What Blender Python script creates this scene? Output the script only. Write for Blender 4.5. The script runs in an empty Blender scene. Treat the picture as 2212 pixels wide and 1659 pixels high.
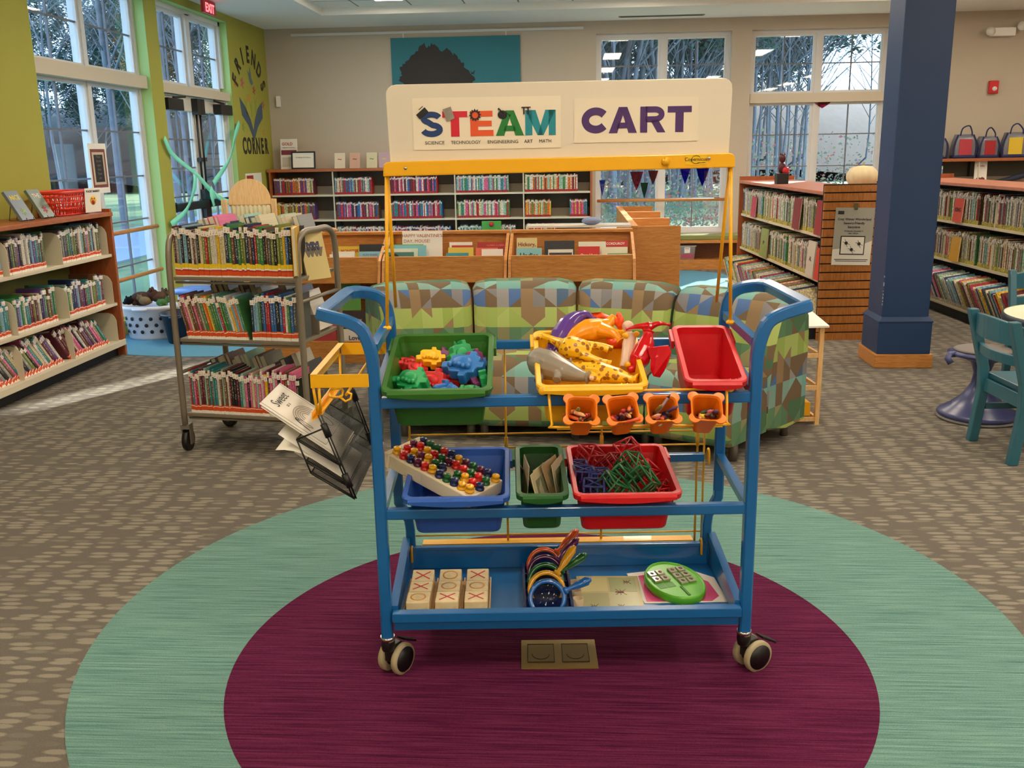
import bpy, bmesh, math, random
from mathutils import Matrix, Vector, Euler
random.seed(7)
C = bpy.context.scene.collection
S = bpy.context.scene
R_ = math.radians

# ---------------------------------------------------------------- camera
CAM_YAW = 3.8
cam = bpy.data.cameras.new('camera'); camo = bpy.data.objects.new('camera', cam); C.objects.link(camo)
cam.sensor_width = 36.0; cam.lens = 36.0*2050/2212; cam.clip_start = 0.05; cam.clip_end = 400
camo.matrix_world = (Matrix.Translation((0, 0, 1.5)) @ Matrix.Rotation(R_(CAM_YAW), 4, 'Z')
                     @ Matrix.Rotation(R_(90-13.77), 4, 'X') @ Matrix.Rotation(R_(-0.98), 4, 'Z'))
S.camera = camo
# ---------------------------------------------------------------- colour management
S.view_settings.view_transform = 'Standard'; S.view_settings.look = 'None'
S.view_settings.exposure = 0.15; S.view_settings.gamma = 1.0
S.view_settings.use_curve_mapping = False
# ---------------------------------------------------------------- sky
LAMP = 30.0       # radiance of the ceiling lamp diffusers
SKY = 4.6
SUN = 22.0
world = bpy.data.worlds.new('sky'); S.world = world; world.use_nodes = True
wn = world.node_tree.nodes; wl = world.node_tree.links
bg = wn['Background']
tc = wn.new('ShaderNodeTexCoord'); sx = wn.new('ShaderNodeSeparateXYZ'); cr = wn.new('ShaderNodeValToRGB')
wl.new(tc.outputs['Generated'], sx.inputs[0]); wl.new(sx.outputs['Z'], cr.inputs[0]); wl.new(cr.outputs[0], bg.inputs[0])
cr.color_ramp.elements[0].position = 0.0; cr.color_ramp.elements[0].color = (0.62, 0.80, 1.0, 1)
cr.color_ramp.elements[1].position = 0.6; cr.color_ramp.elements[1].color = (0.36, 0.62, 1.0, 1)
bg.inputs[1].default_value = SKY
# ---------------------------------------------------------------- sun (low, coming through the trees behind the back windows)
sl = bpy.data.lights.new('sun', 'SUN'); sl.energy = SUN; sl.angle = R_(1.0); sl.color = (1.0, 0.93, 0.80)
so = bpy.data.objects.new('sun', sl); C.objects.link(so)
SUN_DIR = Vector((-0.475, -0.88, -0.345)).normalized()
so.rotation_euler = SUN_DIR.to_track_quat('-Z', 'Y').to_euler()

# ================================================================ materials
def lin(c):
    c = c/255.0
    return c/12.92 if c <= 0.04045 else ((c+0.055)/1.055)**2.4
def col(h):
    if isinstance(h, str):
        h = h.lstrip('#'); h = tuple(int(h[i:i+2], 16) for i in (0, 2, 4))
    return (lin(h[0]), lin(h[1]), lin(h[2]), 1)
MATS = {}
def node(nt, t, **kw):
    n = nt.nodes.new(t)
    for k, v in kw.items():
        if k.startswith('i_'): n.inputs[k[2:].replace('_', ' ')].default_value = v
        else: setattr(n, k, v)
    return n
def mat(name, h, rough=0.5, spec=0.5, metal=0.0, var=0.0, vscale=8.0, bump=0.0, bscale=200.0, stretch=None, coat=0.0):
    """plain surface with a little procedural variation and grain"""
    if name in MATS: return MATS[name]
    m = bpy.data.materials.new(name); m.use_nodes = True; nt = m.node_tree; L = nt.links
    b = nt.nodes['Principled BSDF']
    c = col(h)
    b.inputs['Base Color'].default_value = c
    b.inputs['Roughness'].default_value = rough; b.inputs['Metallic'].default_value = metal
    b.inputs['Specular IOR Level'].default_value = spec
    b.inputs['Coat Weight'].default_value = coat
    t = node(nt, 'ShaderNodeTexCoord')
    mp = node(nt, 'ShaderNodeMapping'); L.new(t.outputs['Object'], mp.inputs[0])
    if stretch: mp.inputs['Scale'].default_value = stretch
    if var > 0:
        n = node(nt, 'ShaderNodeTexNoise'); n.inputs['Scale'].default_value = vscale; n.inputs['Detail'].default_value = 4
        L.new(mp.outputs[0], n.inputs['Vector'])
        mx = node(nt, 'ShaderNodeMix', data_type='RGBA')
        mx.inputs[6].default_value = tuple(v*(1-var) for v in c[:3])+(1,)
        mx.inputs[7].default_value = tuple(min(1, v*(1+var)) for v in c[:3])+(1,)
        L.new(n.outputs['Fac'], mx.inputs[0]); L.new(mx.outputs[2], b.inputs['Base Color'])
    if bump > 0:
        n2 = node(nt, 'ShaderNodeTexNoise'); n2.inputs['Scale'].default_value = bscale
        L.new(mp.outputs[0], n2.inputs['Vector'])
        bp = node(nt, 'ShaderNodeBump'); bp.inputs['Strength'].default_value = bump; bp.inputs['Distance'].default_value = 0.002
        L.new(n2.outputs['Fac'], bp.inputs['Height']); L.new(bp.outputs[0], b.inputs['Normal'])
    MATS[name] = m
    return m
def emis(name, h, strength):
    if name in MATS: return MATS[name]
    m = bpy.data.materials.new(name); m.use_nodes = True
    b = m.node_tree.nodes['Principled BSDF']; b.inputs['Base Color'].default_value = col(h)
    b.inputs['Emission Color'].default_value = col(h); b.inputs['Emission Strength'].default_value = strength
    MATS[name] = m; return m
def wood(name, h1, h2, scale=(1, 1, 1), rough=0.45):
    if name in MATS: return MATS[name]
    m = bpy.data.materials.new(name); m.use_nodes = True; nt = m.node_tree; L = nt.links
    b = nt.nodes['Principled BSDF']; b.inputs['Roughness'].default_value = rough
    t = node(nt, 'ShaderNodeTexCoord'); mp = node(nt, 'ShaderNodeMapping'); mp.inputs['Scale'].default_value = scale
    L.new(t.outputs['Object'], mp.inputs[0])
    n = node(nt, 'ShaderNodeTexNoise'); n.inputs['Scale'].default_value = 9; n.inputs['Detail'].default_value = 6; n.inputs['Distortion'].default_value = 1.2
    L.new(mp.outputs[0], n.inputs['Vector'])
    cr = node(nt, 'ShaderNodeValToRGB'); cr.color_ramp.elements[0].position = 0.35; cr.color_ramp.elements[1].position = 0.62
    cr.color_ramp.elements[0].color = col(h1); cr.color_ramp.elements[1].color = col(h2)
    L.new(n.outputs['Fac'], cr.inputs[0]); L.new(cr.outputs[0], b.inputs['Base Color'])
    MATS[name] = m; return m
def glass(name='window_glass', tint=(0.93, 0.96, 0.98)):
    if name in MATS: return MATS[name]
    m = bpy.data.materials.new(name); m.use_nodes = True; nt = m.node_tree; L = nt.links
    for n in list(nt.nodes):
        if n.type != 'OUTPUT_MATERIAL': nt.nodes.remove(n)
    out = [n for n in nt.nodes if n.type == 'OUTPUT_MATERIAL'][0]
    tr = node(nt, 'ShaderNodeBsdfTransparent'); tr.inputs[0].default_value = tint+(1,)
    gl = node(nt, 'ShaderNodeBsdfGlossy'); gl.inputs['Roughness'].default_value = 0.02
    fr = node(nt, 'ShaderNodeFresnel'); ge = node(nt, 'ShaderNodeNewGeometry'); io = node(nt, 'ShaderNodeMapRange')
    io.inputs['To Min'].default_value = 1.45; io.inputs['To Max'].default_value = 1/1.45; L.new(ge.outputs['Backfacing'], io.inputs[0]); L.new(io.outputs[0], fr.inputs[0])
    mx = node(nt, 'ShaderNodeMixShader'); L.new(fr.outputs[0], mx.inputs[0]); L.new(tr.outputs[0], mx.inputs[1]); L.new(gl.outputs[0], mx.inputs[2])
    L.new(mx.outputs[0], out.inputs[0]); MATS[name] = m; return m

def book_mat(name, rough=0.35):
    """cover colour is each book's own object colour; the printed title is a strip of small marks down the spine"""
    m = bpy.data.materials.new(name); m.use_nodes = True; nt = m.node_tree; L = nt.links
    b = nt.nodes['Principled BSDF']; b.inputs['Roughness'].default_value = rough
    oi = node(nt, 'ShaderNodeObjectInfo'); t = node(nt, 'ShaderNodeTexCoord')
    mp = node(nt, 'ShaderNodeMapping'); mp.inputs['Scale'].default_value = (3.2, 0.2, 44)
    L.new(t.outputs['Object'], mp.inputs[0])
    add = node(nt, 'ShaderNodeVectorMath', operation='ADD'); L.new(mp.outputs[0], add.inputs[0])
    cmb = node(nt, 'ShaderNodeCombineXYZ'); ml = node(nt, 'ShaderNodeMath', operation='MULTIPLY'); ml.inputs[1].default_value = 97
    L.new(oi.outputs['Random'], ml.inputs[0]); L.new(ml.outputs[0], cmb.inputs[2]); L.new(ml.outputs[0], cmb.inputs[0]); L.new(cmb.outputs[0], add.inputs[1])
    n = node(nt, 'ShaderNodeTexNoise'); n.inputs['Scale'].default_value = 1.0; n.inputs['Detail'].default_value = 1; L.new(add.outputs[0], n.inputs['Vector'])
    gt = node(nt, 'ShaderNodeMath', operation='GREATER_THAN'); gt.inputs[1].default_value = 0.56; L.new(n.outputs['Fac'], gt.inputs[0])
    sp = node(nt, 'ShaderNodeSeparateXYZ'); L.new(t.outputs['Object'], sp.inputs[0])
    ab = node(nt, 'ShaderNodeMath', operation='ABSOLUTE'); L.new(sp.outputs[0], ab.inputs[0])
    l1 = node(nt, 'ShaderNodeMath', operation='LESS_THAN'); l1.inputs[1].default_value = 0.24; L.new(ab.outputs[0], l1.inputs[0])
    z1 = node(nt, 'ShaderNodeMath', operation='GREATER_THAN'); z1.inputs[1].default_value = 0.36; L.new(sp.outputs[2], z1.inputs[0])
    z2 = node(nt, 'ShaderNodeMath', operation='LESS_THAN'); z2.inputs[1].default_value = 0.80; L.new(sp.outputs[2], z2.inputs[0])
    y1 = node(nt, 'ShaderNodeMath', operation='LESS_THAN'); y1.inputs[1].default_value = 0.03; L.new(sp.outputs[1], y1.inputs[0])
    cur = gt.outputs[0]
    for o in (l1, z1, z2, y1):
        mm = node(nt, 'ShaderNodeMath', operation='MULTIPLY'); L.new(cur, mm.inputs[0]); L.new(o.outputs[0], mm.inputs[1]); cur = mm.outputs[0]
    # mark colour: white on dark covers, dark on pale covers
    bw = node(nt, 'ShaderNodeRGBToBW'); L.new(oi.outputs['Color'], bw.inputs[0])
    lt = node(nt, 'ShaderNodeMath', operation='LESS_THAN'); lt.inputs[1].default_value = 0.3; L.new(bw.outputs[0], lt.inputs[0])
    ink = node(nt, 'ShaderNodeMix', data_type='RGBA'); ink.inputs[6].default_value = (0.05, 0.05, 0.07, 1); ink.inputs[7].default_value = (0.75, 0.72, 0.6, 1)
    L.new(lt.outputs[0], ink.inputs[0])
    # mottled cover art
    n3 = node(nt, 'ShaderNodeTexNoise'); n3.inputs['Scale'].default_value = 3.0; L.new(add.outputs[0], n3.inputs['Vector'])
    hs = node(nt, 'ShaderNodeHueSaturation'); L.new(oi.outputs['Color'], hs.inputs['Color'])
    mr = node(nt, 'ShaderNodeMapRange'); mr.inputs['To Min'].default_value = 0.75; mr.inputs['To Max'].default_value = 1.3; L.new(n3.outputs['Fac'], mr.inputs[0]); L.new(mr.outputs[0], hs.inputs['Value'])
    sf = node(nt, 'ShaderNodeMath', operation='MULTIPLY'); sf.inputs[1].default_value = .75; L.new(cur, sf.inputs[0])
    mx = node(nt, 'ShaderNodeMix', data_type='RGBA'); L.new(sf.outputs[0], mx.inputs[0]); L.new(hs.outputs[0], mx.inputs[6]); L.new(ink.outputs[2], mx.inputs[7])
    L.new(mx.outputs[2], b.inputs['Base Color'])
    return m
def attr_mat(name, attr='Col', rough=0.5):
    m = bpy.data.materials.new(name); m.use_nodes = True; nt = m.node_tree; L = nt.links
    b = nt.nodes['Principled BSDF']; b.inputs['Roughness'].default_value = rough
    a = node(nt, 'ShaderNodeAttribute'); a.attribute_name = attr
    t = node(nt, 'ShaderNodeTexCoord'); n = node(nt, 'ShaderNodeTexNoise'); n.inputs['Scale'].default_value = 70; L.new(t.outputs['Object'], n.inputs['Vector'])
    hs = node(nt, 'ShaderNodeHueSaturation'); L.new(a.outputs['Color'], hs.inputs['Color'])
    mr = node(nt, 'ShaderNodeMapRange'); mr.inputs['From Min'].default_value = 0.35; mr.inputs['From Max'].default_value = 0.65
    mr.inputs['To Min'].default_value = 0.6; mr.inputs['To Max'].default_value = 1.35; L.new(n.outputs['Fac'], mr.inputs[0]); L.new(mr.outputs[0], hs.inputs['Value'])
    L.new(hs.outputs[0], b.inputs['Base Color'])
    return m

# ================================================================ geometry helpers
MW = {}
def T(x=0, y=0, z=0): return Matrix.Translation((x, y, z))
def RX(a): return Matrix.Rotation(R_(a), 4, 'X')
def RY(a): return Matrix.Rotation(R_(a), 4, 'Y')
def RZ(a): return Matrix.Rotation(R_(a), 4, 'Z')
def SC(x, y, z): return Matrix.Diagonal((x, y, z, 1))
MC = RZ(CAM_YAW)          # the cart stands turned by this much in the room; everything on it is built in this frame

class MB:
    def __init__(s): s.v = []; s.f = []; s.m = []; s.uv = []; s.cv = []; s.smooth = []; s.color = None
    def add(s, vs, fs, mi=0, M=None, uv=None, smooth=False):
        o = len(s.v)
        if M is not None: vs = [M @ Vector(v) for v in vs]
        s.v += [tuple(v) for v in vs]
        s.uv += uv if uv else [(0, 0, 0)]*len(vs)
        s.cv += [s.color or (1, 1, 1, 1)]*len(vs)
        for f in fs:
            s.f.append([i+o for i in f]); s.m.append(mi); s.smooth.append(smooth)
        return s
    def box(s, x0, x1, y0, y1, z0, z1, mi=0, M=None):
        vs = [(x, y, z) for z in (z0, z1) for y in (y0, y1) for x in (x0, x1)]
        return s.add(vs, [(0, 2, 3, 1), (4, 5, 7, 6), (0, 1, 5, 4), (2, 6, 7, 3), (0, 4, 6, 2), (1, 3, 7, 5)], mi, M)
    def rings(s, rings, mi=0, M=None, cap0=True, cap1=True, closed=True, smooth=True, uvs=None):
        n = len(rings[0]); vs = [p for r in rings for p in r]; fs = []
        for i in range(len(rings)-1):
            for j in range(n if closed else n-1):
                k = (j+1) % n
                fs.append((i*n+j, i*n+k, (i+1)*n+k, (i+1)*n+j))
        uv = [u for r in uvs for u in r] if uvs else None
        s.add(vs, fs, mi, M, uv, smooth)
        o = len(s.v)-len(vs)
        if cap0: s.f.append([o+j for j in range(n)][::-1]); s.m.append(mi); s.smooth.append(False)
        if cap1: s.f.append([o+(len(rings)-1)*n+j for j in range(n)]); s.m.append(mi); s.smooth.append(False)
        return s
    def tube(s, pts, r, n=8, mi=0, M=None, closed=False, square=False, radii=None, cap=True, up=None):
        pts = [Vector(p) for p in pts]; N = len(pts)
        rings = []; prev = None
        for i, p in enumerate(pts):
            if closed: d = pts[(i+1) % N]-pts[i-1]
            elif i == 0: d = pts[1]-p
            elif i == N-1: d = p-pts[i-1]
            else: d = (pts[i+1]-p).normalized()+(p-pts[i-1]).normalized()
            d.normalize()
            if prev is None:
                a = Vector(up) if up else (Vector((0, 0, 1)) if abs(d.z) < 0.9 else Vector((0, 1, 0)))
            else: a = prev
            a = (a-d*a.dot(d)).normalized(); prev = a; b = d.cross(a)
            rr = radii[i] if radii else r
            ring = []
            if square:
                q = 0.72
                for (u, w) in ((1, q), (q, 1), (-q, 1), (-1, q), (-1, -q), (-q, -1), (q, -1), (1, -q)):
                    ring.append(p+(a*u+b*w)*rr)
            else:
                for k in range(n):
                    t = 2*math.pi*k/n; ring.append(p+(a*math.cos(t)+b*math.sin(t))*rr)
            rings.append(ring)
        if closed: rings.append(rings[0])
        return s.rings(rings, mi, M, cap and not closed, cap and not closed, smooth=not square)
    def cyl(s, p0, p1, r, n=16, mi=0, M=None, r1=None):
        return s.tube([p0, p1], r, n, mi, M, radii=[r, r if r1 is None else r1])
    def lathe(s, prof, n=24, mi=0, M=None, cap=False, smooth=True):
        rings = [[(r*math.cos(2*math.pi*k/n), r*math.sin(2*math.pi*k/n), z) for k in range(n)] for r, z in prof]
        return s.rings(rings, mi, M, cap, cap, smooth=smooth)
    def prism(s, poly, h0, h1, mi=0, M=None):
        n = len(poly)
        vs = [(x, y, h0) for x, y in poly]+[(x, y, h1) for x, y in poly]
        fs = [tuple(range(n))[::-1], tuple(range(n, 2*n))]+[(i, (i+1) % n, n+(i+1) % n, n+i) for i in range(n)]
        return s.add(vs, fs, mi, M)
    def ball(s, c, r, n=12, m=8, mi=0, M=None):
        if isinstance(r, (int, float)): r = (r, r, r)
        rings = []
        for i in range(m+1):
            t = math.pi*i/m; t = min(max(t, 0.02), math.pi-0.02)
            rings.append([(c[0]+r[0]*math.sin(t)*math.cos(2*math.pi*k/n), c[1]+r[1]*math.sin(t)*math.sin(2*math.pi*k/n), c[2]+r[2]*math.cos(t)) for k in range(n)])
        return s.rings(rings[::-1], mi, M)
    def mesh(s, name, mats):
        me = bpy.data.meshes.new(name); me.from_pydata(s.v, [], s.f)
        for m in (mats if isinstance(mats, (list, tuple)) else [mats]): me.materials.append(m)
        me.polygons.foreach_set('material_index', s.m)
        me.polygons.foreach_set('use_smooth', s.smooth)
        if any(u != (0, 0, 0) for u in s.uv[:50]):
            a = me.attributes.new('pat', 'FLOAT_VECTOR', 'POINT'); a.data.foreach_set('vector', [c for u in s.uv for c in u])
        if s.color is not None:
            a = me.attributes.new('Col', 'FLOAT_COLOR', 'POINT'); a.data.foreach_set('color', [c for u in s.cv for c in u])
        me.update(); return me
    def build(s, name, mats, parent=None, frame=None, bevel=0, seg=2, origin=None, fixn=True):
        """frame: the matrix the coordinates are written in; default = the parent's own frame (world if none)"""
        F = frame
        if parent is not None and F is None: F = MW[parent.name]
        F = F or Matrix()
        pw = MW[parent.name] if parent is not None else Matrix()
        if origin is not None: W = F @ T(*origin)
        elif parent is not None: W = pw
        else: W = F
        A = W.inverted() @ F
        if A != Matrix(): s.v = [tuple(A @ Vector(v)) for v in s.v]
        me = s.mesh(name, mats)
        if fixn:
            b = bmesh.new(); b.from_mesh(me); bmesh.ops.recalc_face_normals(b, faces=b.faces); b.to_mesh(me); b.free()
        o = bpy.data.objects.new(name, me); C.objects.link(o)
        place(o, W, parent)
        if bevel:
            bv = o.modifiers.new('edges', 'BEVEL'); bv.width = bevel; bv.segments = seg; bv.limit_method = 'ANGLE'; bv.angle_limit = R_(40)
        return o
def place(o, W, parent=None):
    if parent is not None:
        o.parent = parent; o.matrix_basis = MW[parent.name].inverted() @ W
    else: o.matrix_basis = W
    MW[o.name] = W
def tag(o, label=None, cat=None, group=None, kind=None):
    if label: o['label'] = label
    if cat: o['category'] = cat
    if group: o['group'] = group
    if kind: o['kind'] = kind
    return o
def thing(name, label, cat, M, group=None):
    o = bpy.data.objects.new(name, None); C.objects.link(o); o.empty_display_size = 0.05
    place(o, M); return tag(o, label, cat, group)
def struct(name, mb, m, bevel=0, **k):
    o = mb.build(name, m, bevel=bevel, **k); o['kind'] = 'structure'; return o
def copy_tree(src, M, label, group=None, parent=None):
    c = src.copy(); C.objects.link(c)
    if parent is None:
        c.matrix_basis = M; MW[c.name] = M; c['label'] = label
        if group: c['group'] = group
    else: c.parent = parent
    for ch in src.children: copy_tree(ch, None, None, None, c)
    return c
def text_mb(s, size=1.0, bold=0.0, extrude=0.001, align='CENTER', spacing=1.0, mb=None, M=None, mi=0):
    """lettering as solid geometry, lying in the x-z plane, reading along +x, facing -y"""
    cu = bpy.data.curves.new('lettering', 'FONT'); cu.body = s; cu.size = size; cu.align_x = align
    cu.offset = bold; cu.extrude = extrude; cu.space_character = spacing; cu.resolution_u = 3
    o = bpy.data.objects.new('lettering', cu); C.objects.link(o)
    dg = bpy.context.evaluated_depsgraph_get(); dg.update()
    me = bpy.data.meshes.new_from_object(o.evaluated_get(dg))
    mb = mb or MB(); X = (M or Matrix()) @ RX(90)
    mb.add([v.co.copy() for v in me.vertices], [tuple(p.vertices) for p in me.polygons], mi, X)
    C.objects.unlink(o); bpy.data.objects.remove(o); bpy.data.curves.remove(cu); bpy.data.meshes.remove(me)
    return mb
def rrect(w, d, r, n=4, cx=0, cy=0):
    """rounded rectangle outline in xy"""
    out = []
    for (sx, sy, a0) in ((1, 1, 0), (-1, 1, 90), (-1, -1, 180), (1, -1, 270)):
        for k in range(n+1):
            a = R_(a0+90*k/n); out.append((cx+sx*(w/2-r)+r*math.cos(a), cy+sy*(d/2-r)+r*math.sin(a)))
    return out
def smooth_pts(pts, k=6):
    """Catmull-Rom through the points"""
    P = [Vector(p) for p in pts]; P = [P[0]*2-P[1]]+P+[P[-1]*2-P[-2]]; out = []
    for i in range(1, len(P)-2):
        for j in range(k):
            t = j/k; a, b, c, d = P[i-1:i+3]
            out.append(0.5*((2*b)+(c-a)*t+(2*a-5*b+4*c-d)*t*t+(3*b-3*c+d-a)*t**3))
    out.append(P[-2]); return out
# ================================================================ common materials
M_green = mat('green_wall_paint', '#a6a348', 0.7, 0.3, var=0.03, vscale=2, bump=0.15, bscale=300)
M_beige = mat('beige_wall_paint', '#bcb09e', 0.75, 0.3, var=0.02, vscale=2, bump=0.15, bscale=300)
M_ceil = mat('white_ceiling_paint', '#f0ede6', 0.85, 0.2, bump=0.1)
M_trim = mat('white_trim_paint', '#d3d3d2', 0.4, 0.4)
M_grid = mat('dark_glazing_bar', '#6c6f78', 0.5)
M_blue = mat('blue_enamel', '#0c62a4', 0.28, 0.5, coat=0.4)
M_yel = mat('yellow_enamel', '#f2b309', 0.35, 0.5, coat=0.2)
M_wire = mat('yellow_wire', '#d9a624', 0.35, 0.5)
M_black = mat('black_plastic', '#151414', 0.4)
M_white = mat('white_plastic', '#e8e4dc', 0.35)
M_chrome = mat('chrome', '#c8c8c8', 0.2, metal=1.0)
M_oak = wood('oak', '#b27434', '#c88a46', (1, 1, 9))
M_oakh = wood('oak_lengthwise', '#b07234', '#c88a46', (1.0, 9, 9))
M_oaky = wood('oak_along_wall', '#b07234', '#c88a46', (9, 1, 9))
M_cherry = wood('cherry_wood', '#9a5228', '#ac6234', (9, 1, 9))
M_cherryv = wood('cherry_wood_upright', '#934c24', '#a85c30', (9, 9, 1))
M_birch = wood('birch', '#d9a868', '#e6bd82', (9, 9, 1))
M_shelf = mat('beige_shelf_metal', '#d0c6ac', 0.5)
M_shelfd = mat('grey_shelf_back', '#575046', 0.7)
M_kick = mat('black_kick_plate', '#101213', 0.6)
M_paper = mat('paper', '#e9e5da', 0.8, 0.2)
M_ink = mat('black_ink', '#1a1818', 0.6)
M_red = mat('red_plastic', '#c9151c', 0.35, 0.5, bump=0.2, bscale=500)
M_glass = glass()
M_lamp = emis('lamp_diffuser', '#ffeed6', LAMP)

def M_carpet():
    m = bpy.data.materials.new('grey_patterned_carpet'); m.use_nodes = True; nt = m.node_tree; L = nt.links
    b = nt.nodes['Principled BSDF']; b.inputs['Roughness'].default_value = 0.95; b.inputs['Specular IOR Level'].default_value = 0.1
    t = node(nt, 'ShaderNodeTexCoord'); mp = node(nt, 'ShaderNodeMapping'); mp.inputs['Scale'].default_value = (10.0, 33.0, 1)
    L.new(t.outputs['Object'], mp.inputs[0])
    v = node(nt, 'ShaderNodeTexVoronoi', voronoi_dimensions='2D'); v.inputs['Scale'].default_value = 1.0; v.inputs['Randomness'].default_value = 0.62
    L.new(mp.outputs[0], v.inputs['Vector'])
    nf = node(nt, 'ShaderNodeTexNoise'); nf.inputs['Scale'].default_value = 260; nf.inputs['Detail'].default_value = 3; L.new(t.outputs['Object'], nf.inputs['Vector'])
    nm = node(nt, 'ShaderNodeTexNoise'); nm.inputs['Scale'].default_value = 1.3; L.new(t.outputs['Object'], nm.inputs['Vector'])
    ad = node(nt, 'ShaderNodeMath', operation='MULTIPLY_ADD'); L.new(nf.outputs['Fac'], ad.inputs[0]); ad.inputs[1].default_value = 0.32; L.new(v.outputs['Distance'], ad.inputs[2])
    mr = node(nt, 'ShaderNodeMapRange'); mr.inputs['From Min'].default_value = 0.58; mr.inputs['From Max'].default_value = 0.46; mr.inputs['To Min'].default_value = 0; mr.inputs['To Max'].default_value = 1
    L.new(ad.outputs[0], mr.inputs[0])
    sp = node(nt, 'ShaderNodeSeparateColor'); L.new(v.outputs['Color'], sp.inputs[0])
    pr = node(nt, 'ShaderNodeMapRange'); pr.inputs['From Min'].default_value = 0.85; pr.inputs['From Max'].default_value = 1.35; pa = node(nt, 'ShaderNodeMath', operation='MULTIPLY_ADD'); pa.inputs[1].default_value = 1.6; L.new(nm.outputs['Fac'], pa.inputs[0]); L.new(sp.outputs[0], pa.inputs[2]); L.new(pa.outputs[0], pr.inputs[0])
    mm = node(nt, 'ShaderNodeMath', operation='MULTIPLY'); L.new(mr.outputs[0], mm.inputs[0]); L.new(pr.outputs[0], mm.inputs[1])
    base = node(nt, 'ShaderNodeMix', data_type='RGBA'); base.inputs[6].default_value = col('#56514a'); base.inputs[7].default_value = col('#78726a')
    L.new(nf.outputs['Fac'], base.inputs[0])
    mx = node(nt, 'ShaderNodeMix', data_type='RGBA'); L.new(mm.outputs[0], mx.inputs[0]); L.new(base.outputs[2], mx.inputs[6]); mx.inputs[7].default_value = col('#8b8578')
    L.new(mx.outputs[2], b.inputs['Base Color'])
    bp = node(nt, 'ShaderNodeBump'); bp.inputs['Strength'].default_value = 0.5; bp.inputs['Distance'].default_value = 0.004; L.new(nf.outputs['Fac'], bp.inputs['Height']); L.new(bp.outputs[0], b.inputs['Normal'])
    return m
def M_streak(name, h1, h2, h3):
    m = bpy.data.materials.new(name); m.use_nodes = True; nt = m.node_tree; L = nt.links
    b = nt.nodes['Principled BSDF']; b.inputs['Roughness'].default_value = 0.95; b.inputs['Specular IOR Level'].default_value = 0.1
    t = node(nt, 'ShaderNodeTexCoord'); mp = node(nt, 'ShaderNodeMapping'); mp.inputs['Scale'].default_value = (2.2, 90, 1); L.new(t.outputs['Object'], mp.inputs[0])
    n = node(nt, 'ShaderNodeTexNoise'); n.inputs['Scale'].default_value = 1.5; n.inputs['Detail'].default_value = 5; n.inputs['Roughness'].default_value = 0.7; L.new(mp.outputs[0], n.inputs['Vector'])
    cr = node(nt, 'ShaderNodeValToRGB'); cr.color_ramp.elements[0].position = 0.34; cr.color_ramp.elements[0].color = col(h1)
    cr.color_ramp.elements[1].position = 0.7; cr.color_ramp.elements[1].color = col(h3); e = cr.color_ramp.elements.new(0.5); e.color = col(h2)
    L.new(n.outputs['Fac'], cr.inputs[0])
    nf = node(nt, 'ShaderNodeTexNoise'); nf.inputs['Scale'].default_value = 300; L.new(t.outputs['Object'], nf.inputs['Vector'])
    hs = node(nt, 'ShaderNodeHueSaturation'); L.new(cr.outputs[0], hs.inputs['Color']); mr = node(nt, 'ShaderNodeMapRange'); mr.inputs['To Min'].default_value = 0.6; mr.inputs['To Max'].default_value = 1.4
    L.new(nf.outputs['Fac'], mr.inputs[0]); L.new(mr.outputs[0], hs.inputs['Value']); L.new(hs.outputs[0], b.inputs['Base Color'])
    bp = node(nt, 'ShaderNodeBump'); bp.inputs['Strength'].default_value = 0.4; bp.inputs['Distance'].default_value = 0.003; L.new(nf.outputs['Fac'], bp.inputs['Height']); L.new(bp.outputs[0], b.inputs['Normal'])
    return m
def M_tiles():
    m = bpy.data.materials.new('ceiling_tiles'); m.use_nodes = True; nt = m.node_tree; L = nt.links
    b = nt.nodes['Principled BSDF']; b.inputs['Roughness'].default_value = 0.9
    t = node(nt, 'ShaderNodeTexCoord'); br = node(nt, 'ShaderNodeTexBrick', offset=0.0, squash=1.0)
    L.new(t.outputs['Object'], br.inputs['Vector']); br.inputs['Scale'].default_value = 1.0; br.inputs['Brick Width'].default_value = 0.61; br.inputs['Row Height'].default_value = 0.61
    br.inputs['Mortar Size'].default_value = 0.01; br.inputs['Color1'].default_value = col('#f0ede6'); br.inputs['Color2'].default_value = col('#ebe8e0'); br.inputs['Mortar'].default_value = col('#8c8880')
    L.new(br.outputs[0], b.inputs['Base Color']); return m

# ================================================================ room shell
XL, YB, ZC = -3.9, 12.5, 3.05
XR, YF = 7.2, -5.0
struct('floor', MB().box(XL-0.3, XR, YF, YB+0.3, -0.1, 0.0), M_carpet())
# carpet laid in shapes
def disc(cx, cy, r, z, n=128):
    mb = MB(); top = [(cx+r*math.cos(2*math.pi*k/n), cy+r*math.sin(2*math.pi*k/n)) for k in range(n)]
    mb.prism(top, 0.0, z); return mb
o = disc(-0.07, 2.88, 1.475, 0.003).build('round_carpet', M_streak('teal_carpet', '#4a726c', '#688e86', '#82a49a'), frame=RZ(0))
tag(o, 'large round teal green carpet inlay with fine horizontal streaks under the cart', 'carpet')
o = disc(-0.08, 2.62, 0.95, 0.005).build('round_carpet', M_streak('purple_carpet', '#3c0c2a', '#581a3c', '#702e50'))
tag(o, 'smaller round plum purple carpet inlay lying inside the teal circle', 'carpet')
bc = smooth_pts([(-3.88, 7.15, 0), (-3.0, 7.0, 0), (-2.2, 7.1, 0), (-0.5, 7.4, 0), (0.9, 8.6, 0), (1.7, 10.3, 0), (1.85, 11.6, 0), (1.5, 12.1, 0)], 6)
mb = MB(); poly = [(p.x, p.y) for p in bc]+[(-3.88, 12.1)]; mb.prism(poly, 0.0, 0.003)
tag(mb.build('blue_carpet', mat('blue_carpet_pile', '#5f93a6', 0.95, 0.1, var=0.15, vscale=60, bump=0.3)), 'pale blue curved carpet area on the floor beneath the windows and bins', 'carpet')

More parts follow.
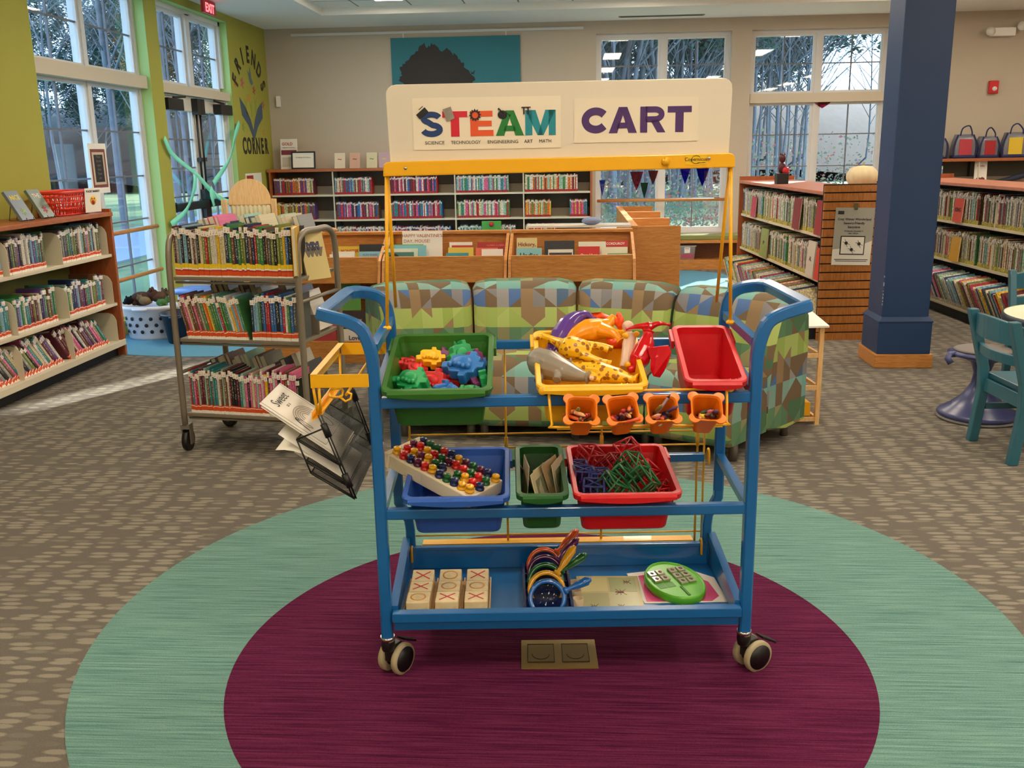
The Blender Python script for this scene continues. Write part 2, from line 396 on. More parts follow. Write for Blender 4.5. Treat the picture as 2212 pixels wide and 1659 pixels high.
# walls with openings
def wall(name, axis, pos, th, a0, a1, z0, z1, holes, m):
    """axis 'x': wall at x=pos running along y; thickness th goes away from the room"""
    mb = MB()
    cuts = sorted(set([a0, a1]+[h for q in holes for h in q[:2]]))
    for i in range(len(cuts)-1):
        u0, u1 = cuts[i], cuts[i+1]; segs = [(z0, z1)]
        for h in holes:
            if h[0] <= u0+1e-6 and h[1] >= u1-1e-6:
                ns = []
                for s0, s1 in segs:
                    if h[2] > s0: ns.append((s0, min(s1, h[2])))
                    if h[3] < s1: ns.append((max(s0, h[3]), s1))
                segs = ns
        for s0, s1 in segs:
            p0, p1 = sorted((pos, pos+th))
            if axis == 'x': mb.box(p0, p1, u0, u1, s0, s1)
            else: mb.box(u0, u1, p0, p1, s0, s1)
    return struct(name, mb, m)
W1 = (7.02, 8.98, 0.12, 2.97); W2 = (9.25, 11.13, 0.0, 2.97)
wall('wall_left', 'x', XL, -0.21, YF, YB+0.3, 0, ZC+0.2, [W1, W2], M_green)
WA = (0.29, 1.96, 0.44, 2.90); WB = (2.20, 3.87, 0.44, 2.90)
wall('wall_back', 'y', YB, 0.21, XL, XR, 0, ZC+0.2, [WA, WB], M_beige)
struct('wall_right', MB().box(XR, XR+0.2, YF, YB+0.3, 0, ZC+0.2), M_beige)
struct('wall_front', MB().box(XL-0.3, XR+0.2, YF-0.2, YF, 0, ZC+0.2), M_beige)
# ceiling: soffit border and slightly raised tiled field
CX0, CX1, CY0, CY1 = -2.87, 6.6, -4.4, 11.42
mb = MB()
mb.box(XL-0.3, CX0, YF, YB+0.3, ZC, ZC+0.2); mb.box(CX1, XR+0.2, YF, YB+0.3, ZC, ZC+0.2)
mb.box(CX0, CX1, CY1, YB+0.3, ZC, ZC+0.2); mb.box(CX0, CX1, YF, CY0, ZC, ZC+0.2)
struct('ceiling', mb, M_ceil)
struct('ceiling', MB().box(CX0-0.02, CX1+0.02, CY0-0.02, CY1+0.02, ZC+0.085, ZC+0.2), M_tiles())
mb = MB(); mb.box(0.55, 1.57, 12.13, 12.21, ZC-0.008, ZC)
for k in range(3): mb.box(0.57, 1.55, 12.14+k*0.022, 12.152+k*0.022, ZC-0.010, ZC-0.004, 1)
tag(mb.build('ceiling_vent', [mat('vent_grey', '#8f8b82', 0.5), M_kick]), 'long thin slot vent in the ceiling above the back window', 'vent')
# wooden/white baseboards
struct('baseboard_left', MB().box(XL, XL+0.012, YF, W1[0]-0.05, 0, 0.09), M_oaky)
struct('baseboard_back', MB().box(4.0, XR, YB-0.012, YB, 0, 0.09), M_oakh)

# ceiling lights
def light_fix(x, y, lab, L=1.22, w=0.30):
    z = ZC+0.085
    t = thing('ceiling_light', lab, 'ceiling light', T(x, y, z), 'recessed fluorescent ceiling lights')
    f = MB(); f.box(-w/2-.02, w/2+.02, -L/2-.02, -L/2, -.014, 0); f.box(-w/2-.02, w/2+.02, L/2, L/2+.02, -.014, 0)
    f.box(-w/2-.02, -w/2, -L/2, L/2, -.014, 0); f.box(w/2, w/2+.02, -L/2, L/2, -.014, 0)
    f.build('frame', M_white, t)
    MB().box(-w/2, w/2, -L/2, L/2, -.010, -.001).build('diffuser', M_lamp, t)
for y, yl in ((10.35, 'nearest the back wall'), (7.3, 'above the bookcases'), (4.3, 'above the sofa'), (1.3, 'above the cart'), (-1.7, 'behind the viewpoint'), (-3.9, 'at the front wall')):
    for x, xl in ((-2.0, 'by the green wall'), (0.7, 'left of centre'), (3.3, 'right of centre'), (5.7, 'by the right wall')):
        light_fix(x, y, 'long white fluorescent light in the tiled ceiling %s, %s' % (yl, xl))

# ---------------------------------------------------------------- windows
def frame_bars(mb, axis, pos, u0, u1, z0, z1, cols, rows, fw=0.030, gw=0.014, d=0.05, sash=True):
    """sash frame (material 0) and thin glazing bars (material 1)"""
    def bx(a0, a1, b0, b1, dd, mi=0):
        if axis == 'x': mb.box(pos-dd/2, pos+dd/2, a0, a1, b0, b1, mi)
        else: mb.box(a0, a1, pos-dd/2, pos+dd/2, b0, b1, mi)
    bx(u0, u0+fw, z0, z1, d); bx(u1-fw, u1, z0, z1, d); bx(u0+fw, u1-fw, z0, z0+fw, d); bx(u0+fw, u1-fw, z1-fw, z1, d)
    iu0, iu1, iz0, iz1 = u0+fw, u1-fw, z0+fw, z1-fw
    for c in range(1, cols):
        u = iu0+(iu1-iu0)*c/cols; bx(u-gw/2, u+gw/2, iz0, iz1, 0.02, 1)
    for z in rows: bx(iu0, iu1, z-gw/2, z+gw/2, 0.018, 1)
def pane(mb, axis, pos, u0, u1, z0, z1):
    if axis == 'x': mb.box(pos-.002, pos+.002, u0, u1, z0, z1)
    else: mb.box(u0, u1, pos-.002, pos+.002, z0, z1)
def window(n, axis, face, u0, u1, z0, z1, trans, lab, lowrows, sgn):
    """two sashes wide, transom beam splitting upper from lower lights"""
    g = face+sgn*0.14; um = (u0+u1)/2
    mb = MB()
    def bx(a0, a1, b0, b1, p0, p1, mi=0):
        p0, p1 = sorted((p0, p1))
        if axis == 'x': mb.box(p0, p1, a0, a1, b0, b1, mi)
        else: mb.box(a0, a1, p0, p1, b0, b1, mi)
    fo = face+sgn*0.10; fi = face+sgn*0.20
    bx(u0, u0+.04, z0, z1, fo, fi); bx(u1-.04, u1, z0, z1, fo, fi); bx(u0+.04, u1-.04, z1-.04, z1, fo, fi); bx(u0+.04, u1-.04, z0, z0+.04, fo, fi)
    bx(um-.03, um+.03, z0+.04, z1-.04, fo, fi)
    w = struct('window_%d' % n, mb, M_trim); w['label'] = lab
    t = MB()
    mb = t
    bx(u0+.01, u1-.01, trans-.065, trans+.045, face+sgn*0.03, fi-0.01*sgn)
    t.build('transom', mat('cream_trim', '#c9bda8', 0.5), w)
    for (a, b) in ((u0+.04, um-.03), (um+.03, u1-.04)):
        for (c, d, rows) in ((trans+.045, z1-.04, 'u'), (z0+.04, trans-.065, 'l')):
            s = MB()
            if rows == 'u': rr = [(c+d)/2]
            else: rr = [c+(d-c)*k/lowrows for k in range(1, lowrows)]
            frame_bars(s, axis, g, a, b, c, d, 2, rr)
            so_ = s.build('sash', [M_trim, M_grid], w)
            p = MB(); pane(p, axis, g, a+.025, b-.025, c+.025, d-.025); p.build('pane', M_glass, so_)
    return w
window(1, 'x', XL, W1[0], W1[1], W1[2], W1[3], 2.185, 'tall window in the green wall left of the glass doors', 5, -1)
window(2, 'y', YB, WA[0], WA[1], WA[2], WA[3], 2.13, 'back window behind the sign board above the bench', 4, 1)
window(3, 'y', YB, WB[0], WB[1], WB[2], WB[3], 2.10, 'back window left of the blue column', 4, 1)
# overdoor window
mb = MB(); y0, y1 = W2[0], W2[1]; ym = (y0+y1)/2
for (a, b, c, d) in ((y0, y0+.05, 2.25, 2.97), (y1-.05, y1, 2.25, 2.97), (y0, y1, 2.92, 2.97), (ym-.05, ym+.05, 2.2, 2.93)): mb.box(XL-.2, XL-.08, a, b, c, d)
w4 = struct('window_4', mb, M_trim); w4['label'] = 'two-light window above the glass doors in the green wall'
for a, b in ((y0+.05, ym-.05), (ym+.05, y1-.05)):
    s = MB(); frame_bars(s, 'x', XL-.14, a, b, 2.21, 2.92, 2, [2.56]); q = s.build('sash', [M_trim, M_grid], w4)
    p = MB(); pane(p, 'x', XL-.14, a+.03, b-.03, 2.24, 2.89); p.build('pane', M_glass, q)
struct('trim_1', MB().box(XL-.2, XL-.02, y0, y1, 2.11, 2.20), mat('cream_trim', '#c9bda8', 0.5))
# green wall reveals at the openings; daylight on them painted in as lighter mint
mb = MB()
M_mint = mat('daylit_green_reveal', '#a8cf86', 0.7)
for (W, lo) in ((W1, W1[2]), (W2, 0)):
    mb.box(XL-.105, XL-.001, W[1]-.004, W[1]+.0005, lo, W[3]); mb.box(XL-.105, XL-.001, W[0]-.0005, W[0]+.004, lo, W[3]); mb.box(XL-.105, XL-.001, W[0], W[1], W[3]-.004, W[3]+.0005)
struct('trim_2', mb, M_mint)
# double glass door
def door(n, ya, yb, hinge, lab):
    fx = XL-.10
    mb = MB(); mb.box(fx-.025, fx+.025, ya, ya+.10, 0.01, 2.10); mb.box(fx-.025, fx+.025, yb-.10, yb, 0.01, 2.10)
    mb.box(fx-.025, fx+.025, ya+.10, yb-.10, 1.96, 2.10); mb.box(fx-.025, fx+.025, ya+.10, yb-.10, 0.01, 0.25)
    d = struct('door_%d' % n, mb, mat('door_white', '#cfc9bd', 0.4)); d['label'] = lab
    s = MB(); u0, u1 = ya+.10, yb-.10
    s.box(fx-.01, fx+.01, (u0+u1)/2-.008, (u0+u1)/2+.008, .25, 1.96)
    for k in range(1, 6): z = .25+1.71*k/6; s.box(fx-.009, fx+.009, u0, u1, z-.008, z+.008)
    s.build('glazing_bars', M_grid, d)
    MB().box(fx-.003, fx+.003, u0, u1, .25, 1.96).build('pane', M_glass, d)
    b = MB(); b.box(fx+.05, fx+.10, ya+.02, yb-.02, .97, 1.05); b.box(fx+.02, fx+.06, ya+.04, ya+.12, .96, 1.06); b.box(fx+.02, fx+.06, yb-.12, yb-.04, .96, 1.06)
    b.build('push_bar', M_black, d, bevel=.006)
    e = yb-.05 if hinge > 0 else ya+.05
    r = MB(); r.box(fx+.025, fx+.075, min(e, e+hinge*0.04)-.02, max(e, e+hinge*0.04)+.02, .86, 1.16); r.cyl((fx+.05, e, 1.1), (fx+.05, e, 2.0), .011); r.cyl((fx+.05, e, .1), (fx+.05, e, .9), .011)
    r.box(fx+.03, fx+.07, e-.03, e+.03, 1.45, 1.49); r.box(fx+.025, fx+.09, e-.05, e+.05, 1.93, 2.09)
    r.build('vertical_rod', M_black, d)
    h = ya+.02 if hinge > 0 else yb-.40
    c = MB(); c.box(fx+.03, fx+.12, h, h+.36, 1.95, 2.06); c.cyl((fx+.09, h+.18, 2.07), (fx+.09, h+.18+.3*hinge, 2.09), .012)
    c.build('door_closer', M_black, d, bevel=.006)
door(1, y0+.03, ym-.003, 1, 'left leaf of the glass double door with a black push bar')
door(2, ym+.003, y1-.03, -1, 'right leaf of the glass double door with a black push bar')
struct('trim_3', MB().box(XL-.2, XL-.06, y0, y0+.03, 0, 2.11).box(XL-.2, XL-.06, y1-.03, y1, 0, 2.11).box(XL-.3, XL, y0+.03, y1-.03, 0, .008), M_trim)
# timber hand rails across the windows
def rail(nm, p0, p1, lab, brk):
    t = thing(nm, lab, 'rail', T(*p0)); mb = MB(); mb.cyl(p0, p1, .019, 12); mb.build('rail', M_oaky, t, frame=Matrix(), bevel=0)
    for q in brk:
        s = MB(); s.cyl(q[0], q[1], .008, 8); s.build('bracket', M_trim, t, frame=Matrix())
rail('window_rail', (-3.93, 7.12, .87), (-3.93, 8.86, .87), 'upper round timber rail across the tall left window', [((-3.93, 8.0, .87), (-4.0, 8.0, .87)), ((-3.93, 8.82, .87), (-4.0, 8.82, .87)), ((-3.93, 7.15, .87), (-4.0, 7.15, .87))])
rail('window_rail', (-3.93, 7.12, .465), (-3.93, 8.86, .465), 'lower round timber rail across the tall left window', [((-3.93, 8.0, .465), (-4.0, 8.0, .465)), ((-3.93, 8.82, .465), (-4.0, 8.82, .465)), ((-3.93, 7.15, .465), (-4.0, 7.15, .465))])
rail('window_rail', (.31, 12.50, .86), (1.94, 12.50, .86), 'timber rail across the back window above the green bench', [((.36, 12.50, .86), (.36, 12.6, .86)), ((1.9, 12.5, .86), (1.9, 12.6, .86)), ((1.125, 12.5, .86), (1.125, 12.6, .86))])
# picture rail high on the back wall
tag(MB().box(-3.55, .13, YB-.02, YB, 2.955, 2.985).build('picture_rail', M_trim), 'long slim white picture rail high on the beige back wall', 'picture rail')

# coloured reflections in the back windows, put in as thin tinted shapes
for x, z, w, h, hx, nm in ((.82, 1.10, .17, .24, '#d0486c', 'pink'), (1.03, 1.14, .13, .18, '#b84a5c', 'rose'), (.92, .98, .10, .20, '#2c8c68', 'green'), (1.44, 1.15, .13, .2, '#6c5cc8', 'lilac'), (1.66, 1.14, .17, .24, '#3446c0', 'deep blue'), (.38, 1.02, .08, .2, '#2c8cd0', 'sky blue'), (3.12, 2.0, .22, .08, '#c85a7c', 'coral')):
    pz_ = [(x-w/2, z+h/2), (x+w/2, z+h/2), (x+w*.3, z), (x, z-h/2), (x-w*.3, z)]; n = 5
    o = MB().add([(a, 12.60+e, b) for e in (0, .002) for a, b in pz_], [tuple(range(n)), tuple(range(n, 2*n))]+[(i, (i+1) % n, n+(i+1) % n, n+i) for i in range(n)]).build('reflection', glass('tinted_'+nm.replace(' ', '_'), col(hx)[:3]))
    tag(o, nm+' see-through pennant modelled as a thin shape on the back window glass', 'reflection', None)
# ---------------------------------------------------------------- column
mb = MB(); cx, cy = 2.275, 6.75
def sq(h, z0, z1, mi=0): mb.box(cx-h, cx+h, cy-h, cy+h, z0, z1, mi)
ct = thing('square_column', 'dark blue square column with a stepped plinth and oak skirting', 'column', T(cx, cy, 0))
sq(.158, .35, ZC)
o = mb.build('shaft', mat('navy_paint', '#1f3a62', 0.45, 0.4, bump=.1), ct, frame=Matrix(), bevel=.006)
mb = MB(); sq(.180, .095, .315); mb.rings([[(cx+s*h, cy+t*h, z) for s, t in ((-1, -1), (1, -1), (1, 1), (-1, 1))] for h, z in ((.185, .315), (.185, .325), (.160, .355))], smooth=False)
mb.build('plinth', MATS['navy_paint'], ct, frame=Matrix(), bevel=.004)
mb = MB(); sq(.196, 0, .095); mb.build('skirting', M_oakh, ct, frame=Matrix(), bevel=.004)
# chipped paint marks on the column corner
mb = MB()
for k in range(12):
    z = .42+.25*random.random(); mb.box(cx-.160, cx-.157, cy-.159, cy-.150+.008*random.random(), z, z+.012*random.random()+.004)
mb.build('chipped_paint', mat('bare_plaster', '#9aa6b4', .8), ct, frame=Matrix())

# ---------------------------------------------------------------- outside
struct('ground', MB().box(-60, 60, -40, 90, -.32, -.30), mat('lawn_and_leaves', '#6f7f5c', .95, .1, var=.5, vscale=.6))
o = MB().box(-11.5, -8.0, -20, 40, -.30, -.27).build('driveway', mat('asphalt', '#8f98a4', .9)); tag(o, 'pale grey driveway outside beyond the left window and glass doors', 'driveway')
M_bark = mat('bark', '#74777e', .9, .1, var=.3, vscale=6)
M_needles = mat('evergreen_needles', '#5c7470', .9, .1, var=.5, vscale=3)
M_autumn = mat('autumn_leaves', '#a5703c', .9, .1, var=.4, vscale=3)
def tree_mesh(seed, h=11, r=.16, depth=4, leaves=None, nb=7, lean=.25):
    rnd = random.Random(seed); mb = MB()
    def branch(p, d, L, rad, lev):
        k = 4; pts = [p]; q = p.copy(); dd = d.copy()
        for i in range(k):
            dd = (dd+Vector((rnd.uniform(-1, 1), rnd.uniform(-1, 1), rnd.uniform(-.4, .8)))*.13).normalized(); q = q+dd*(L/k); pts.append(q.copy())
        mb.tube(pts, rad, 5 if lev else 8, radii=[rad*(1-.75*i/k) for i in range(k+1)], cap=False)
        if leaves and lev >= 2:
            for i in range(3):
                c = pts[1+i]+Vector((rnd.uniform(-.2, .2), rnd.uniform(-.2, .2), rnd.uniform(-.2, .2)))
                for _ in range(leaves[0]):
                    c2 = c+Vector((rnd.uniform(-.3, .3), rnd.uniform(-.3, .3), rnd.uniform(-.25, .25)))
                    a = rnd.uniform(0, 6.28); s = leaves[1]*rnd.uniform(.6, 1.3); u = Vector((math.cos(a), math.sin(a), rnd.uniform(-.6, .6)))*s; w = Vector((-math.sin(a), math.cos(a), rnd.uniform(-.8, .8)))*s*.5
                    mb.add([c2-u, c2-w, c2+u, c2+w], [(0, 1, 2, 3)], 1)
        if lev < depth-1:
            n = nb if lev == 0 else 5
            for i in range(n):
                t = (.25+.75*(i+1)/n) if lev == 0 else rnd.uniform(.3, 1); j = min(k-1, int(t*k)); pp = pts[j].lerp(pts[j+1], t*k-j if j < k else 1) if j+1 < len(pts) else pts[-1]
                a = rnd.uniform(0, 6.28); up = rnd.uniform(.3, 1.0); nd = (Vector((math.cos(a), math.sin(a), up))+dd*.5).normalized()
                branch(pp, nd, L*rnd.uniform(.34, .5), rad*rnd.uniform(.3, .42), lev+1)
    branch(Vector((0, 0, 0)), Vector((rnd.uniform(-lean, lean)*.3, rnd.uniform(-lean, lean)*.3, 1)).normalized(), h, r, 0)
    return mb
TREES = [('bare_tree', tree_mesh(1, 12, .095, 4, nb=20), [M_bark], 'bare'), ('bare_tree', tree_mesh(2, 10, .06, 4, nb=19), [M_bark], 'bare'),
         ('evergreen_tree', tree_mesh(3, 11, .09, 4, (5, .15), nb=16), [M_bark, M_needles], 'evergreen'),
         ('autumn_tree', tree_mesh(4, 7, .10, 4, (2, .06), nb=10), [M_bark, M_autumn], 'autumn')]
TM = [t[1].mesh(t[0], t[2]) for t in TREES]
rnd = random.Random(11)
def plant(k, x, y, s, lab, grp):
    o = bpy.data.objects.new(TREES[k][0], TM[k]); C.objects.link(o); place(o, T(x, y, -.3) @ RZ(rnd.uniform(0, 360)) @ SC(s, s, s)); tag(o, lab, 'tree', grp)
kinds = ['bare dark-trunked tree', 'slim bare tree', 'dark evergreen tree', 'small tree with orange autumn leaves']
for i in range(165):
    k = rnd.choice([0, 1, 1, 1, 2, 2]); y = rnd.uniform(18, 56); x = rnd.uniform(-.06*y-3, .36*y+3)
    if abs((x-0.4)-(y-12.5)*.54) < 7.5 and y < 52: x = .4+(y-12.5)*.54-7.5-rnd.uniform(0, 4)
    plant(k, x, y, rnd.uniform(.8, 1.25), kinds[k]+' in the woods seen through the back windows', 'woods behind the back windows, '+kinds[k]+'s')
for i in range(30):
    k = rnd.choice([0, 1, 1, 3]) if i < 14 else 2; y = rnd.uniform(22, 60) if i < 14 else rnd.uniform(45, 62); x = -y*rnd.uniform(.33, .62)
    plant(k, x, y, rnd.uniform(.8, 1.2) if i < 14 else .7, kinds[k]+' outside beyond the green wall windows', 'trees outside the green wall, '+kinds[k]+'s')
for i, (x, y) in enumerate(((-8.2, 21.0), (-11.5, 24))):
    plant(0, x, y, 1.0, 'bare tree close outside the glass doors', 'bare trees close outside the glass doors')
# hill behind the woods
mb = MB(); mb.rings([[(x, y+2*math.sin(x*.11), z+.8*math.sin(x*.17)) for x in range(-60, 61, 4)] for y, z in ((50, -.4), (58, 1.8), (68, 4.6), (80, 6.5), (92, -.4))], closed=False, cap0=False, cap1=False)
struct('ground', mb, mat('leafy_hillside', '#262d30', .95, .1, var=.75, vscale=.9, stretch=(3, 1, .5)), fixn=False)
# low undergrowth beyond the back windows: nobody could count it
mb = MB(); rnd2 = random.Random(5)
for i in range(20000):
    x = rnd2.uniform(-3, 9); y = rnd2.uniform(14.5, 22); z = -.3+rnd2.random()**1.5*(1.6+.5*math.sin(x*1.7+y)); a = rnd2.uniform(0, 6.28); s = rnd2.uniform(.015, .045)
    mb.add([(x-s*math.cos(a), y-s*math.sin(a), z), (x, y, z-s*.5), (x+s*math.cos(a), y+s*math.sin(a), z+s*rnd2.uniform(-.5, .8)), (x, y, z+s*.7)], [(0, 1, 2, 3)], rnd2.choice([0, 0, 1, 1, 0, 1, 2]))
o = mb.build('undergrowth', [mat('shrub_leaves', '#5f7058', .9, var=.4), mat('dry_leaves', '#6c6a62', .9, var=.4), mat('red_shrub_leaves', '#8a5050', .9)], fixn=False); tag(o, 'tangled low undergrowth outside below the back windows', 'undergrowth', kind='stuff')
# ================================================================ books
M_cover = book_mat('book_cover'); M_pages = mat('book_pages', '#d8d0bc', .8)
M_orange = mat('orange_label', '#d8501c', .5); M_ylab = mat('yellow_label', '#e8c82a', .5); M_wlab = mat('white_label', '#ece8df', .5)
M_redlab = mat('red_label', '#b8242c', .5); M_olive = mat('olive_label', '#b8ac4a', .5)
def unit_book():
    """one book of unit size: x = thickness, y = depth back from the spine, z = height"""
    mb = MB()
    mb.rings([[(-.5, .04, z), (-.42, .008, z), (0, 0, z), (.42, .008, z), (.5, .04, z), (.5, 1, z), (.38, 1, z), (.38, .1, z), (-.38, .1, z), (-.38, 1, z), (-.5, 1, z)] for z in (0, 1)], smooth=False)
    mb.box(-.38, .38, .05, .975, .015, .985, 1)
    return mb.mesh('book', [M_cover, M_pages])
BOOK = unit_book()
def label_mesh(name, xs, zs, cells):
    """stickers wrapped round a spine: one continuous skin whose cells are printed in different colours"""
    mb = MB(); vs = []; fs = []; ms = []
    X = [-.5]+xs+[.5]; n = len(X)
    for z in zs: vs += [(-.5, .06, z)]+[(x, -.013, z) for x in X]+[(.5, .06, z)]
    k = n+2
    for i in range(len(zs)-1):
        for j in range(k-1):
            mb_i = cells[i] if isinstance(cells[i], int) else cells[i][min(max(j-1, 0), n-2)]
            mb.add([], [], 0); fs.append((i*k+j, i*k+j+1, (i+1)*k+j+1, (i+1)*k+j)); ms.append(mb_i)
    mb.add(vs, fs, 0); mb.m = ms
    return mb.mesh(name, [M_wlab, M_orange, M_ylab, M_redlab])
TOPL = label_mesh('author_label', [-.14, .04, .14], [.84, .862, .882, .932, .955], [0, [0, 3, 3, 0], [0, 0, 3, 0], 0])
LAB = {'cart_top': (TOPL, label_mesh('genre_label', [], [0, .03, .12, .15, .18, .27], [0, 1, 3, 0, 2])),
       'cart': (TOPL, label_mesh('genre_label', [], [0, .07, .16, .175, .2], [0, 1, 0, 1])),
       'case': (TOPL, label_mesh('genre_label', [], [0, .07, .15, .17, .19], [0, 1, 0, 1]))}
PAL = {'navy': '#1b2d50', 'black': '#1c1b1e', 'dark grey': '#4a4a50', 'red': '#a8202a', 'white': '#cfc9bd', 'cream': '#cdbf98', 'teal': '#2f7c80', 'green': '#3f7a45', 'olive green': '#707c36',
       'purple': '#5d3f80', 'pink': '#c85a86', 'orange': '#cc6428', 'yellow': '#d8b02c', 'pale blue': '#7ea6bc', 'brown': '#6a4630', 'blue': '#2c5f9c', 'grey': '#8a8880', 'maroon': '#5e1c2c', 'mint': '#93b8a0'}
NBOOK = [0]
def book(M, t, d, h, cname, label, group, kind=None):
    o = bpy.data.objects.new('book', BOOK); C.objects.link(o); place(o, M @ SC(t, d, h)); o.color = col(PAL[cname]); tag(o, label, 'book', group); NBOOK[0] += 1
    if kind:
        for nm, me in zip(('author_label', 'genre_label'), LAB[kind]):
            l = bpy.data.objects.new(nm, me); C.objects.link(l); l.parent = o
    return o
ORD = ['first', 'second', 'third', 'fourth', 'fifth', 'sixth', 'seventh', 'eighth', 'ninth', 'tenth', 'eleventh', 'twelfth', 'thirteenth', 'fourteenth', 'fifteenth', 'sixteenth', 'seventeenth', 'eighteenth', 'nineteenth', 'twentieth']
def ordw(i):
    if i < 20: return ORD[i]
    t = ['twenty', 'thirty', 'forty', 'fifty', 'sixty', 'seventy', 'eighty'][(i+1)//10-2]; u = (i+1) % 10
    return {'twenty': 'twentieth', 'thirty': 'thirtieth', 'forty': 'fortieth', 'fifty': 'fiftieth', 'sixty': 'sixtieth', 'seventy': 'seventieth', 'eighty': 'eightieth'}[t] if u == 0 else t+'-'+ORD[u-1]
def thick(c): return 'slim' if c < .011 else ('thick' if c > .019 else '')
def row(F, x0, x1, hr, dr, tr, colors, where, group, kind, rnd, lean=0, gaps=(), hfun=None, face=1):
    """books side by side from x0 to x1 in frame F; spines at y=0 looking to -y. lean tips the tops towards -x"""
    x = x0; i = 0; prev = 'the end of the shelf'
    while True:
        t = rnd.uniform(*tr)
        skip = [g for g in gaps if g[0] <= x < g[1]]
        if skip: x = skip[0][1]; continue
        adv = t/max(.2, math.cos(R_(lean)))
        if x+adv > x1: break
        h = rnd.uniform(*hr) if not hfun else hfun(x, rnd); d = rnd.uniform(*dr); c = colors(x, rnd)
        M = F @ T(x+adv/2, rnd.uniform(0, .006), .001) @ RY(-lean)
        if lean: M = F @ T(x+adv*.98, rnd.uniform(0, .006), .001) @ RY(-lean) @ T(-t/2, 0, 0)
        lab = ('%s %s-spined book, %s from left, %s' % (thick(t), c, ordw(i), where)).strip()
        book(M, t*.96, d, h, c, lab, group, kind)
        x += adv; i += 1
def pick(*names): return lambda x, r: r.choice(names)
rb = random.Random(21)

# ---------------------------------------------------------------- grey book cart (left)
TR = T(-2.02, 4.655, 0) @ RZ(-9.8)
L_, D_ = .70, .44
M_taupe = mat('taupe_metal', '#857b6c', .35, .5, metal=.25)
trk = thing('book_cart', 'taupe metal library book cart with three shelves packed with books', 'book cart', TR)
for x in (0, L_):
    mb = MB(); r = .016
    pts = smooth_pts([(x, -.01, .14), (x, -.01, .6), (x, -.005, 1.02), (x, .06, 1.125), (x, D_/2, 1.135), (x, D_-.06, 1.125), (x, D_+.005, 1.02), (x, D_+.01, .6), (x, D_+.01, .14)], 5)
    mb.tube(pts, r, 10); mb.build('end_frame', M_taupe, trk)
def tshelf(z, nm):
    mb = MB(); mb.box(.012, L_-.012, .0, D_, z-.018, z); mb.box(.012, L_-.012, D_/2-.004, D_/2+.004, z, z+.10); mb.cyl((.01, .02, z-.03), (L_-.01, .02, z-.03), .007, 8)
    return mb.build(nm, M_taupe, trk, bevel=.003)
for z in (.205, .60, .915): tshelf(z, 'shelf')
mb = MB(); mb.cyl((L_, -.01, .80), (L_, D_+.01, .80), .010, 8); mb.cyl((0, -.01, .42), (0, D_+.01, .42), .010, 8); mb.build('cross_bar', M_taupe, trk)
def caster(x, y, a, r=.055, nm='caster'):
    mb = MB(); c = mb; M = T(x, y, 0) @ RZ(a)
    c.tube([(-.014, .02, r), (.014, .02, r)], r, 20, 0, M); fk = c.build(nm, M_black, trk)
    f = MB(); f.box(-.024, -.018, 0, .04, r-.02, .13, 0, M); f.box(.018, .024, 0, .04, r-.02, .13, 0, M); f.box(-.024, .024, -.01, .04, .12, .145, 0, M)
    f.build('fork', M_taupe, fk, frame=MW[trk.name])
caster(0, -.01, 10); caster(0, D_+.01, 70); caster(L_, -.01, 20); caster(L_, D_+.01, 0)
dark = pick('navy', 'navy', 'black', 'dark grey', 'blue', 'teal', 'brown', 'olive green', 'red', 'white', 'cream', 'green', 'yellow')
def topcol(x, r):
    if x < .16: return r.choice(['white', 'grey', 'navy', 'maroon', 'pale blue', 'black', 'cream'])
    if x < .30: return r.choice(['cream', 'olive green', 'yellow', 'red', 'white', 'orange', 'teal'])
    return r.choice(['navy', 'black', 'navy', 'dark grey', 'teal', 'red', 'green', 'brown', 'blue', 'yellow', 'white', 'olive green'])
row(TR @ T(0, .005, .915), .022, .665, (.225, .262), (.14, .17), (.011, .019), topcol, 'top shelf front of the book cart', 'books on the cart top shelf', 'cart_top', rb)
def midcol(x, r):
    if x < .17: return r.choice(['grey', 'cream', 'white', 'brown', 'pink'])
    if x < .45: return r.choice(['red', 'orange', 'green', 'yellow', 'pink', 'pale blue', 'teal', 'white', 'navy'])
    return r.choice(['black', 'navy', 'dark grey', 'white', 'green', 'blue', 'red', 'grey'])
# middle shelf: a leaning run then an upright run
row(TR @ T(0, .005, .60), .06, .41, (.20, .235), (.14, .17), (.010, .016), midcol, 'leaning run on book cart middle shelf', 'leaning books on the cart middle shelf', 'cart', rb, lean=13)
row(TR @ T(0, .005, .60), .42, .672, (.205, .24), (.14, .17), (.010, .019), midcol, 'upright run on book cart middle shelf', 'upright books on the cart middle shelf', 'cart', rb)
row(TR @ T(0, .005, .205), .035, .665, (.20, .245), (.14, .17), (.010, .017), pick('yellow', 'black', 'pink', 'maroon', 'cream', 'white', 'pink', 'purple', 'teal', 'red', 'mint', 'brown'), 'bottom shelf front of the book cart', 'books on the cart bottom shelf', 'cart', rb)
TRB = TR @ T(L_, D_-.005, 0) @ RZ(180)
row(TRB @ T(0, 0, .915), .03, .62, (.22, .30), (.17, .20), (.022, .040), pick('white', 'navy', 'cream', 'pink', 'black', 'mint', 'grey'), 'top shelf far side of book cart', 'books on the far side of the cart top shelf', None, rb, lean=-16)
row(TRB @ T(0, 0, .60), .03, .60, (.21, .27), (.17, .20), (.022, .038), pick('grey', 'white', 'cream', 'brown', 'dark grey'), 'middle shelf far side of book cart', 'books on the far side of the cart middle shelf', None, rb, lean=-18)
row(TRB @ T(0, 0, .205), .03, .60, (.22, .29), (.17, .20), (.022, .040), pick('grey', 'mint', 'brown', 'dark grey', 'cream', 'white'), 'bottom shelf far side of book cart', 'books on the far side of the cart bottom shelf', None, rb, lean=-20)
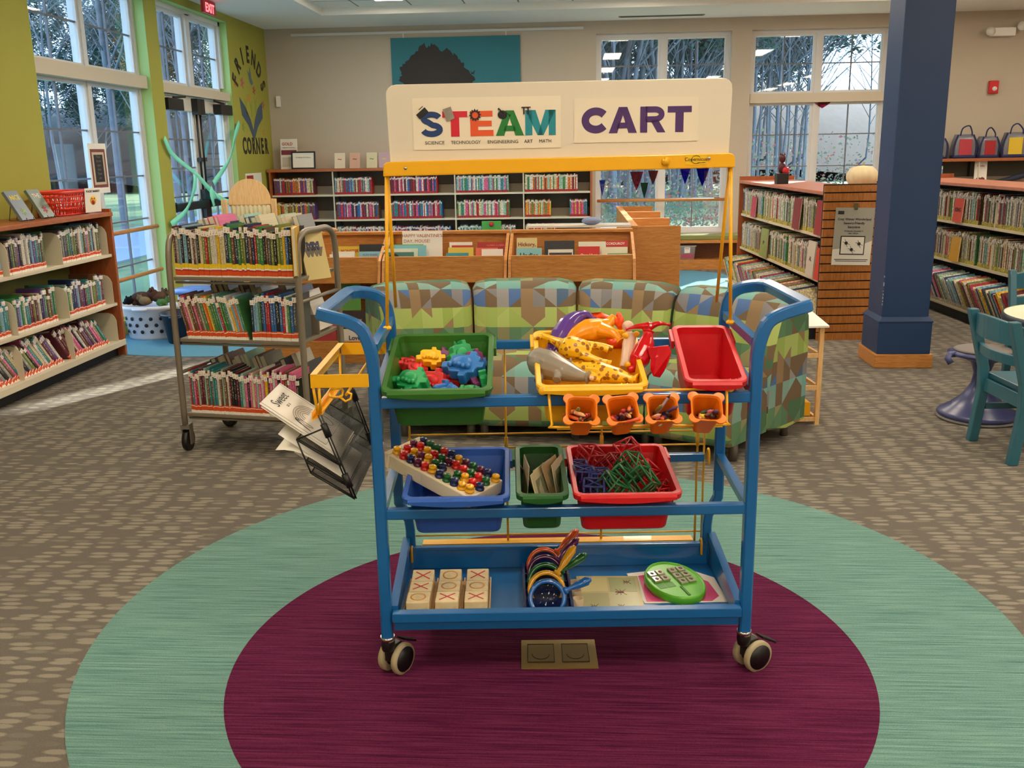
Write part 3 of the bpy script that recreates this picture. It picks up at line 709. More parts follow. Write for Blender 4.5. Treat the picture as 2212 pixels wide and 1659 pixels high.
# two books with yellow covers standing out at the right end of the top shelf
def cover_book(M, w, h, t, h1, h2, label, texts, cat='book', grp=None, nm='picture_book'):
    """a book seen cover on: x = width, y = thickness back, z = height"""
    b = MB(); b.box(-w/2, w/2, 0, .0025, 0, h); b.box(-w/2, w/2, t-.0025, t, 0, h); b.box(-w/2, -w/2+.003, .0025, t-.0025, 0, h); b.box(-w/2+.003, w/2-.003, .0025, t-.0025, .004, h-.004, 1)
    o = b.build(nm, [mat('cover_'+h1.strip('#'), h1, .35), M_pages], frame=M, fixn=True); tag(o, label, cat, grp)
    for (s, size, x, z, hc, bold) in texts:
        q = text_mb(s, size, bold, .0006, 'CENTER', M=T(x, -.0008, z))
        q.build('title', mat('ink_'+hc.strip('#'), hc, .5), o)
    return o
cover_book(TR @ T(.675, .02, .93) @ RZ(-72), .15, .235, .02, '#d9a928', '', 'yellow covered book turned outward at the right end of the cart top shelf', [('STEVE', .042, 0, .12, '#8a7020', .001), ('JENKINS', .02, 0, .07, '#8a7020', 0)], nm='book')
cover_book(TR @ T(.72, .19, .89) @ RZ(64) @ RX(-14), .15, .26, .012, '#cdbb7c', '', 'worn yellowed book with a dark picture hung over the right rail of the cart', [('MM', .05, 0, .15, '#3a3f5c', .006), ('WW', .05, 0, .12, '#6c6458', .006)], nm='book')

# ---------------------------------------------------------------- long low bookcase under the green wall
LC = T(-3.52, 7.11, 0) @ RZ(90)       # x runs away from the viewer along the wall, y towards the wall ... spines at y=0
LC = Matrix(((0, -1, 0, -3.53), (1, 0, 0, 0), (0, 0, 1, 0), (0, 0, 0, 1)))   # local x -> +Y, local y -> -X
lc = thing('low_bookcase', 'low cherry wood bookcase with beige metal shelves along the green wall', 'bookcase', T(-3.53, 7.1, 0))
Y0, Y1 = 1.2, 7.08
mb = MB(); mb.box(-3.89, -3.49, Y0, Y1+.03, 1.075, 1.105); mb.build('top_board', M_cherry, lc, frame=Matrix(), bevel=.004)
mb = MB(); mb.box(-3.89, -3.50, Y1, Y1+.03, 0, 1.13); mb.build('end_panel', M_cherryv, lc, frame=Matrix(), bevel=.003)
mb = MB(); mb.box(-3.89, -3.56, Y0, Y1, 0, .10); mb.build('kick_plate', M_kick, lc, frame=Matrix())
mb = MB(); mb.box(-3.89, -3.87, Y0, Y1, .1, 1.07); mb.build('back_panel', mat('olive_back', '#7d7c40', .7), lc, frame=Matrix())
for z in (.79, .415):
    mb = MB(); mb.box(-3.87, -3.52, Y0, Y1, z-.022, z); mb.build('shelf', M_shelf, lc, frame=Matrix(), bevel=.003)
mb = MB(); mb.box(-3.87, -3.50, Y0, Y1, .10, .122); mb.box(-3.50, -3.485, Y0, Y1, .085, .13); mb.build('shelf', M_shelf, lc, frame=Matrix(), bevel=.003)
dpoly = [(0, 0), (.25, 0), (.25, .17)]+[(.17+.08*math.cos(R_(a)), .13+.06*math.sin(R_(a))+.04) for a in (30, 60, 90)]+[(.03, .23), (0, .23)]
def bracket(y, z, par, x0=-3.52, dirx=-1, frame=None):
    mb = MB(); w = .31
    poly = [(0, -.02), (w, -.02), (w, .22), (.06, .22), (.03, .21), (.012, .19), (0, .16)]
    n = len(poly); vs = [(x0+dirx*p[0], y+e, z+p[1]) for e in (-.002, .002) for p in poly]
    mb.add(vs, [tuple(range(n)), tuple(range(n, 2*n))]+[(i, (i+1) % n, n+(i+1) % n, n+i) for i in range(n)])
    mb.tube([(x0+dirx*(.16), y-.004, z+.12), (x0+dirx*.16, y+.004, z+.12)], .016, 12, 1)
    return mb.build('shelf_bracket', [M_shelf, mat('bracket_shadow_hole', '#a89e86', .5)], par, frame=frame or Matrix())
for z in (.79, .415, .122):
    for y in (5.1, 5.73, 6.37, 7.03): bracket(y, z, lc)
def casecol(x, r):
    return r.choice(['navy', 'dark grey', 'black', 'purple', 'grey', 'white', 'maroon', 'teal', 'pale blue', 'olive green', 'brown', 'green'] + (['pink', 'red'] if x > 6.75 else []))
lcx = lambda z: LC @ T(0, .02, z)
row(lcx(.79), 5.42, 6.98, (.20, .255), (.15, .2), (.017, .030), casecol, 'top shelf of the low bookcase', 'books on the low bookcase top shelf', 'case', rb, gaps=((5.70, 5.78), (6.20, 6.40)))
row(lcx(.415), 5.35, 6.98, (.19, .25), (.15, .2), (.017, .030), pick('white', 'grey', 'teal', 'pale blue', 'cream', 'olive green', 'maroon', 'green', 'brown', 'purple', 'navy'), 'middle shelf of the low bookcase', 'books on the low bookcase middle shelf', 'case', rb, gaps=((5.70, 5.78), (6.25, 6.40)))
row(lcx(.122) @ RX(-8), 5.30, 6.95, (.23, .30), (.17, .22), (.018, .034), pick('white', 'grey', 'brown', 'black', 'purple', 'cream', 'olive green', 'teal', 'maroon', 'pink'), 'bottom shelf of the low bookcase', 'leaning books on the low bookcase bottom shelf', 'case', rb, lean=33, gaps=((6.28, 6.36),))
# things on top of the low bookcase
def wire_stand(M, label):
    t = thing('display_stand', label, 'book stand', M); mb = MB()
    for x in (-.04, .04): mb.tube([(x, -.07, .02), (x, -.075, .004), (x, .05, .004), (x, .03, .10)], .003, 6)
    mb.cyl((-.04, .03, .1), (.04, .03, .1), .003, 6); mb.build('wire', M_black, t)
for i, (y, c, l, txt) in enumerate(((6.16, '#6b7a8a', 'upright display book with a yellow title on the low bookcase, further from the red basket', 'NICE'), (6.42, '#6a7a72', 'upright display book with a grey and red cover just left of the red basket', 'THE'))):
    F = T(-3.66, y, 1.107) @ RZ(88)
    wire_stand(F, 'black wire stand holding the display book ' + ('further from' if i == 0 else 'nearer to')+' the red basket')
    cover_book(F @ T(0, -.062, .008) @ RX(-30), .14, .215, .02, c, '', l, [(txt, .045, 0, .15, '#e0cc4a' if i == 0 else '#d8d0c0', .001), ('*', .12, 0, .0, '#7c9c60' if i == 0 else '#9a3038', .002)])
# red basket
bk = thing('basket', 'orange-red open weave plastic basket on the low bookcase', 'basket', T(-3.70, 6.79, 1.107) @ RZ(90))
M_rb = mat('orange_red_plastic', '#e23a1c', .4)
mb = MB()
n = 48
def brim(t, w, d): # rounded rectangle param
    p = rrect(w, d, .05, 6); return p
for lv, (w, d, z) in enumerate(((.40, .20, .006), (.42, .215, .05), (.44, .23, .09), (.46, .245, .13), (.48, .26, .165))):
    mb.tube([(x, y, z) for x, y in rrect(w, d, .05, 5)], .006 if lv < 4 else .009, 6, closed=True)
lo, hi = rrect(.40, .20, .05, 5), rrect(.48, .26, .05, 5)
def resample(p, k):
    P = [Vector((a, b)) for a, b in p]; ds = [(P[(i+1) % len(P)]-P[i]).length for i in range(len(P))]; tot = sum(ds); out = []
    for j in range(k):
        s = tot*j/k; i = 0
        while s > ds[i]: s -= ds[i]; i += 1
        out.append(P[i].lerp(P[(i+1) % len(P)], s/ds[i]))
    return out
a, b = resample(lo, 44), resample(hi, 44)
for p, q in zip(a, b): mb.tube([(p.x, p.y, .006), (q.x, q.y, .165)], .0055, 4, square=False)
mb.prism(lo, 0, .006); mb.rings([[(x, y, z) for x, y in rrect(w, d, .05, 5)] for w, d, z in ((.475, .255, .15), (.505, .285, .155), (.505, .285, .172), (.475, .255, .172))], cap0=False, cap1=False)
mb.build('body', M_rb, bk)
sg = thing('basket_sign', 'white paper sign with a silly face emoji clipped to the red basket', 'sign', T(-3.545, 6.93, 1.115) @ RZ(78) @ RX(4))
MB().box(-.085, .085, 0, .002, 0, .175).build('sheet', M_paper, sg)
text_mb('YUCKY BASKET', .021, .0006, .0005, M=T(0, -.001, .145)).build('lettering', M_ink, sg)
mb = MB(); mb.lathe([(.0001, 0), (.033, 0), (.033, .0006), (.0001, .0006)], 24, 0, T(0, 0, .085) @ RX(90)); mb.build('emoji_face', mat('emoji_yellow', '#f0b428', .5), sg)
mb = MB(); mb.lathe([(.0001, 0), (.016, 0), (.016, .0012), (.0001, .0012)], 16, 0, T(0, 0, .074) @ RX(90)); mb.build('emoji_mouth', mat('emoji_mouth', '#c02818', .5), sg)
for sx in (-1, 1): text_mb('>' if sx < 0 else '<', .02, .001, .0012, M=T(sx*.012, -.001, .092)).build('emoji_eye', M_ink, sg)
# poster hanging in the left window
ps = thing('hanging_notice', 'white bordered maroon and black notice hanging in the tall left window', 'notice', T(-3.90, 7.80, 1.22) @ RZ(90))
MB().box(-.15, .15, 0, .003, 0, .40).build('sheet', M_paper, ps)
for nm, c, (a, b_, c0, c1) in (('border', '#7c3f3c', (-.125, .125, .045, .355)), ('inner_border', '#c8b89c', (-.10, .10, .07, .33)), ('panel', '#231e1e', (-.075, .075, .09, .31))):
    k = {'border': 1, 'inner_border': 2, 'panel': 3}[nm]
    MB().box(a, b_, -.0006*k, 0, c0, c1).build(nm, mat('notice_'+nm, c, .6), ps)
for i, s in enumerate(('Please', 'do not', 'open', 'door', 'Thank', 'you')):
    text_mb(s, .03, 0, .0005, M=T(0, -.0022, .285-.034*i)).build('lettering', mat('faded_print', '#6d6660', .6), ps)
# display case of books on end: rest in MORE BOOK ROWS below

# ================================================================ the many books further off, one object
M_rows = attr_mat('far_book_covers'); far = MB(); far.color = (1, 1, 1, 1)
rf = random.Random(33)
def far_row(F, x0, x1, hr, d, tr, names, band, lean=0, wtop=True, fill=None):
    x = x0
    while True:
        t = rf.uniform(*tr); adv = t/math.cos(R_(lean))
        if x+adv > x1: break
        if fill and not fill(x): x += adv; continue
        h = rf.uniform(*hr); M = F @ T(x+adv/2, rf.uniform(0, .008), .001) @ RY(-lean)
        if lean: M = F @ T(x+adv*.98, rf.uniform(0, .01), .001) @ RY(-lean) @ T(-t/2, 0, 0)
        far.color = col(PAL[rf.choice(names)]); far.box(-t*.48, t*.48, .004, d, 0, h, 0, M)
        if band: far.color = col(band); far.box(-t*.48, t*.48, 0, .02, .0, h*.13, 0, M)
        if wtop: far.color = (.6, .55, .48, 1); far.box(-t*.48, t*.48, 0, .02, h*.86, h*.96, 0, M)
        x += adv
# ---------------------------------------------------------------- wall bookcases at the back
def back_case(x0, x1, ups, lab, rows=True, top=1.325):
    y0, y1 = 12.14, 12.47
    t = thing('wall_bookcase', lab, 'bookcase', T(x0, y0, 0))
    F = Matrix()
    mb = MB(); mb.box(x0-.02, x1+.02, y0-.02, y1, top-.035, top); mb.build('top_board', M_cherry, t, frame=F, bevel=.003)
    for x in (x0, x1-.025): MB().box(x, x+.025, y0-.01, y1, 0, top-.035).build('end_panel', M_cherryv, t, frame=F)
    MB().box(x0+.025, x1-.025, y1-.012, y1, 0, top-.035).build('back_panel', M_shelfd, t, frame=F)
    for z in (1.003, .69, .375, .1):
        MB().box(x0+.025, x1-.025, y0, y1-.012, z-.022, z).build('shelf', M_shelf, t, frame=F)
        if z > .2: MB().box(x0+.025, x1-.025, y1-.10, y1-.012, z, z+.10).build('shelf_backstop', mat('shelf_backstop', '#8c8270', .6), t, frame=F)
    MB().box(x0+.025, x1-.025, y0+.02, y1, 0, .078).build('kick_plate', M_kick, t, frame=F)
    for u in ups:
        mb = MB(); mb.box(u-.008, u+.008, y0+.002, y0+.012, .1, top-.035); mb.box(u-.012, u+.012, y1-.03, y1-.012, .1, top-.035, 1); mb.build('upright', [M_shelf, M_kick], t, frame=F)
    return t
ups = [-3.04, -2.33, -1.485, -.62]
back_case(-3.86, .24, ups, 'long wooden-topped bookcase on the beige back wall left of the windows')
secs = [-3.83]+ups+[.21]
P1 = [['red', 'maroon', 'purple', 'orange', 'brown', 'olive green', 'cream'], ['cream', 'white', 'pale blue', 'blue', 'brown', 'grey', 'red'], ['blue', 'pale blue', 'maroon', 'pink', 'white', 'red', 'navy'], ['teal', 'mint', 'white', 'pale blue', 'green', 'pink', 'teal'], ['red', 'green', 'mint', 'cream', 'maroon', 'white', 'orange']]
P2 = [['yellow', 'olive green', 'cream', 'purple', 'brown', 'orange'], ['blue', 'red', 'maroon', 'white', 'navy', 'pink', 'brown'], ['blue', 'teal', 'red', 'white', 'maroon', 'pink'], ['mint', 'green', 'red', 'white', 'cream', 'teal', 'pink'], ['mint', 'yellow', 'cream', 'olive green', 'orange', 'mint']]
ends1 = [.70, .72, .76, .80, .85]; ends2 = [.70, .82, .82, .82, .42]
for i in range(5):
    a, b = secs[i]+.02, secs[i+1]-.02; w = b-a
    for z, P, e, h in ((1.003, P1, ends1, (.195, .215)), (.69, P2, ends2, (.195, .225)), (.375, P1, [.85, .9, .95, .9, .5], (.20, .225))):
        far_row(T(a, 12.15, z), 0, w*e[i], h, .16, (.012, .019), P[i], '#a01c22')
        mbn = None
far_row(T(-.04, 12.15, .69), 0, .23, (.20, .22), .16, (.012, .017), ['yellow', 'purple', 'red', 'pink', 'teal'], '#a01c22')
back_case(4.05, 6.6, [4.92, 5.78], 'wooden-topped bookcase on the back wall right of the column, tote bags on top')
far_row(T(4.08, 12.15, 1.003), 0, .42, (.21, .24), .16, (.018, .03), ['blue', 'pale blue'], None)
# ---------------------------------------------------------------- double sided stacks on the right
def stack(M, L, W, lab, ep=True, palettes=None, pieces=()):
    t = thing('shelving_run', lab, 'bookcase', M)
    mb = MB(); mb.box(-.015, W+.015, .02, L, 1.13, 1.158); mb.build('top_board', wood('pinkish_wood', '#a8664c', '#b87860', (9, 1, 9)), t, bevel=.003)
    MB().box(W/2-.02, W/2+.02, .03, L-.02, .1, 1.13).build('back_panel', M_kick, t)
    MB().box(.04, W-.04, .03, L-.02, 0, .10).build('kick_plate', M_kick, t)
    for z in (.812, .46):
        MB().box(.015, W-.015, .03, L-.02, z-.022, z).build('shelf', M_shelf, t)
    mb = MB()
    for s in (1, -1):
        xa = 0 if s > 0 else W
        mb.add([(xa-s*.13, .03, .10), (xa+s*(W/2-.02), .03, .17), (xa+s*(W/2-.02), L-.02, .17), (xa-s*.13, L-.02, .10), (xa-s*.13, .03, .085), (xa+s*(W/2-.02), .03, .155), (xa+s*(W/2-.02), L-.02, .155), (xa-s*.13, L-.02, .085)],
               [(0, 1, 2, 3), (7, 6, 5, 4), (0, 4, 5, 1), (1, 5, 6, 2), (2, 6, 7, 3), (3, 7, 4, 0)])
    mb.build('sloping_shelf', M_shelf, t)
    MB().box(-.10, W+.10, .03, L-.02, 0, .085).build('base', M_kick, t)
    n = int(L/.9)
    for i in range(1, n+1):
        y = L*i/(n+.3)
        for z in (.812, .46):
            mb = MB(); mb.box(.01, W/2-.02, y-.002, y+.002, z-.015, z+.21); mb.box(W/2+.02, W-.01, y-.002, y+.002, z-.015, z+.21); mb.build('divider', M_shelf, t)
    MB().box(-.01, W+.01, L-.02, L+.01, 0, 1.2).build('end_panel', M_cherryv, t)
    if ep:
        # slatwall end panel
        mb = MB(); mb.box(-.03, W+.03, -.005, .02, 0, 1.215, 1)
        z = .0; k = 0
        while z < 1.19:
            z1 = min(1.215, z+.068); mb.box(-.03, W+.03, -.022, -.005, z, z1-.010, 0); z = z1; k += 1
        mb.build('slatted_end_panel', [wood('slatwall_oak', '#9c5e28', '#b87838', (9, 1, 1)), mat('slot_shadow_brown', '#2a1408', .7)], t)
    return t
ra = random.Random(4)
SA = T(1.955, 7.57, 0) @ RZ(3.2); LA = 2.95
stack(SA, LA, .56, 'double-sided picture book shelving run with a slatted end panel left of the blue column')
SB = T(3.65, 5.5, 0) @ RZ(3.2); LB = 4.85
stack(SB, LB, .56, 'double-sided picture book shelving run at the right edge behind the small table', ep=False)
pale = ['white', 'white', 'cream', 'grey', 'brown', 'dark grey', 'olive green', 'maroon', 'pale blue', 'cream', 'white', 'red', 'green', 'mint']
for F0, L in ((SA, LA), (SB, LB)):
    # left-hand faces: frame with x running towards the viewer, spines to -x
    F = F0 @ T(.02, L, 0) @ RZ(-90)
    for z in (.812, .46):
        gl = lambda x: (x % .92) < .86
        far_row(F @ T(0, 0, z), .05, L-.05, (.23, .275), .2, (.010, .018), pale, '#b5a94e', fill=gl)
    Fb = F @ T(0, -.13, .105) @ RX(9)
    far_row(Fb, .05, L-.25, (.24, .30), .24, (.012, .02), ['white', 'cream', 'grey', 'pale blue', 'mint', 'olive green', 'red', 'yellow', 'maroon', 'navy', 'pink'], '#cfc6b0', lean=36, wtop=False)
# odd: dark red and bright face-on covers in the runs
def face_on(F0, L, yv, z, w, h, hexc, lab, txt=''):
    M = F0 @ T(.0, yv, z) @ RZ(-90)
    cover_book(M @ T(0, -.012, 0) @ RX(-4), w, h, .012, hexc, '', lab, [(txt, .05, 0, h*.45, '#1d1a18', .001)] if txt else [])
face_on(SA, LA, .16, .813, .22, .27, '#8e1820', 'dark red picture book face-on at near end of top shelf by slatted panel')
face_on(SA, LA, .80, .813, .20, .26, '#7a1a22', 'dark red picture book face-on midway along top shelf of slatted run')
face_on(SA, LA, 2.32, .813, .16, .20, '#b82848', 'crimson picture book face-on at far end of top shelf of slatted run')
face_on(SA, LA, .14, .461, .12, .25, '#c8321c', 'bright red book end-on beside the slatted panel, middle shelf')
face_on(SA, LA, .34, .461, .20, .29, '#c9c2b4', 'white alphabet book shown face-on near the slatted panel, middle shelf', 'AL')
face_on(SA, LA, 1.86, .461, .24, .27, '#8a9a54', 'green picture book shown face-on midway along the middle shelf of the slatted run', 'FP')
face_on(SB, LB, 3.40, .813, .17, .21, '#c63c18', 'orange-red picture book shown face-on on the top shelf of the right-hand run', 'KING')
face_on(SB, LB, 3.40, .461, .17, .22, '#d09a18', 'golden yellow picture book shown face-on on the middle shelf of the right-hand run')
o = far.build('shelved_books', [M_rows], fixn=False)
tag(o, 'hundreds of thin books standing in rows on the back wall bookcases and right-hand runs', 'books', kind='stuff')
print('BOOKS', NBOOK[0], len(far.f))
# ================================================================ sofa
def fabric():
    m = bpy.data.materials.new('triangle_pattern_upholstery'); m.use_nodes = True; nt = m.node_tree; L = nt.links
    b = nt.nodes['Principled BSDF']; b.inputs['Roughness'].default_value = .75; b.inputs['Specular IOR Level'].default_value = .25
    a = node(nt, 'ShaderNodeAttribute'); a.attribute_name = 'pat'; sp = node(nt, 'ShaderNodeSeparateXYZ'); L.new(a.outputs['Vector'], sp.inputs[0])
    def math_(op, x, y=None):
        n = node(nt, 'ShaderNodeMath', operation=op)
        for i, v in enumerate((x, y)):
            if v is None: continue
            if isinstance(v, (int, float)): n.inputs[i].default_value = v
            else: L.new(v, n.inputs[i])
        return n.outputs[0]
    u = math_('DIVIDE', sp.outputs[0], .135); v = math_('DIVIDE', sp.outputs[1], .118)
    fu, fv = math_('FLOOR', u), math_('FLOOR', v); ru, rv = math_('SUBTRACT', u, fu), math_('SUBTRACT', v, fv)
    chk = math_('MODULO', math_('ABSOLUTE', math_('ADD', fu, fv)), 2)
    inv = math_('SUBTRACT', 1, ru)
    sel = math_('ADD', math_('MULTIPLY', chk, inv), math_('MULTIPLY', math_('SUBTRACT', 1, chk), ru))
    tri = math_('GREATER_THAN', sel, rv)
    half = math_('GREATER_THAN', ru, .5)
    cmb = node(nt, 'ShaderNodeCombineXYZ'); L.new(math_('ADD', math_('MODULO', math_('ABSOLUTE', fu), 5), math_('MULTIPLY', half, .5)), cmb.inputs[0]); L.new(math_('MODULO', math_('ABSOLUTE', fv), 4), cmb.inputs[1]); L.new(tri, cmb.inputs[2])
    wn_ = node(nt, 'ShaderNodeTexWhiteNoise', noise_dimensions='3D'); L.new(cmb.outputs[0], wn_.inputs['Vector'])
    rmp = []
    for cols in (['#8fa352', '#a3b468', '#8a7254', '#94a85a', '#9caa60', '#8fa352'], ['#54775a', '#7c7a58', '#4a6c50', '#5c8060', '#8e8a62', '#6e5c46'],
                 ['#70a09a', '#84b0a6', '#6e5c46', '#7c9c92', '#7aa89e', '#70a09a'], ['#4e6c9c', '#6e5c46', '#8c8a8a', '#4a627c', '#8a7254', '#7c7a7e']):
        cr = node(nt, 'ShaderNodeValToRGB'); cr.color_ramp.interpolation = 'CONSTANT'
        cr.color_ramp.elements[0].color = col(cols[0]); cr.color_ramp.elements[1].position = 1/6; cr.color_ramp.elements[1].color = col(cols[1])
        for i in range(2, 6): e = cr.color_ramp.elements.new(i/6); e.color = col(cols[i])
        L.new(wn_.outputs['Value'], cr.inputs[0]); rmp.append(cr.outputs[0])
    rowi = math_('MODULO', math_('ABSOLUTE', fv), 4); cur = rmp[0]
    for k in (1, 2, 3):
        mx = node(nt, 'ShaderNodeMix', data_type='RGBA'); L.new(math_('GREATER_THAN', rowi, k-.5), mx.inputs[0]); L.new(cur, mx.inputs[6]); L.new(rmp[k], mx.inputs[7]); cur = mx.outputs[2]
    n2 = node(nt, 'ShaderNodeTexNoise'); n2.inputs['Scale'].default_value = 500; t = node(nt, 'ShaderNodeTexCoord'); L.new(t.outputs['Object'], n2.inputs['Vector'])
    bp = node(nt, 'ShaderNodeBump'); bp.inputs['Strength'].default_value = .3; bp.inputs['Distance'].default_value = .001; L.new(n2.outputs['Fac'], bp.inputs['Height']); L.new(bp.outputs[0], b.inputs['Normal'])
    L.new(cur, b.inputs['Base Color']); return m
M_fab = fabric()
sofa = thing('curved_sofa', 'four-section curved sofa in green, teal and brown triangle patterned fabric', 'sofa', T(0, 5.2, 0))
# plan: boundaries between the sections as (front, seat back, outer back)
BN = [((-.97, 4.86), (-1.06, 5.22), (-1.27, 5.62)), ((-.52, 4.82), (-.56, 5.26), (-.63, 5.80)), ((-.02, 4.78), (.02, 5.24), (.03, 5.80)), ((.36, 4.64), (.50, 5.06), (.66, 5.50)), ((.77, 4.42), (.97, 4.66), (1.25, 4.98))]
def capped(rings, uvs):
    mb = MB(); mb.rings(rings, 0, None, False, False, uvs=uvs)
    for r in (rings[0], rings[-1]):
        o = Vector((r[0].x, r[0].y)); c = sum((Vector(p) for p in r), Vector())/len(r); n = len(r)
        u0 = [(.13+(Vector((p.x, p.y))-o).length, p.z+.02, 0) for p in r]; uc = (.13+(Vector((c.x, c.y))-o).length, c.z+.02, 0)
        mb.add(list(r)+[c], [(i, (i+1) % n, n) for i in range(n)], 0, uv=u0+[uc])
    return mb
def cr_(a, b, c, d, t): return 0.5*((2*b)+(c-a)*t+(2*a-5*b+4*c-d)*t*t+(3*b-3*c+d-a)*t**3)
def bpt(k, s):
    """point on line k (0 front, 1 seat back, 2 outer) at arc parameter s in 0..4"""
    i = min(3, int(s)); t = s-i
    g = lambda j: Vector(BN[j][k]) if 0 <= j <= 4 else (Vector(BN[0][k])*2-Vector(BN[1][k]) if j < 0 else Vector(BN[4][k])*2-Vector(BN[3][k]))
    return cr_(g(i-1), g(i), g(i+1), g(i+2), t)
for i in range(4):
    s0, s1 = i+.012, i+.988
    # backrest profile (q: 0 = seat-back line, 1 = outer line)
    prof = [(.0, .10), (.02, .30), (.10, .55), (.22, .68), (.30, .735), (.42, .762), (.70, .765), (.88, .745), (.97, .70), (1.0, .60), (1.0, .30), (1.0, .07), (.5, .06)]
    rings = []; uvs = []
    K = 13
    for j in range(K):
        e = min(j, K-1-j); s = s0+(s1-s0)*j/(K-1); ins = (.045, .014, 0)[min(e, 2)]
        if e == 0: s = s0 if j == 0 else s1
        elif e == 1: s = s0+.035 if j == 1 else s1-.035
        a, b = bpt(1, s), bpt(2, s); u = s*.60; ring = []; uv = []; dist = 0; prev = None
        for q, z in prof:
            qq = .5+(q-.5)*(1-ins*2); zz = z-(ins*1.2 if z > .4 else -ins*.4)
            p = a.lerp(b, qq); p = Vector((p.x, p.y, zz)); 
            if prev is not None: dist += (p-prev).length
            prev = p; ring.append(p); uv.append((u, 1.022-dist, 0))
        rings.append(ring); uvs.append(uv)
    capped(rings, uvs).build('backrest', M_fab, sofa, frame=Matrix())
    prof = [(0.0, .09), (-.03, .12), (-.05, .20), (-.04, .30), (.02, .385), (.12, .425), (.5, .435), (1.0, .425), (1.05, .09)]
    rings = []; uvs = []
    for j in range(K):
        e = min(j, K-1-j); ins = (.035, .012, 0)[min(e, 2)]; s = s0+(s1-s0)*j/(K-1)
        if e == 1: s = s0+.04 if j == 1 else s1-.04
        a, b = bpt(0, s), bpt(1, s); u = s*.5+.3; ring = []; uv = []; dist = 0; prev = None
        for q, z in prof:
            p = a.lerp(b, q); p = Vector((p.x, p.y, z-(ins if z > .2 else -ins*.3)))
            if prev is not None: dist += (p-prev).length
            prev = p; ring.append(p); uv.append((u, 1.10-dist, 0))
        rings.append(ring); uvs.append(uv)
    capped(rings, uvs).build('seat', M_fab, sofa, frame=Matrix())
M_foot = mat('grey_metal_foot', '#6c665c', .4, metal=.4)
for s, k, q in ((.15, 0, .2), (.95, 0, .2), (1.1, 0, .2), (2.05, 0, .2), (2.95, 0, .25), (3.1, 0, .25), (3.9, 2, -.25), (.1, 2, -.2), (1.0, 2, -.2), (2.0, 2, -.2), (3.0, 2, -.2), (3.9, 0, .3)):
    a = bpt(k, s); b = bpt(1, s); p = a.lerp(b, abs(q)) if k == 0 else bpt(2, s).lerp(bpt(1, s), abs(q))
    mb = MB(); mb.lathe([(.0001, 0), (.020, 0), (.024, .1), (.0001, .1)], 14, 0, T(p.x, p.y, 0)); mb.build('foot', M_foot, sofa, frame=Matrix())

# ================================================================ oak picture book bins
def bin_unit(M, w, lab, low=True, right=True):
    t = thing('book_bin', lab, 'book bin', M)
    # side panels: high at the back, lower at the front
    side = [(0, 0), (.50, 0), (.50, .90), (.40, .905), (.10, .77), (.06, .745), (.0, .58), (0, .0)][:7]
    for x in (0, w-.022):
        n = len(side); vs = [(x+e, y, z) for e in (0, .022) for y, z in side]
        MB().add(vs, [tuple(range(n)), tuple(range(n, 2*n))]+[(i, (i+1) % n, n+(i+1) % n, n+i) for i in range(n)]).build('side_panel', M_oakh, t, bevel=.002)
    MB().box(.022, w-.022, .475, .50, 0, .90).build('back_panel', M_oakh, t)
    MB().box(.0, w, .44, .51, .90, .925).build('top_rail', M_oakh, t, bevel=.004)
    MB().box(.022, w-.022, .05, .072, .585, .775).build('front_panel', M_oakh, t, bevel=.003)
    MB().box(.022, w-.022, .072, .475, .585, .60).build('bin_floor', M_oakh, t)
    MB().box(.022, w-.022, .01, .03, .0, .165).build('lower_panel', M_oakh, t, bevel=.003)
    MB().box(.022, w-.022, .03, .475, .05, .065).build('lower_floor', M_oakh, t)
    return t
xb = [-2.30, -1.385, -.47, .45]
BINL = ['oak picture book bin furthest left, partly behind the grey cart', 'oak picture book bin in the middle, holding the Happy Valentine book', 'oak picture book bin on the right, holding the Hickory and Undies books']
for i in range(3): bin_unit(T(xb[i]+.004, 6.75, 0), xb[i+1]-xb[i]-.008, BINL[i])
BL2 = ['oak book bin turned sideways nearest to the sofa', 'oak book bin turned sideways, in the middle of the run', 'oak book bin turned sideways closest to the window bench']
for i, (ya, yb_) in enumerate(((7.42, 8.30), (8.31, 9.19), (9.20, 10.08))):
    t = thing('book_bin', BL2[i], 'book bin', T(.455, ya, 0))
    F = Matrix(); w = .37
    for y in (ya, yb_-.022): MB().box(.49, .455+w, y, y+.022, 0, .925 if i == 0 and y == ya else .925).build('side_panel', M_oak, t, frame=F, bevel=.002)
    MB().box(.455, .49, ya, yb_, 0, .905).build('back_panel', M_oaky, t, frame=F); MB().box(.445, .50, ya, yb_, .905, .93).build('top_rail', M_oaky, t, frame=F, bevel=.004)
    MB().box(.78, .80, ya+.022, yb_-.022, .55, .72).build('front_panel', M_oaky, t, frame=F); MB().box(.49, .78, ya+.022, yb_-.022, .55, .565).build('bin_floor', M_oaky, t, frame=F)
    MB().box(.78, .80, ya+.022, yb_-.022, 0, .165).build('lower_panel', M_oaky, t, frame=F)
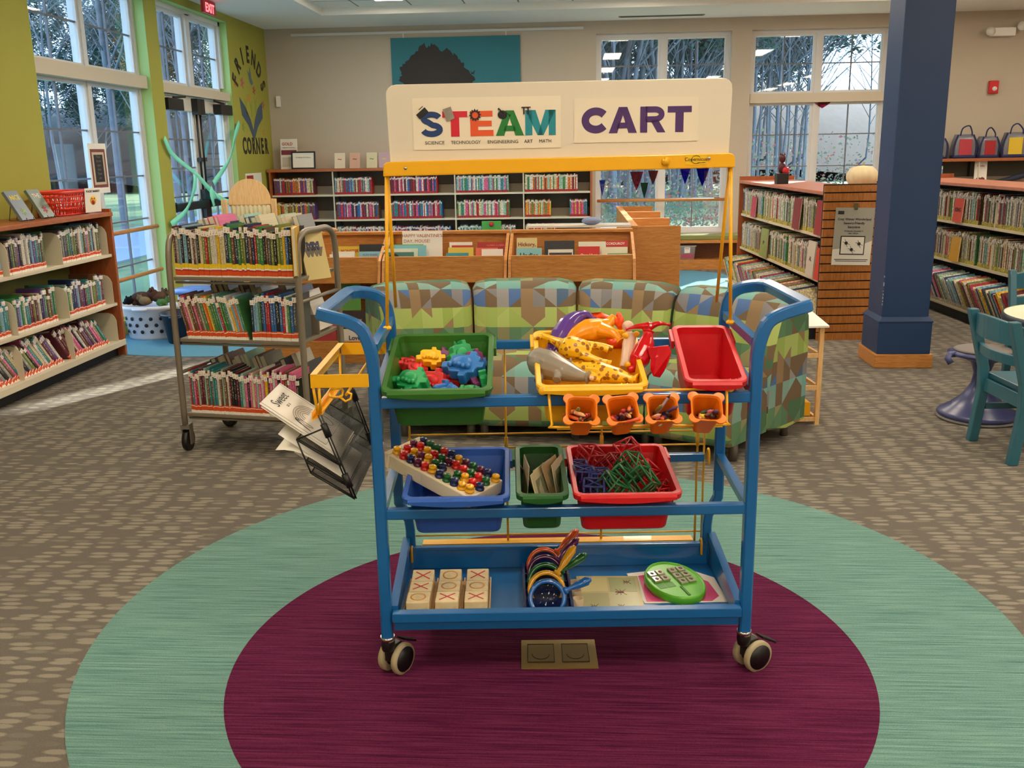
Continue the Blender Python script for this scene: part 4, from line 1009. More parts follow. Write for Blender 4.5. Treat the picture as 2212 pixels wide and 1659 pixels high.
# picture books in the bins: (x, y, z, w, h, colour, label, texts)
def pb(x, y, w, h, c, lab, texts=(), z=.602, tilt=-9, t=.012):
    cover_book(T(x, y, z) @ RX(tilt), w, h, t, c, '', lab, texts, 'book', 'picture books in the oak bins', 'picture_book')
pb(-1.66, 6.98, .20, .235, '#d8b83a', 'yellow picture book in the furthest left oak bin', [('MONSTER', .03, 0, .19, '#c0501c', .001)])
pb(-1.69, 6.90, .17, .205, '#e6e2d8', 'white picture book before the yellow one in the left oak bin', [('Olivia Helps', .022, 0, .165, '#6c6c70', 0)])
pb(-1.70, 6.85, .16, .19, '#ece8e0', 'lowest white picture book in the left oak bin')
pb(-1.49, 6.96, .185, .25, '#20242a', 'black picture book with a dark haired figure in the left oak bin')
pb(-1.485, 6.88, .165, .205, '#8cc4d8', 'pale blue picture book with red lettering in the left oak bin', [('ALSO SHARE', .02, 0, .175, '#5c4a8c', 0), ('MOOSETTE', .024, 0, .15, '#c03028', .001)])
pb(-1.12, 7.02, .30, .31, '#ebe7de', 'tall white picture book titled Happy Valentine\'s Day Mouse in the middle bin', [('HAPPY VALENTINE\'S', .033, .0, .265, '#a8382c', 0), ('DAY, MOUSE!', .033, -.04, .225, '#a8382c', 0)], z=.63)
pb(-1.23, 6.97, .25, .245, '#6fb47c', 'green edged picture book before the Happy Valentine book'); pb(-1.20, 6.945, .24, .24, '#7cc0d0', 'sky blue picture book before the Happy Valentine book')
pb(-1.25, 6.92, .22, .22, '#cfe0cc', 'pale mint picture book before the Happy Valentine book'); pb(-1.29, 6.89, .20, .215, '#e4e0d4', 'cream picture book before the Happy Valentine book')
pb(-1.27, 6.86, .22, .20, '#3f7c74', 'dark teal picture book at the front left of the middle bin')
mb = MB(); mb.ball((0, 0, 0), (.038, .004, .03), 16, 8, 0, T(-1.30, 6.856, .765) @ RX(-9)); o = mb.build('cover_picture', mat('dark_hair_print', '#251c18', .6), bpy.data.objects[[k for k in MW if k.startswith('picture_book')][-1]], frame=Matrix())
pb(-.83, 7.0, .17, .255, '#e8e4dc', 'white picture book at the back centre of the middle bin'); pb(-.815, 6.96, .155, .235, '#b4282c', 'red picture book before the white one in the middle bin')
pb(-.82, 6.91, .185, .225, '#e0c24c', 'yellow picture book in the centre of the middle bin'); pb(-.84, 6.86, .165, .19, '#3a97a6', 'turquoise picture book titled Let\'s Dance in the middle bin', [('Let\'s Dance.', .026, 0, .145, '#e8e8e0', .0005)])
pb(-.60, 6.98, .21, .255, '#a82428', 'dark red picture book at the right of the middle bin', [('LLAMA LLAMA', .02, .03, .225, '#d86a50', .0003)]); pb(-.63, 6.91, .16, .22, '#e26a4c', 'coral picture book at the right of the middle bin')
pb(-.585, 6.865, .155, .215, '#ece8e2', 'front white picture book at the right of the middle bin')
pb(-.34, 7.0, .15, .28, '#d9c890', 'beige picture book titled Hickory in the right bin', [('Hickory,', .038, 0, .22, '#8c3c20', .001), ('DICKORY', .036, 0, .175, '#6c4a2c', .001)])
pb(-.32, 6.91, .185, .215, '#86c2ca', 'light blue picture book titled Undies in the right bin', [('Undies', .048, -.0, .145, '#1c5866', .002), ('PLEASE', .044, 0, .098, '#1c5866', .002)])
pb(-.10, 6.97, .22, .26, '#23282c', 'black picture book with a striped top edge in the right bin')
mb = MB()
pb(-.09, 6.89, .18, .205, '#e6e0d6', 'white picture book before the striped black one in the right bin'); pb(-.09, 6.86, .165, .185, '#3a3238', 'charcoal picture book with a pink band in the right bin', [('BOOK OF THE', .018, 0, .155, '#d4546c', .0003), ('ZODIAC', .02, 0, .125, '#d8ccc8', .0003)])
pb(.14, 6.98, .20, .25, '#dfe4d2', 'pale green edged picture book behind the red Once Upon book'); pb(.115, 6.88, .155, .225, '#c81c20', 'bright red picture book titled Once Upon a Potty', [('Once Upon', .026, 0, .155, '#f0d8d0', .0006), ('a Potty', .026, 0, .12, '#f0d8d0', .0006)])
pb(.31, 6.99, .18, .255, '#c02a2c', 'red picture book at the right end of the right bin', [('CORDUROY', .024, .0, .225, '#f0e0d0', .0005)]); pb(.30, 6.92, .19, .215, '#e2dec4', 'cream picture book at the right end of the right bin')
pb(.33, 6.86, .165, .175, '#5f9c7c', 'sea green picture book at the front right of the right bin', [('THE BOOK', .016, 0, .14, '#28503c', .0003)])
pb(-1.66, 6.9, .17, .24, '#5a9448', 'green and yellow picture book in the lower left bin', [('AMELIA', .03, 0, .15, '#d8c83a', .001)], z=.37, tilt=-6)
pb(-1.62, 6.86, .19, .30, '#3c3034', 'dark picture book titled Siblings in the lower left bin', [('SIBLINGS', .026, 0, .22, '#d8ccd4', .0004)], z=.07, tilt=-6)
pb(-1.62, 6.83, .19, .17, '#dcd8d0', 'white picture book titled Love in the lower left bin', [('Love', .045, 0, .09, '#28242c', .0012)], z=.07, tilt=-6)
pb(-1.86, 6.86, .18, .22, '#a02430', 'dark red picture book lying in the lower left bin', z=.07, tilt=-20)
tag(MB().box(-.25, .42, 7.55, 8.15, .60, .615).box(-.22, -.19, 7.58, 7.61, 0, .60).box(.36, .39, 7.58, 7.61, 0, .60).box(-.22, -.19, 8.09, 8.12, 0, .60).box(.36, .39, 8.09, 8.12, 0, .60).build('activity_table', M_white), 'low white play table behind the oak bins', 'table')
mb = MB(); mb.lathe([(.30, 0), (.30, .02), (.26, .02)], 4, 0, T(0, 0, 0)); 
lit = MB(); lit.box(-.35, .44, 7.30, 7.55, .93, .945); 
tag(lit.build('magazine_stack', mat('glossy_magazine', '#d8d4cc', .25)), 'stack of thin glossy magazines on top of the right oak bin', 'magazines')
tag(MB().ball((.14, 7.36, .975), (.075, .05, .03), 16, 8).build('cloth_toy', mat('grey_blue_felt', '#7c88a8', .9)), 'grey-blue soft toy hump beside the magazines on the right oak bin', 'toy')
tag(MB().ball((-1.85, 7.22, .94), (.06, .03, .02), 12, 6).build('soft_toy', mat('tan_plush', '#c89a68', .9)), 'tan soft toy lying on top of the left oak bin', 'toy')
gt = thing('gift_bag', 'green felt display book with a red berry above the middle bin', 'book', T(-1.03, 12.1, .38))
MB().box(-.125, .125, 0, .02, 0, .27).build('panel', mat('green_felt', '#4c9a44', .8), gt, bevel=.01); MB().ball((0, -.01, .23), .03, 12, 8).build('berry', mat('berry_red', '#b82430', .5), gt)
text_mb('KID', .09, .002, .001, M=T(0, -.002, .1)).build('lettering', mat('dark_green_print', '#1c4c28', .7), gt)

# ================================================================ window bench and plastic box
bn = thing('window_bench', 'oak window bench with open cubby and green cushion below the back window', 'bench', T(.8, 12.2, 0)); F = Matrix()
MB().box(.45, 2.15, 12.17, 12.48, .335, .375).build('seat_board', M_oakh, bn, frame=F, bevel=.003); MB().box(.47, 2.12, 12.17, 12.48, .375, .435).build('cushion', mat('green_vinyl', '#7f8448', .35), bn, frame=F, bevel=.012)
MB().box(.45, 2.15, 12.19, 12.48, 0, .10).build('plinth', M_oakh, bn, frame=F); MB().box(.45, 2.15, 12.19, 12.48, .10, .125).build('cubby_floor', M_oakh, bn, frame=F)
MB().box(.47, 2.13, 12.46, 12.48, .125, .335).build('back_panel', wood('dark_oak', '#5e3418', '#70421f', (1, 9, 9)), bn, frame=F)
for x in (.45, 2.13): MB().box(x, x+.02, 12.18, 12.46, .125, .335).build('side_panel', M_oak, bn, frame=F)
M_clear = mat('cloudy_clear_plastic', '#b8b4ae', .2)
pbx = thing('storage_box', 'cloudy clear plastic box with a white label in the bench cubby', 'box', T(1.445, 12.28, .126))
mb = MB(); mb.rings([[(x, y, z) for x, y in rrect(w, d, .02, 3)] for w, d, z in ((.19, .13, 0), (.215, .15, .16), (.235, .165, .165), (.235, .165, .178), (.205, .14, .178), (.18, .12, .012))], cap0=True, cap1=True)
mb.build('body', M_clear, pbx)
MB().box(-.035, .035, -.080, -.0735, .085, .155).build('label_card', M_paper, pbx); text_mb('BOOK', .016, .0004, .0004, M=T(0, -.081, .135)).build('lettering', MATS['ink_a8382c'], pbx)
MB().box(-.08, .085, -.071, -.069, .02, .07).build('red_contents', mat('red_contents', '#a84858', .6), pbx)

# ================================================================ floor items, left
def basket_holes():
    t = thing('laundry_basket', 'white plastic laundry basket with round holes full of soft toys', 'basket', T(-3.60, 7.80, 0))
    mb = MB(); a, b = .23, .17
    def ell(s, z, n=40): return [(a*s*math.cos(2*math.pi*k/n), b*s*math.sin(2*math.pi*k/n), z) for k in range(n)]
    mb.rings([ell(.82, .0), ell(.84, .02), ell(.97, .25), ell(1.08, .262), ell(1.09, .285), ell(1.0, .29), ell(.94, .26), ell(.80, .02)], 0, None, True, True)
    # round openings seen as dark recessed holes
    for r_ in range(3):
        for k in range(14):
            an = math.radians(-160+k*22+(r_ % 2)*11); z = .075+r_*.055; s = .865+.115*z/.25+.03
            p = Vector((a*s*math.cos(an), b*s*math.sin(an), z)); nrm = Vector((math.cos(an)/a, math.sin(an)/b, 0)).normalized()
            q = nrm.to_track_quat('Z', 'Y').to_matrix().to_4x4()
            mb.lathe([(.0001, 0), (.016, 0), (.016, .0015), (.0001, .0015)], 12, 1, T(*p) @ q @ T(0, 0, -.004))
    mb.build('body', [mat('white_basket_plastic', '#d6dae2', .35), mat('hole_dark', '#22242a', .8)], t)
    mb = MB(); mb.tube([(-.06, -.19, .275), (-.04, -.21, .27), (.04, -.21, .27), (.06, -.19, .275)], .012, 8); mb.build('handle', MATS['white_basket_plastic'], t)
basket_holes()
def plush(M, c, s, lab, ears=True, stripes=None, nm='soft_toy'):
    t = thing(nm, lab, 'soft toy', M); m = mat('plush_'+c.strip('#'), c, .95, .05, var=.35, vscale=60, bump=.8, bscale=120)
    mb = MB(); mb.ball((0, 0, 0), (s, s*.75, s*.65), 16, 10); mb.build('body', m, t)
    mb = MB(); mb.ball((s*.95, 0, s*.35), (s*.55, s*.5, s*.5), 14, 9); mb.build('head', m, t)
    for y in (-1, 1):
        mb = MB(); mb.ball((s*.9, y*s*.35, s*.8), (s*.15, s*.15, s*.22), 8, 6); mb.build('ear', m, t)
    for x, y in ((-.5, -.6), (.5, -.6)): mb = MB(); mb.ball((x*s, y*s, -s*.3), (s*.25, s*.35, s*.2), 8, 6); mb.build('paw', m, t)
plush(T(-3.66, 7.80, .335) @ RZ(10), '#4e3a30', .095, 'dark brown shaggy soft toy on top of the white laundry basket')
plush(T(-3.53, 7.84, .345) @ RZ(60), '#58463a', .07, 'smaller brown soft toy at the right of the white laundry basket')
plush(T(-3.74, 7.72, .33) @ RZ(-60), '#1c1c22', .05, 'black and white soft toy at the left of the laundry basket')
plush(T(-3.60, 7.72, .33) @ RZ(160), '#7c6a4c', .055, 'green and tan soft toy hanging over the laundry basket front')
plush(T(-3.46, 7.74, .31) @ RZ(40), '#4c7444', .05, 'green soft toy at the right edge of the laundry basket')
tb = thing('tub', 'dark navy round tub on the blue carpet behind the grey cart', 'tub', T(-3.22, 7.62, 0))
mb = MB(); mb.lathe([(.0001, 0), (.15, 0), (.19, .23), (.205, .235), (.205, .25), (.185, .25), (.14, .012), (.0001, .012)], 32); mb.build('body', mat('navy_tub_plastic', '#1f2a3c', .35), tb)
mb = MB(); mb.tube([(-.05, -.19, .24), (-.04, -.225, .235), (.04, -.225, .235), (.05, -.19, .24)], .008, 6); mb.build('handle', MATS['navy_tub_plastic'], tb)
lt = thing('round_stool', 'pale blue round drum stool behind the laundry basket', 'stool', T(-3.30, 8.12, 0))
MB().lathe([(.0001, .0), (.17, .0), (.17, .34), (.0001, .34)], 32).build('base', mat('pale_blue_vinyl', '#8fb0d4', .4), lt); MB().lathe([(.0001, .34), (.19, .34), (.195, .36), (.19, .378), (.0001, .38)], 32).build('seat', mat('bright_blue_vinyl', '#5f86c8', .35), lt)

# puppet theatre / easel with arched top
pt = thing('puppet_theatre', 'light wood arched puppet theatre with a cream curtain by the doors', 'puppet theatre', T(-2.93, 8.6, 0) @ RZ(6))
mb = MB()
arc = [(.19*math.cos(R_(a)), 1.10+.20*math.sin(R_(a))) for a in range(0, 181, 12)]
poly = [(-.19, 1.07), (.19, 1.07)]+arc
n = len(poly); mb.add([(x, e, z) for e in (0, .018) for x, z in poly], [tuple(range(n)), tuple(range(n, 2*n))]+[(i, (i+1) % n, n+(i+1) % n, n+i) for i in range(n)])
mb.build('arched_top', M_birch, pt, bevel=.002)
for x0, x1 in ((-.26, -.19), (.19, .25)):
    mb = MB()
    for k in range(3): mb.box(x0+(x1-x0)*k/3, x0+(x1-x0)*(k+1)/3-.002, -.02*k, .02-.02*k if k else .02, 0, 1.12); 
    mb.build('post', M_birch, pt, bevel=.004)
MB().box(-.19, .19, 0, .018, 0, .62).build('front_panel', M_birch, pt)
rings = []
for z in (.64, .85, 1.0, 1.065):
    rings.append([(-.18+.36*k/60, .008+(.012 if z < 1.06 else .004)*math.sin(k*.95+z), z) for k in range(61)])
mb = MB(); mb.rings(rings, 0, None, False, False, closed=False); o = mb.build('curtain', mat('cream_curtain', '#cfc39a', .9, .1), pt); md = o.modifiers.new('t', 'SOLIDIFY'); md.thickness = .002
MB().cyl((-.19, .01, 1.065), (.19, .01, 1.065), .006, 8).build('curtain_rod', M_birch, pt)

# ================================================================ small items on the back wall bookcase
TZ = 1.326
def stand_up(nm, x, w, h, hexc, lab, y=12.30, extra=()):
    t = thing(nm, lab, nm.replace('_', ' '), T(x, y, TZ) @ RX(-8)); MB().box(-w/2, w/2, 0, .004, 0, h).build('sheet', mat(nm+'_'+hexc.strip('#'), hexc, .35), t)
    for (a, b, c, d, hc, en) in extra: MB().box(a, b, -.0015, 0, c, d).build(en, mat('print_'+hc.strip('#'), hc, .5), t)
    return t
t = stand_up('leaflet_stand', -3.635, .22, .38, '#e4ddd2', 'tall white leaflet in a clear stand at the left end of the back bookcase', extra=[(-.10, .10, .18, .24, '#7c3040', 'maroon_band'), (-.09, .09, .03, .15, '#c8c0b0', 'pale_print')])
text_mb('GOLD', .05, .001, .0005, M=T(-.02, -.0016, .30)).build('lettering', MATS['ink_c03028'], t); text_mb('welcome to the library', .017, 0, .0005, M=T(0, -.0016, .265)).build('lettering', M_ink, t)
fr = thing('framed_certificate', 'black framed certificate standing on the back bookcase', 'picture frame', T(-3.43, 12.22, TZ) @ RX(-8))
mb = MB(); [mb.box(*q) for q in ((-.155, .155, 0, .015, 0, .018), (-.155, .155, 0, .015, .202, .22), (-.155, -.137, 0, .015, .018, .202), (.137, .155, 0, .015, .018, .202))]; mb.build('frame', M_black, fr)
MB().box(-.137, .137, .004, .01, .018, .202).build('certificate', M_paper, fr); text_mb('Certificate of Excellence', .02, 0, .0004, M=T(0, .003, .14)).build('lettering', M_ink, fr)
for i, (x, c, l) in enumerate(((-2.975, '#d8ccb0', 'first display book from the left, cream, on top of the back bookcase'), (-2.78, '#c8a088', 'second display book from the left, rosy, on top of the back bookcase'), (-2.56, '#ccc4a0', 'third display book, sage cream, on top of the back bookcase'), (-2.40, '#b49aa4', 'fourth display book, mauve with a yellow flower, on top of the back bookcase'))):
    cover_book(T(x, 12.28, TZ) @ RX(-12), .135, .195, .012, c, '', l, [('~', .09, 0, .09, ['#c0504a', '#8c3c30', '#5c8c4c', '#d8b83a'][i], .002)], 'book', 'display books on the back bookcase')
# banner with a tree silhouette
bt = thing('banner', 'teal cloth banner with a black tree silhouette on the back wall', 'banner', T(-1.47, 12.485, 2.0))
MB().box(-.815, .815, -.004, 0, -.1, .905).build('cloth', mat('teal_cloth', '#3f7a86', .85, .1, var=.12, vscale=2), bt)
rt = random.Random(2); mb = MB(); pl = []
for k in range(150):
    a = 2*math.pi*k/150; rx = .44*(1+.10*math.sin(5*a+1)+.05*math.sin(13*a)+rt.uniform(-.05, .05)); rz = .46*(1+.08*math.sin(4*a)+.05*math.sin(17*a)+rt.uniform(-.05, .05)); pl.append((-.27+rx*math.cos(a), .34+rz*math.sin(a)))
pl2 = [(x, z) for x, z in pl]; n = len(pl2); mb.add([(x, e, z) for e in (-.007, -.0045) for x, z in pl2], [tuple(range(n)), tuple(range(n, 2*n))]+[(i, (i+1) % n, n+(i+1) % n, n+i) for i in range(n)])
mb.build('tree_silhouette', M_ink, bt)
MB().box(-.31, -.22, -.007, -.0045, -.09, -.08).build('trunk_silhouette', M_ink, bt)
mb = MB(); mb.add([(x*.035+.21, e, z*.035+.47) for e in (-.007, -.0045) for x, z in ((-1, .8), (0, 0), (1, 1), (.5, -.3), (.8, -.8), (0, -.4), (-.7, -.7), (-.4, 0))], [tuple(range(8)), tuple(range(8, 16))]+[(i, (i+1) % 8, 8+(i+1) % 8, 8+i) for i in range(8)]); mb.build('butterfly_silhouette', M_ink, bt)
for x in (-.65, .64): MB().box(x-.008, x+.008, -.008, 0, .905, .96).build('hanging_clip', M_trim, bt)
tag(MB().box(-3.80, -3.745, 12.46, 12.5, 2.10, 2.24).build('thermostat', M_white, bevel=.008), 'small white sensor box on the back wall near the green corner', 'sensor')

# ================================================================ decals on the green wall
LW = Matrix(((0, 1, 0, XL+.001), (1, 0, 0, 0), (0, 0, 1, 0), (0, 0, 0, 1)))  # placeholder
def on_left(y, z, ang=0): return T(XL+.0015, y, z) @ RZ(90) @ RY(ang)
M_let = mat('black_vinyl', '#201e14', .5)
fc = thing('wall_decal', 'black FRIENDS CORNER lettering with open book and flowers on the green wall', 'wall decal', on_left(11.8, 2.1))
for i, ch in enumerate('FRIENDS'):
    a = -66+22*i; cy_, cz_ = 11.79, 2.13; rr = .545
    y = cy_+rr*math.sin(R_(a)); z = cz_+rr*math.cos(R_(a))
    text_mb(ch, .26, .010, .0008, M=on_left(y, z, a) @ T(0, 0, -.08) @ SC(.78, 1, 1)).build('letter', M_let, fc, frame=Matrix())
for i, ch in enumerate('CORNER'):
    text_mb(ch, .26, .010, .0008, M=on_left(11.43+.165*i, 1.53) @ SC(.78, 1, 1)).build('letter', M_let, fc, frame=Matrix())
def decal(poly, hexc, nm):
    n = len(poly); vs = [(XL+e, y, z) for e in (.0005, .0018) for y, z in poly]
    MB().add(vs, [tuple(range(n)), tuple(range(n, 2*n))]+[(i, (i+1) % n, n+(i+1) % n, n+i) for i in range(n)]).build(nm, mat('decal_'+hexc.strip('#'), hexc, .6), fc, frame=Matrix())
decal([(11.38, 2.17), (11.55, 2.08), (11.72, 1.93), (11.80, 1.80), (11.80, 1.68), (11.62, 1.86), (11.42, 1.97)], '#3f5468', 'book_page')
decal([(12.20, 2.15), (12.02, 2.07), (11.88, 1.93), (11.80, 1.80), (11.80, 1.68), (11.98, 1.85), (12.19, 1.96)], '#465c70', 'book_page')
def flower(y, z, r, hexc, n=5):
    pl = []
    for k in range(n*6):
        a = 2*math.pi*k/(n*6); q = r*(.62+.38*math.cos(n*a)); pl.append((y+q*math.cos(a), z+q*math.sin(a)))
    decal(pl, hexc, 'flower')
for y, z, r, c in ((11.28, 2.33, .06, '#c86a30'), (11.52, 2.34, .07, '#c05868'), (11.93, 2.28, .06, '#b04434'), (11.72, 2.18, .06, '#d08428'), (12.25, 2.12, .06, '#a8584c'), (12.18, 1.78, .05, '#c88028'), (11.44, 1.83, .06, '#7c9a34')): flower(y, z, r, c)
decal([(11.80, 2.36), (11.74, 2.5), (11.80, 2.46), (11.84, 2.55), (11.86, 2.42), (11.92, 2.36), (11.86, 2.33)], '#54707c', 'butterfly')
for y, z in ((11.60, 2.08), (11.78, 2.06), (11.95, 2.10)): decal([(y-.01, z-.10), (y+.01, z-.10), (y+.05, z+.1), (y+.0, z+.03), (y-.04, z+.08)], '#8a9c34', 'leaf')
t = thing('wall_notice', 'small white and red notice on the green wall behind the puppet theatre', 'notice', on_left(11.66, 1.16)); MB().box(-.30, .30, -.002, 0, 0, .135).build('sheet', M_paper, t); MB().box(-.26, -.02, -.004, -.002, .015, .11).build('red_print', MATS['ink_a8382c'], t)
# exit sign
ex = thing('exit_sign', 'red lit EXIT sign hanging from the ceiling near the glass doors', 'exit sign', T(-3.70, 10.12, 2.97) @ RZ(90))
MB().box(-.17, .17, -.0, .03, -.055, .075).build('housing', mat('exit_red', '#c02030', .4), ex, bevel=.003); text_mb('EXIT', .12, .003, .001, M=T(0, -.002, -.04)).build('lettering', emis('exit_lettering', '#ff6a70', 2.2), ex)
# streamers over the door
M_str = mat('mint_crepe_paper', '#8ae6cc', .7, .1)
def streamer(pts, w, lab):
    mb = MB(); P = smooth_pts(pts, 5); r = []; n = len(P)
    for i, p in enumerate(P):
        tw = math.sin(i*.55)*.35; d = (P[min(n-1, i+1)]-P[max(0, i-1)]).normalized(); u = Vector((0, -d.z, d.y)).normalized(); v = u*math.cos(tw*.6)+Vector((1, 0, 0))*math.sin(tw*.6)
        r.append((p-v*w/2, p+v*w/2))
    vs = [q for a in r for q in a]; mb.add(vs, [(2*i, 2*i+1, 2*i+3, 2*i+2) for i in range(n-1)], smooth=True)
    o = mb.build('streamer', M_str); md = o.modifiers.new('t', 'SOLIDIFY'); md.thickness = .001; tag(o, lab, 'streamer', None)
xs_ = XL+.03
streamer([(xs_, 9.08, 1.68), (xs_, 9.25, 1.52), (xs_, 9.77, 1.33), (xs_, 10.16, 1.14), (xs_, 10.5, 1.03), (xs_, 11.16, .93)], .055, 'mint crepe streamer running from upper left down across both doors')
streamer([(xs_+.015, 11.18, 1.88), (xs_+.02, 11.0, 1.74), (xs_+.02, 10.72, 1.46), (xs_+.015, 10.2, 1.22)], .06, 'pale mint streamer hanging from the wall right of the doors')
streamer([(xs_+.01, 9.74, 1.32), (xs_+.02, 9.62, 1.16), (xs_+.02, 9.38, .98), (xs_+.01, 9.02, .87)], .06, 'mint crepe streamer running down to the lower left of the doors')
streamer([(xs_+.02, 10.16, 1.16), (xs_+.03, 10.10, 1.08), (xs_+.03, 10.12, .98)], .12, 'short loose mint streamer tail hanging over the push bar')

# ================================================================ right-hand side
al = thing('fire_alarm', 'small red fire alarm with a white strobe on the back wall right', 'fire alarm', T(5.13, 12.48, 2.165)); MB().box(-.055, .055, -.03, .02, -.075, .075).build('housing', M_red, al, bevel=.008); MB().ball((.005, -.035, -.02), .028, 12, 8).build('strobe', M_white, al)
em = thing('emergency_light', 'white twin head emergency light high on the back wall right', 'emergency light', T(5.17, 12.47, 2.80)); MB().box(-.14, .14, -.05, .03, -.05, .05).build('housing', M_white, em, bevel=.008)
for x, z in ((-.17, .0), (.19, .05)): MB().lathe([(.0001, -.03), (.035, -.03), (.055, .03), (.0001, .03)], 16, 0, T(x, -.06, z) @ RX(80)).build('lamp_head', M_white, em)
# tote bags on the right back bookcase
rg = random.Random(8)
for i in range(6):
    x = 4.45+.30*i+(.02 if i % 2 else 0); s = [.9, 1.05, .95, 1.1, 1.05, 1.0][i]
    lab = ['navy trimmed clear tote bag holding a patterned book, nearest the column', 'second tote bag from the column, red print showing, loose straps', 'third tote bag from the column, holding a red book', 'fourth tote bag from the column, slumped, yellow item inside', 'fifth tote bag from the column, large blue and white book inside', 'tote bag at the right picture edge with a yellow book'][i]
    t = thing('tote_bag', lab, 'bag', T(x, 12.30, 1.326) @ RZ(rg.uniform(-12, 12)), 'navy tote bags on the right back bookcase')
    w, d, h = .25*s, .13, .27*s
    rings = []
    for z, k in ((0, .96), (.02, 1.0), (.12, 1.04), (.2, .98), (h, .78)):
        rings.append([(xx*k+rg.uniform(-.006, .006), yy*k+rg.uniform(-.006, .006), z+rg.uniform(-.004, .004)) for xx, yy in rrect(w, d, .03, 4)])
    MB().rings(rings).build('body', mat('clear_vinyl_cloth', '#6f6e78', .35, var=.5, vscale=14), t)
    mb = MB(); mb.rings([[(xx, yy, z) for xx, yy in rrect(w*1.05, d*1.08, .03, 4)] for z in (0, .035)]); mb.build('navy_base', mat('navy_canvas', '#1f2a58', .8), t)
    mb = MB()
    for sx in (-1, 1): mb.tube(smooth_pts([(sx*w*.5, -.05, .01), (sx*w*.52, -.066, .15), (sx*w*.35, -.055, h*.98)], 4), .010, 6)
    mb.build('navy_trim', MATS['navy_canvas'], t)
    mb = MB(); mb.tube(smooth_pts([(-w*.25, -.05, h*.95), (-w*.2, -.07+rg.uniform(-.03, .02), h+.07), (w*rg.uniform(-.1, .2), -.06, h+.10), (w*.25, -.05, h+.04), (w*.28, -.05, h*.94)], 6), .008, 6); mb.build('strap', MATS['navy_canvas'], t)
    cc = ['#c8c0b4', '#b43a48', '#a82830', '#d8b82c', '#4c86b4', '#d8c43c'][i]
    MB().box(-w*.28, w*.28, -.074, -.066, .04, h*.8).build('book_inside', mat('tote_book_'+cc.strip('#'), cc, .4), t)
cd = thing('display_card', 'white card with a heart print standing on the right back bookcase shelf', 'card', T(4.97, 12.2, 1.005) @ RX(-4)); MB().box(-.075, .075, 0, .003, 0, .285).build('sheet', M_paper, cd)
mb = MB(); mb.ball((-.022, 0, .06), (.032, .003, .035), 12, 8); mb.build('heart_print', mat('heart_print', '#7c2838', .5), cd); MB().ball((.025, 0, .06), (.032, .003, .035), 12, 8).build('heart_print', MATS['heart_print'], cd)
text_mb('Books', .034, .001, .0006, M=T(0, -.001, .22)).build('lettering', mat('print_rose', '#b46a70', .5), cd)
t = thing('toy', 'navy and grey object lying on the right back bookcase shelf', 'toy', T(5.35, 12.25, 1.005)); mb = MB(); mb.tube(smooth_pts([(-.2, 0, .02), (-.05, 0, .05), (.08, 0, .09), (.2, 0, .12)], 4), .035, 10, radii=None); mb.build('body', mat('dark_navy_cloth', '#20263c', .7), t)
# pumpkin and figure on the slatted run
pk = thing('pumpkin', 'pale cream pumpkin on the shelving run beside the column', 'pumpkin', SA @ T(.36, .30, 1.158))
rings = []
for i in range(11):
    th = math.pi*i/10; rings.append([(math.sin(th)*(.115+.012*abs(math.cos(5*a))+0)*math.cos(a)+.0, math.sin(th)*(.115+.012*abs(math.cos(5*a)))*math.sin(a), .100-.098*math.cos(th)-(.02*max(0, (i-8))/2 if i > 8 else 0)) for a in [2*math.pi*k/50 for k in range(50)]])
rings[0] = [(x*.3+math.cos(2*math.pi*k/50)*.01, y*.3+math.sin(2*math.pi*k/50)*.01, .003) for k, (x, y, z) in enumerate(rings[0])]; rings[-1] = [(math.cos(2*math.pi*k/50)*.01, math.sin(2*math.pi*k/50)*.01, .186) for k in range(50)]
MB().rings(rings).build('body', mat('cream_pumpkin_skin', '#d9c79c', .45), pk); MB().tube([(0, 0, .18), (.004, 0, .20), (.012, 0, .212)], .009, 8, radii=[.012, .008, .007]).build('stem', mat('pumpkin_stem', '#a8a070', .7), pk)
MB().ball((.115, -.05, .075), (.018, .02, .032), 10, 7).build('black_cutout', M_black, pk)
fg = thing('figurine', 'dark red and black figurine on a black block at far end of the slatted run', 'figurine', SA @ T(.12, 1.78, 1.158))
MB().box(-.055, .055, -.05, .05, 0, .10).build('block', M_black, fg, bevel=.005); M_dr = mat('dark_red_figure', '#4c1420', .4)
mb = MB(); mb.ball((.0, 0, .15), (.035, .03, .055), 12, 8); mb.build('body', M_dr, fg); MB().ball((.03, -.02, .125), (.035, .03, .035), 12, 8).build('red_skirt', mat('figure_red', '#c02030', .4), fg)
mb = MB(); mb.ball((0, 0, .235), (.032, .03, .042), 12, 8); mb.build('head', M_dr, fg)
for x in (-.02, .018): MB().rings([[(x+.012*math.cos(a), .010*math.sin(a), .265) for a in (0, 2.1, 4.2)], [(x+.001*math.cos(a), .001*math.sin(a), .295) for a in (0, 2.1, 4.2)]]).build('horn', M_dr, fg)
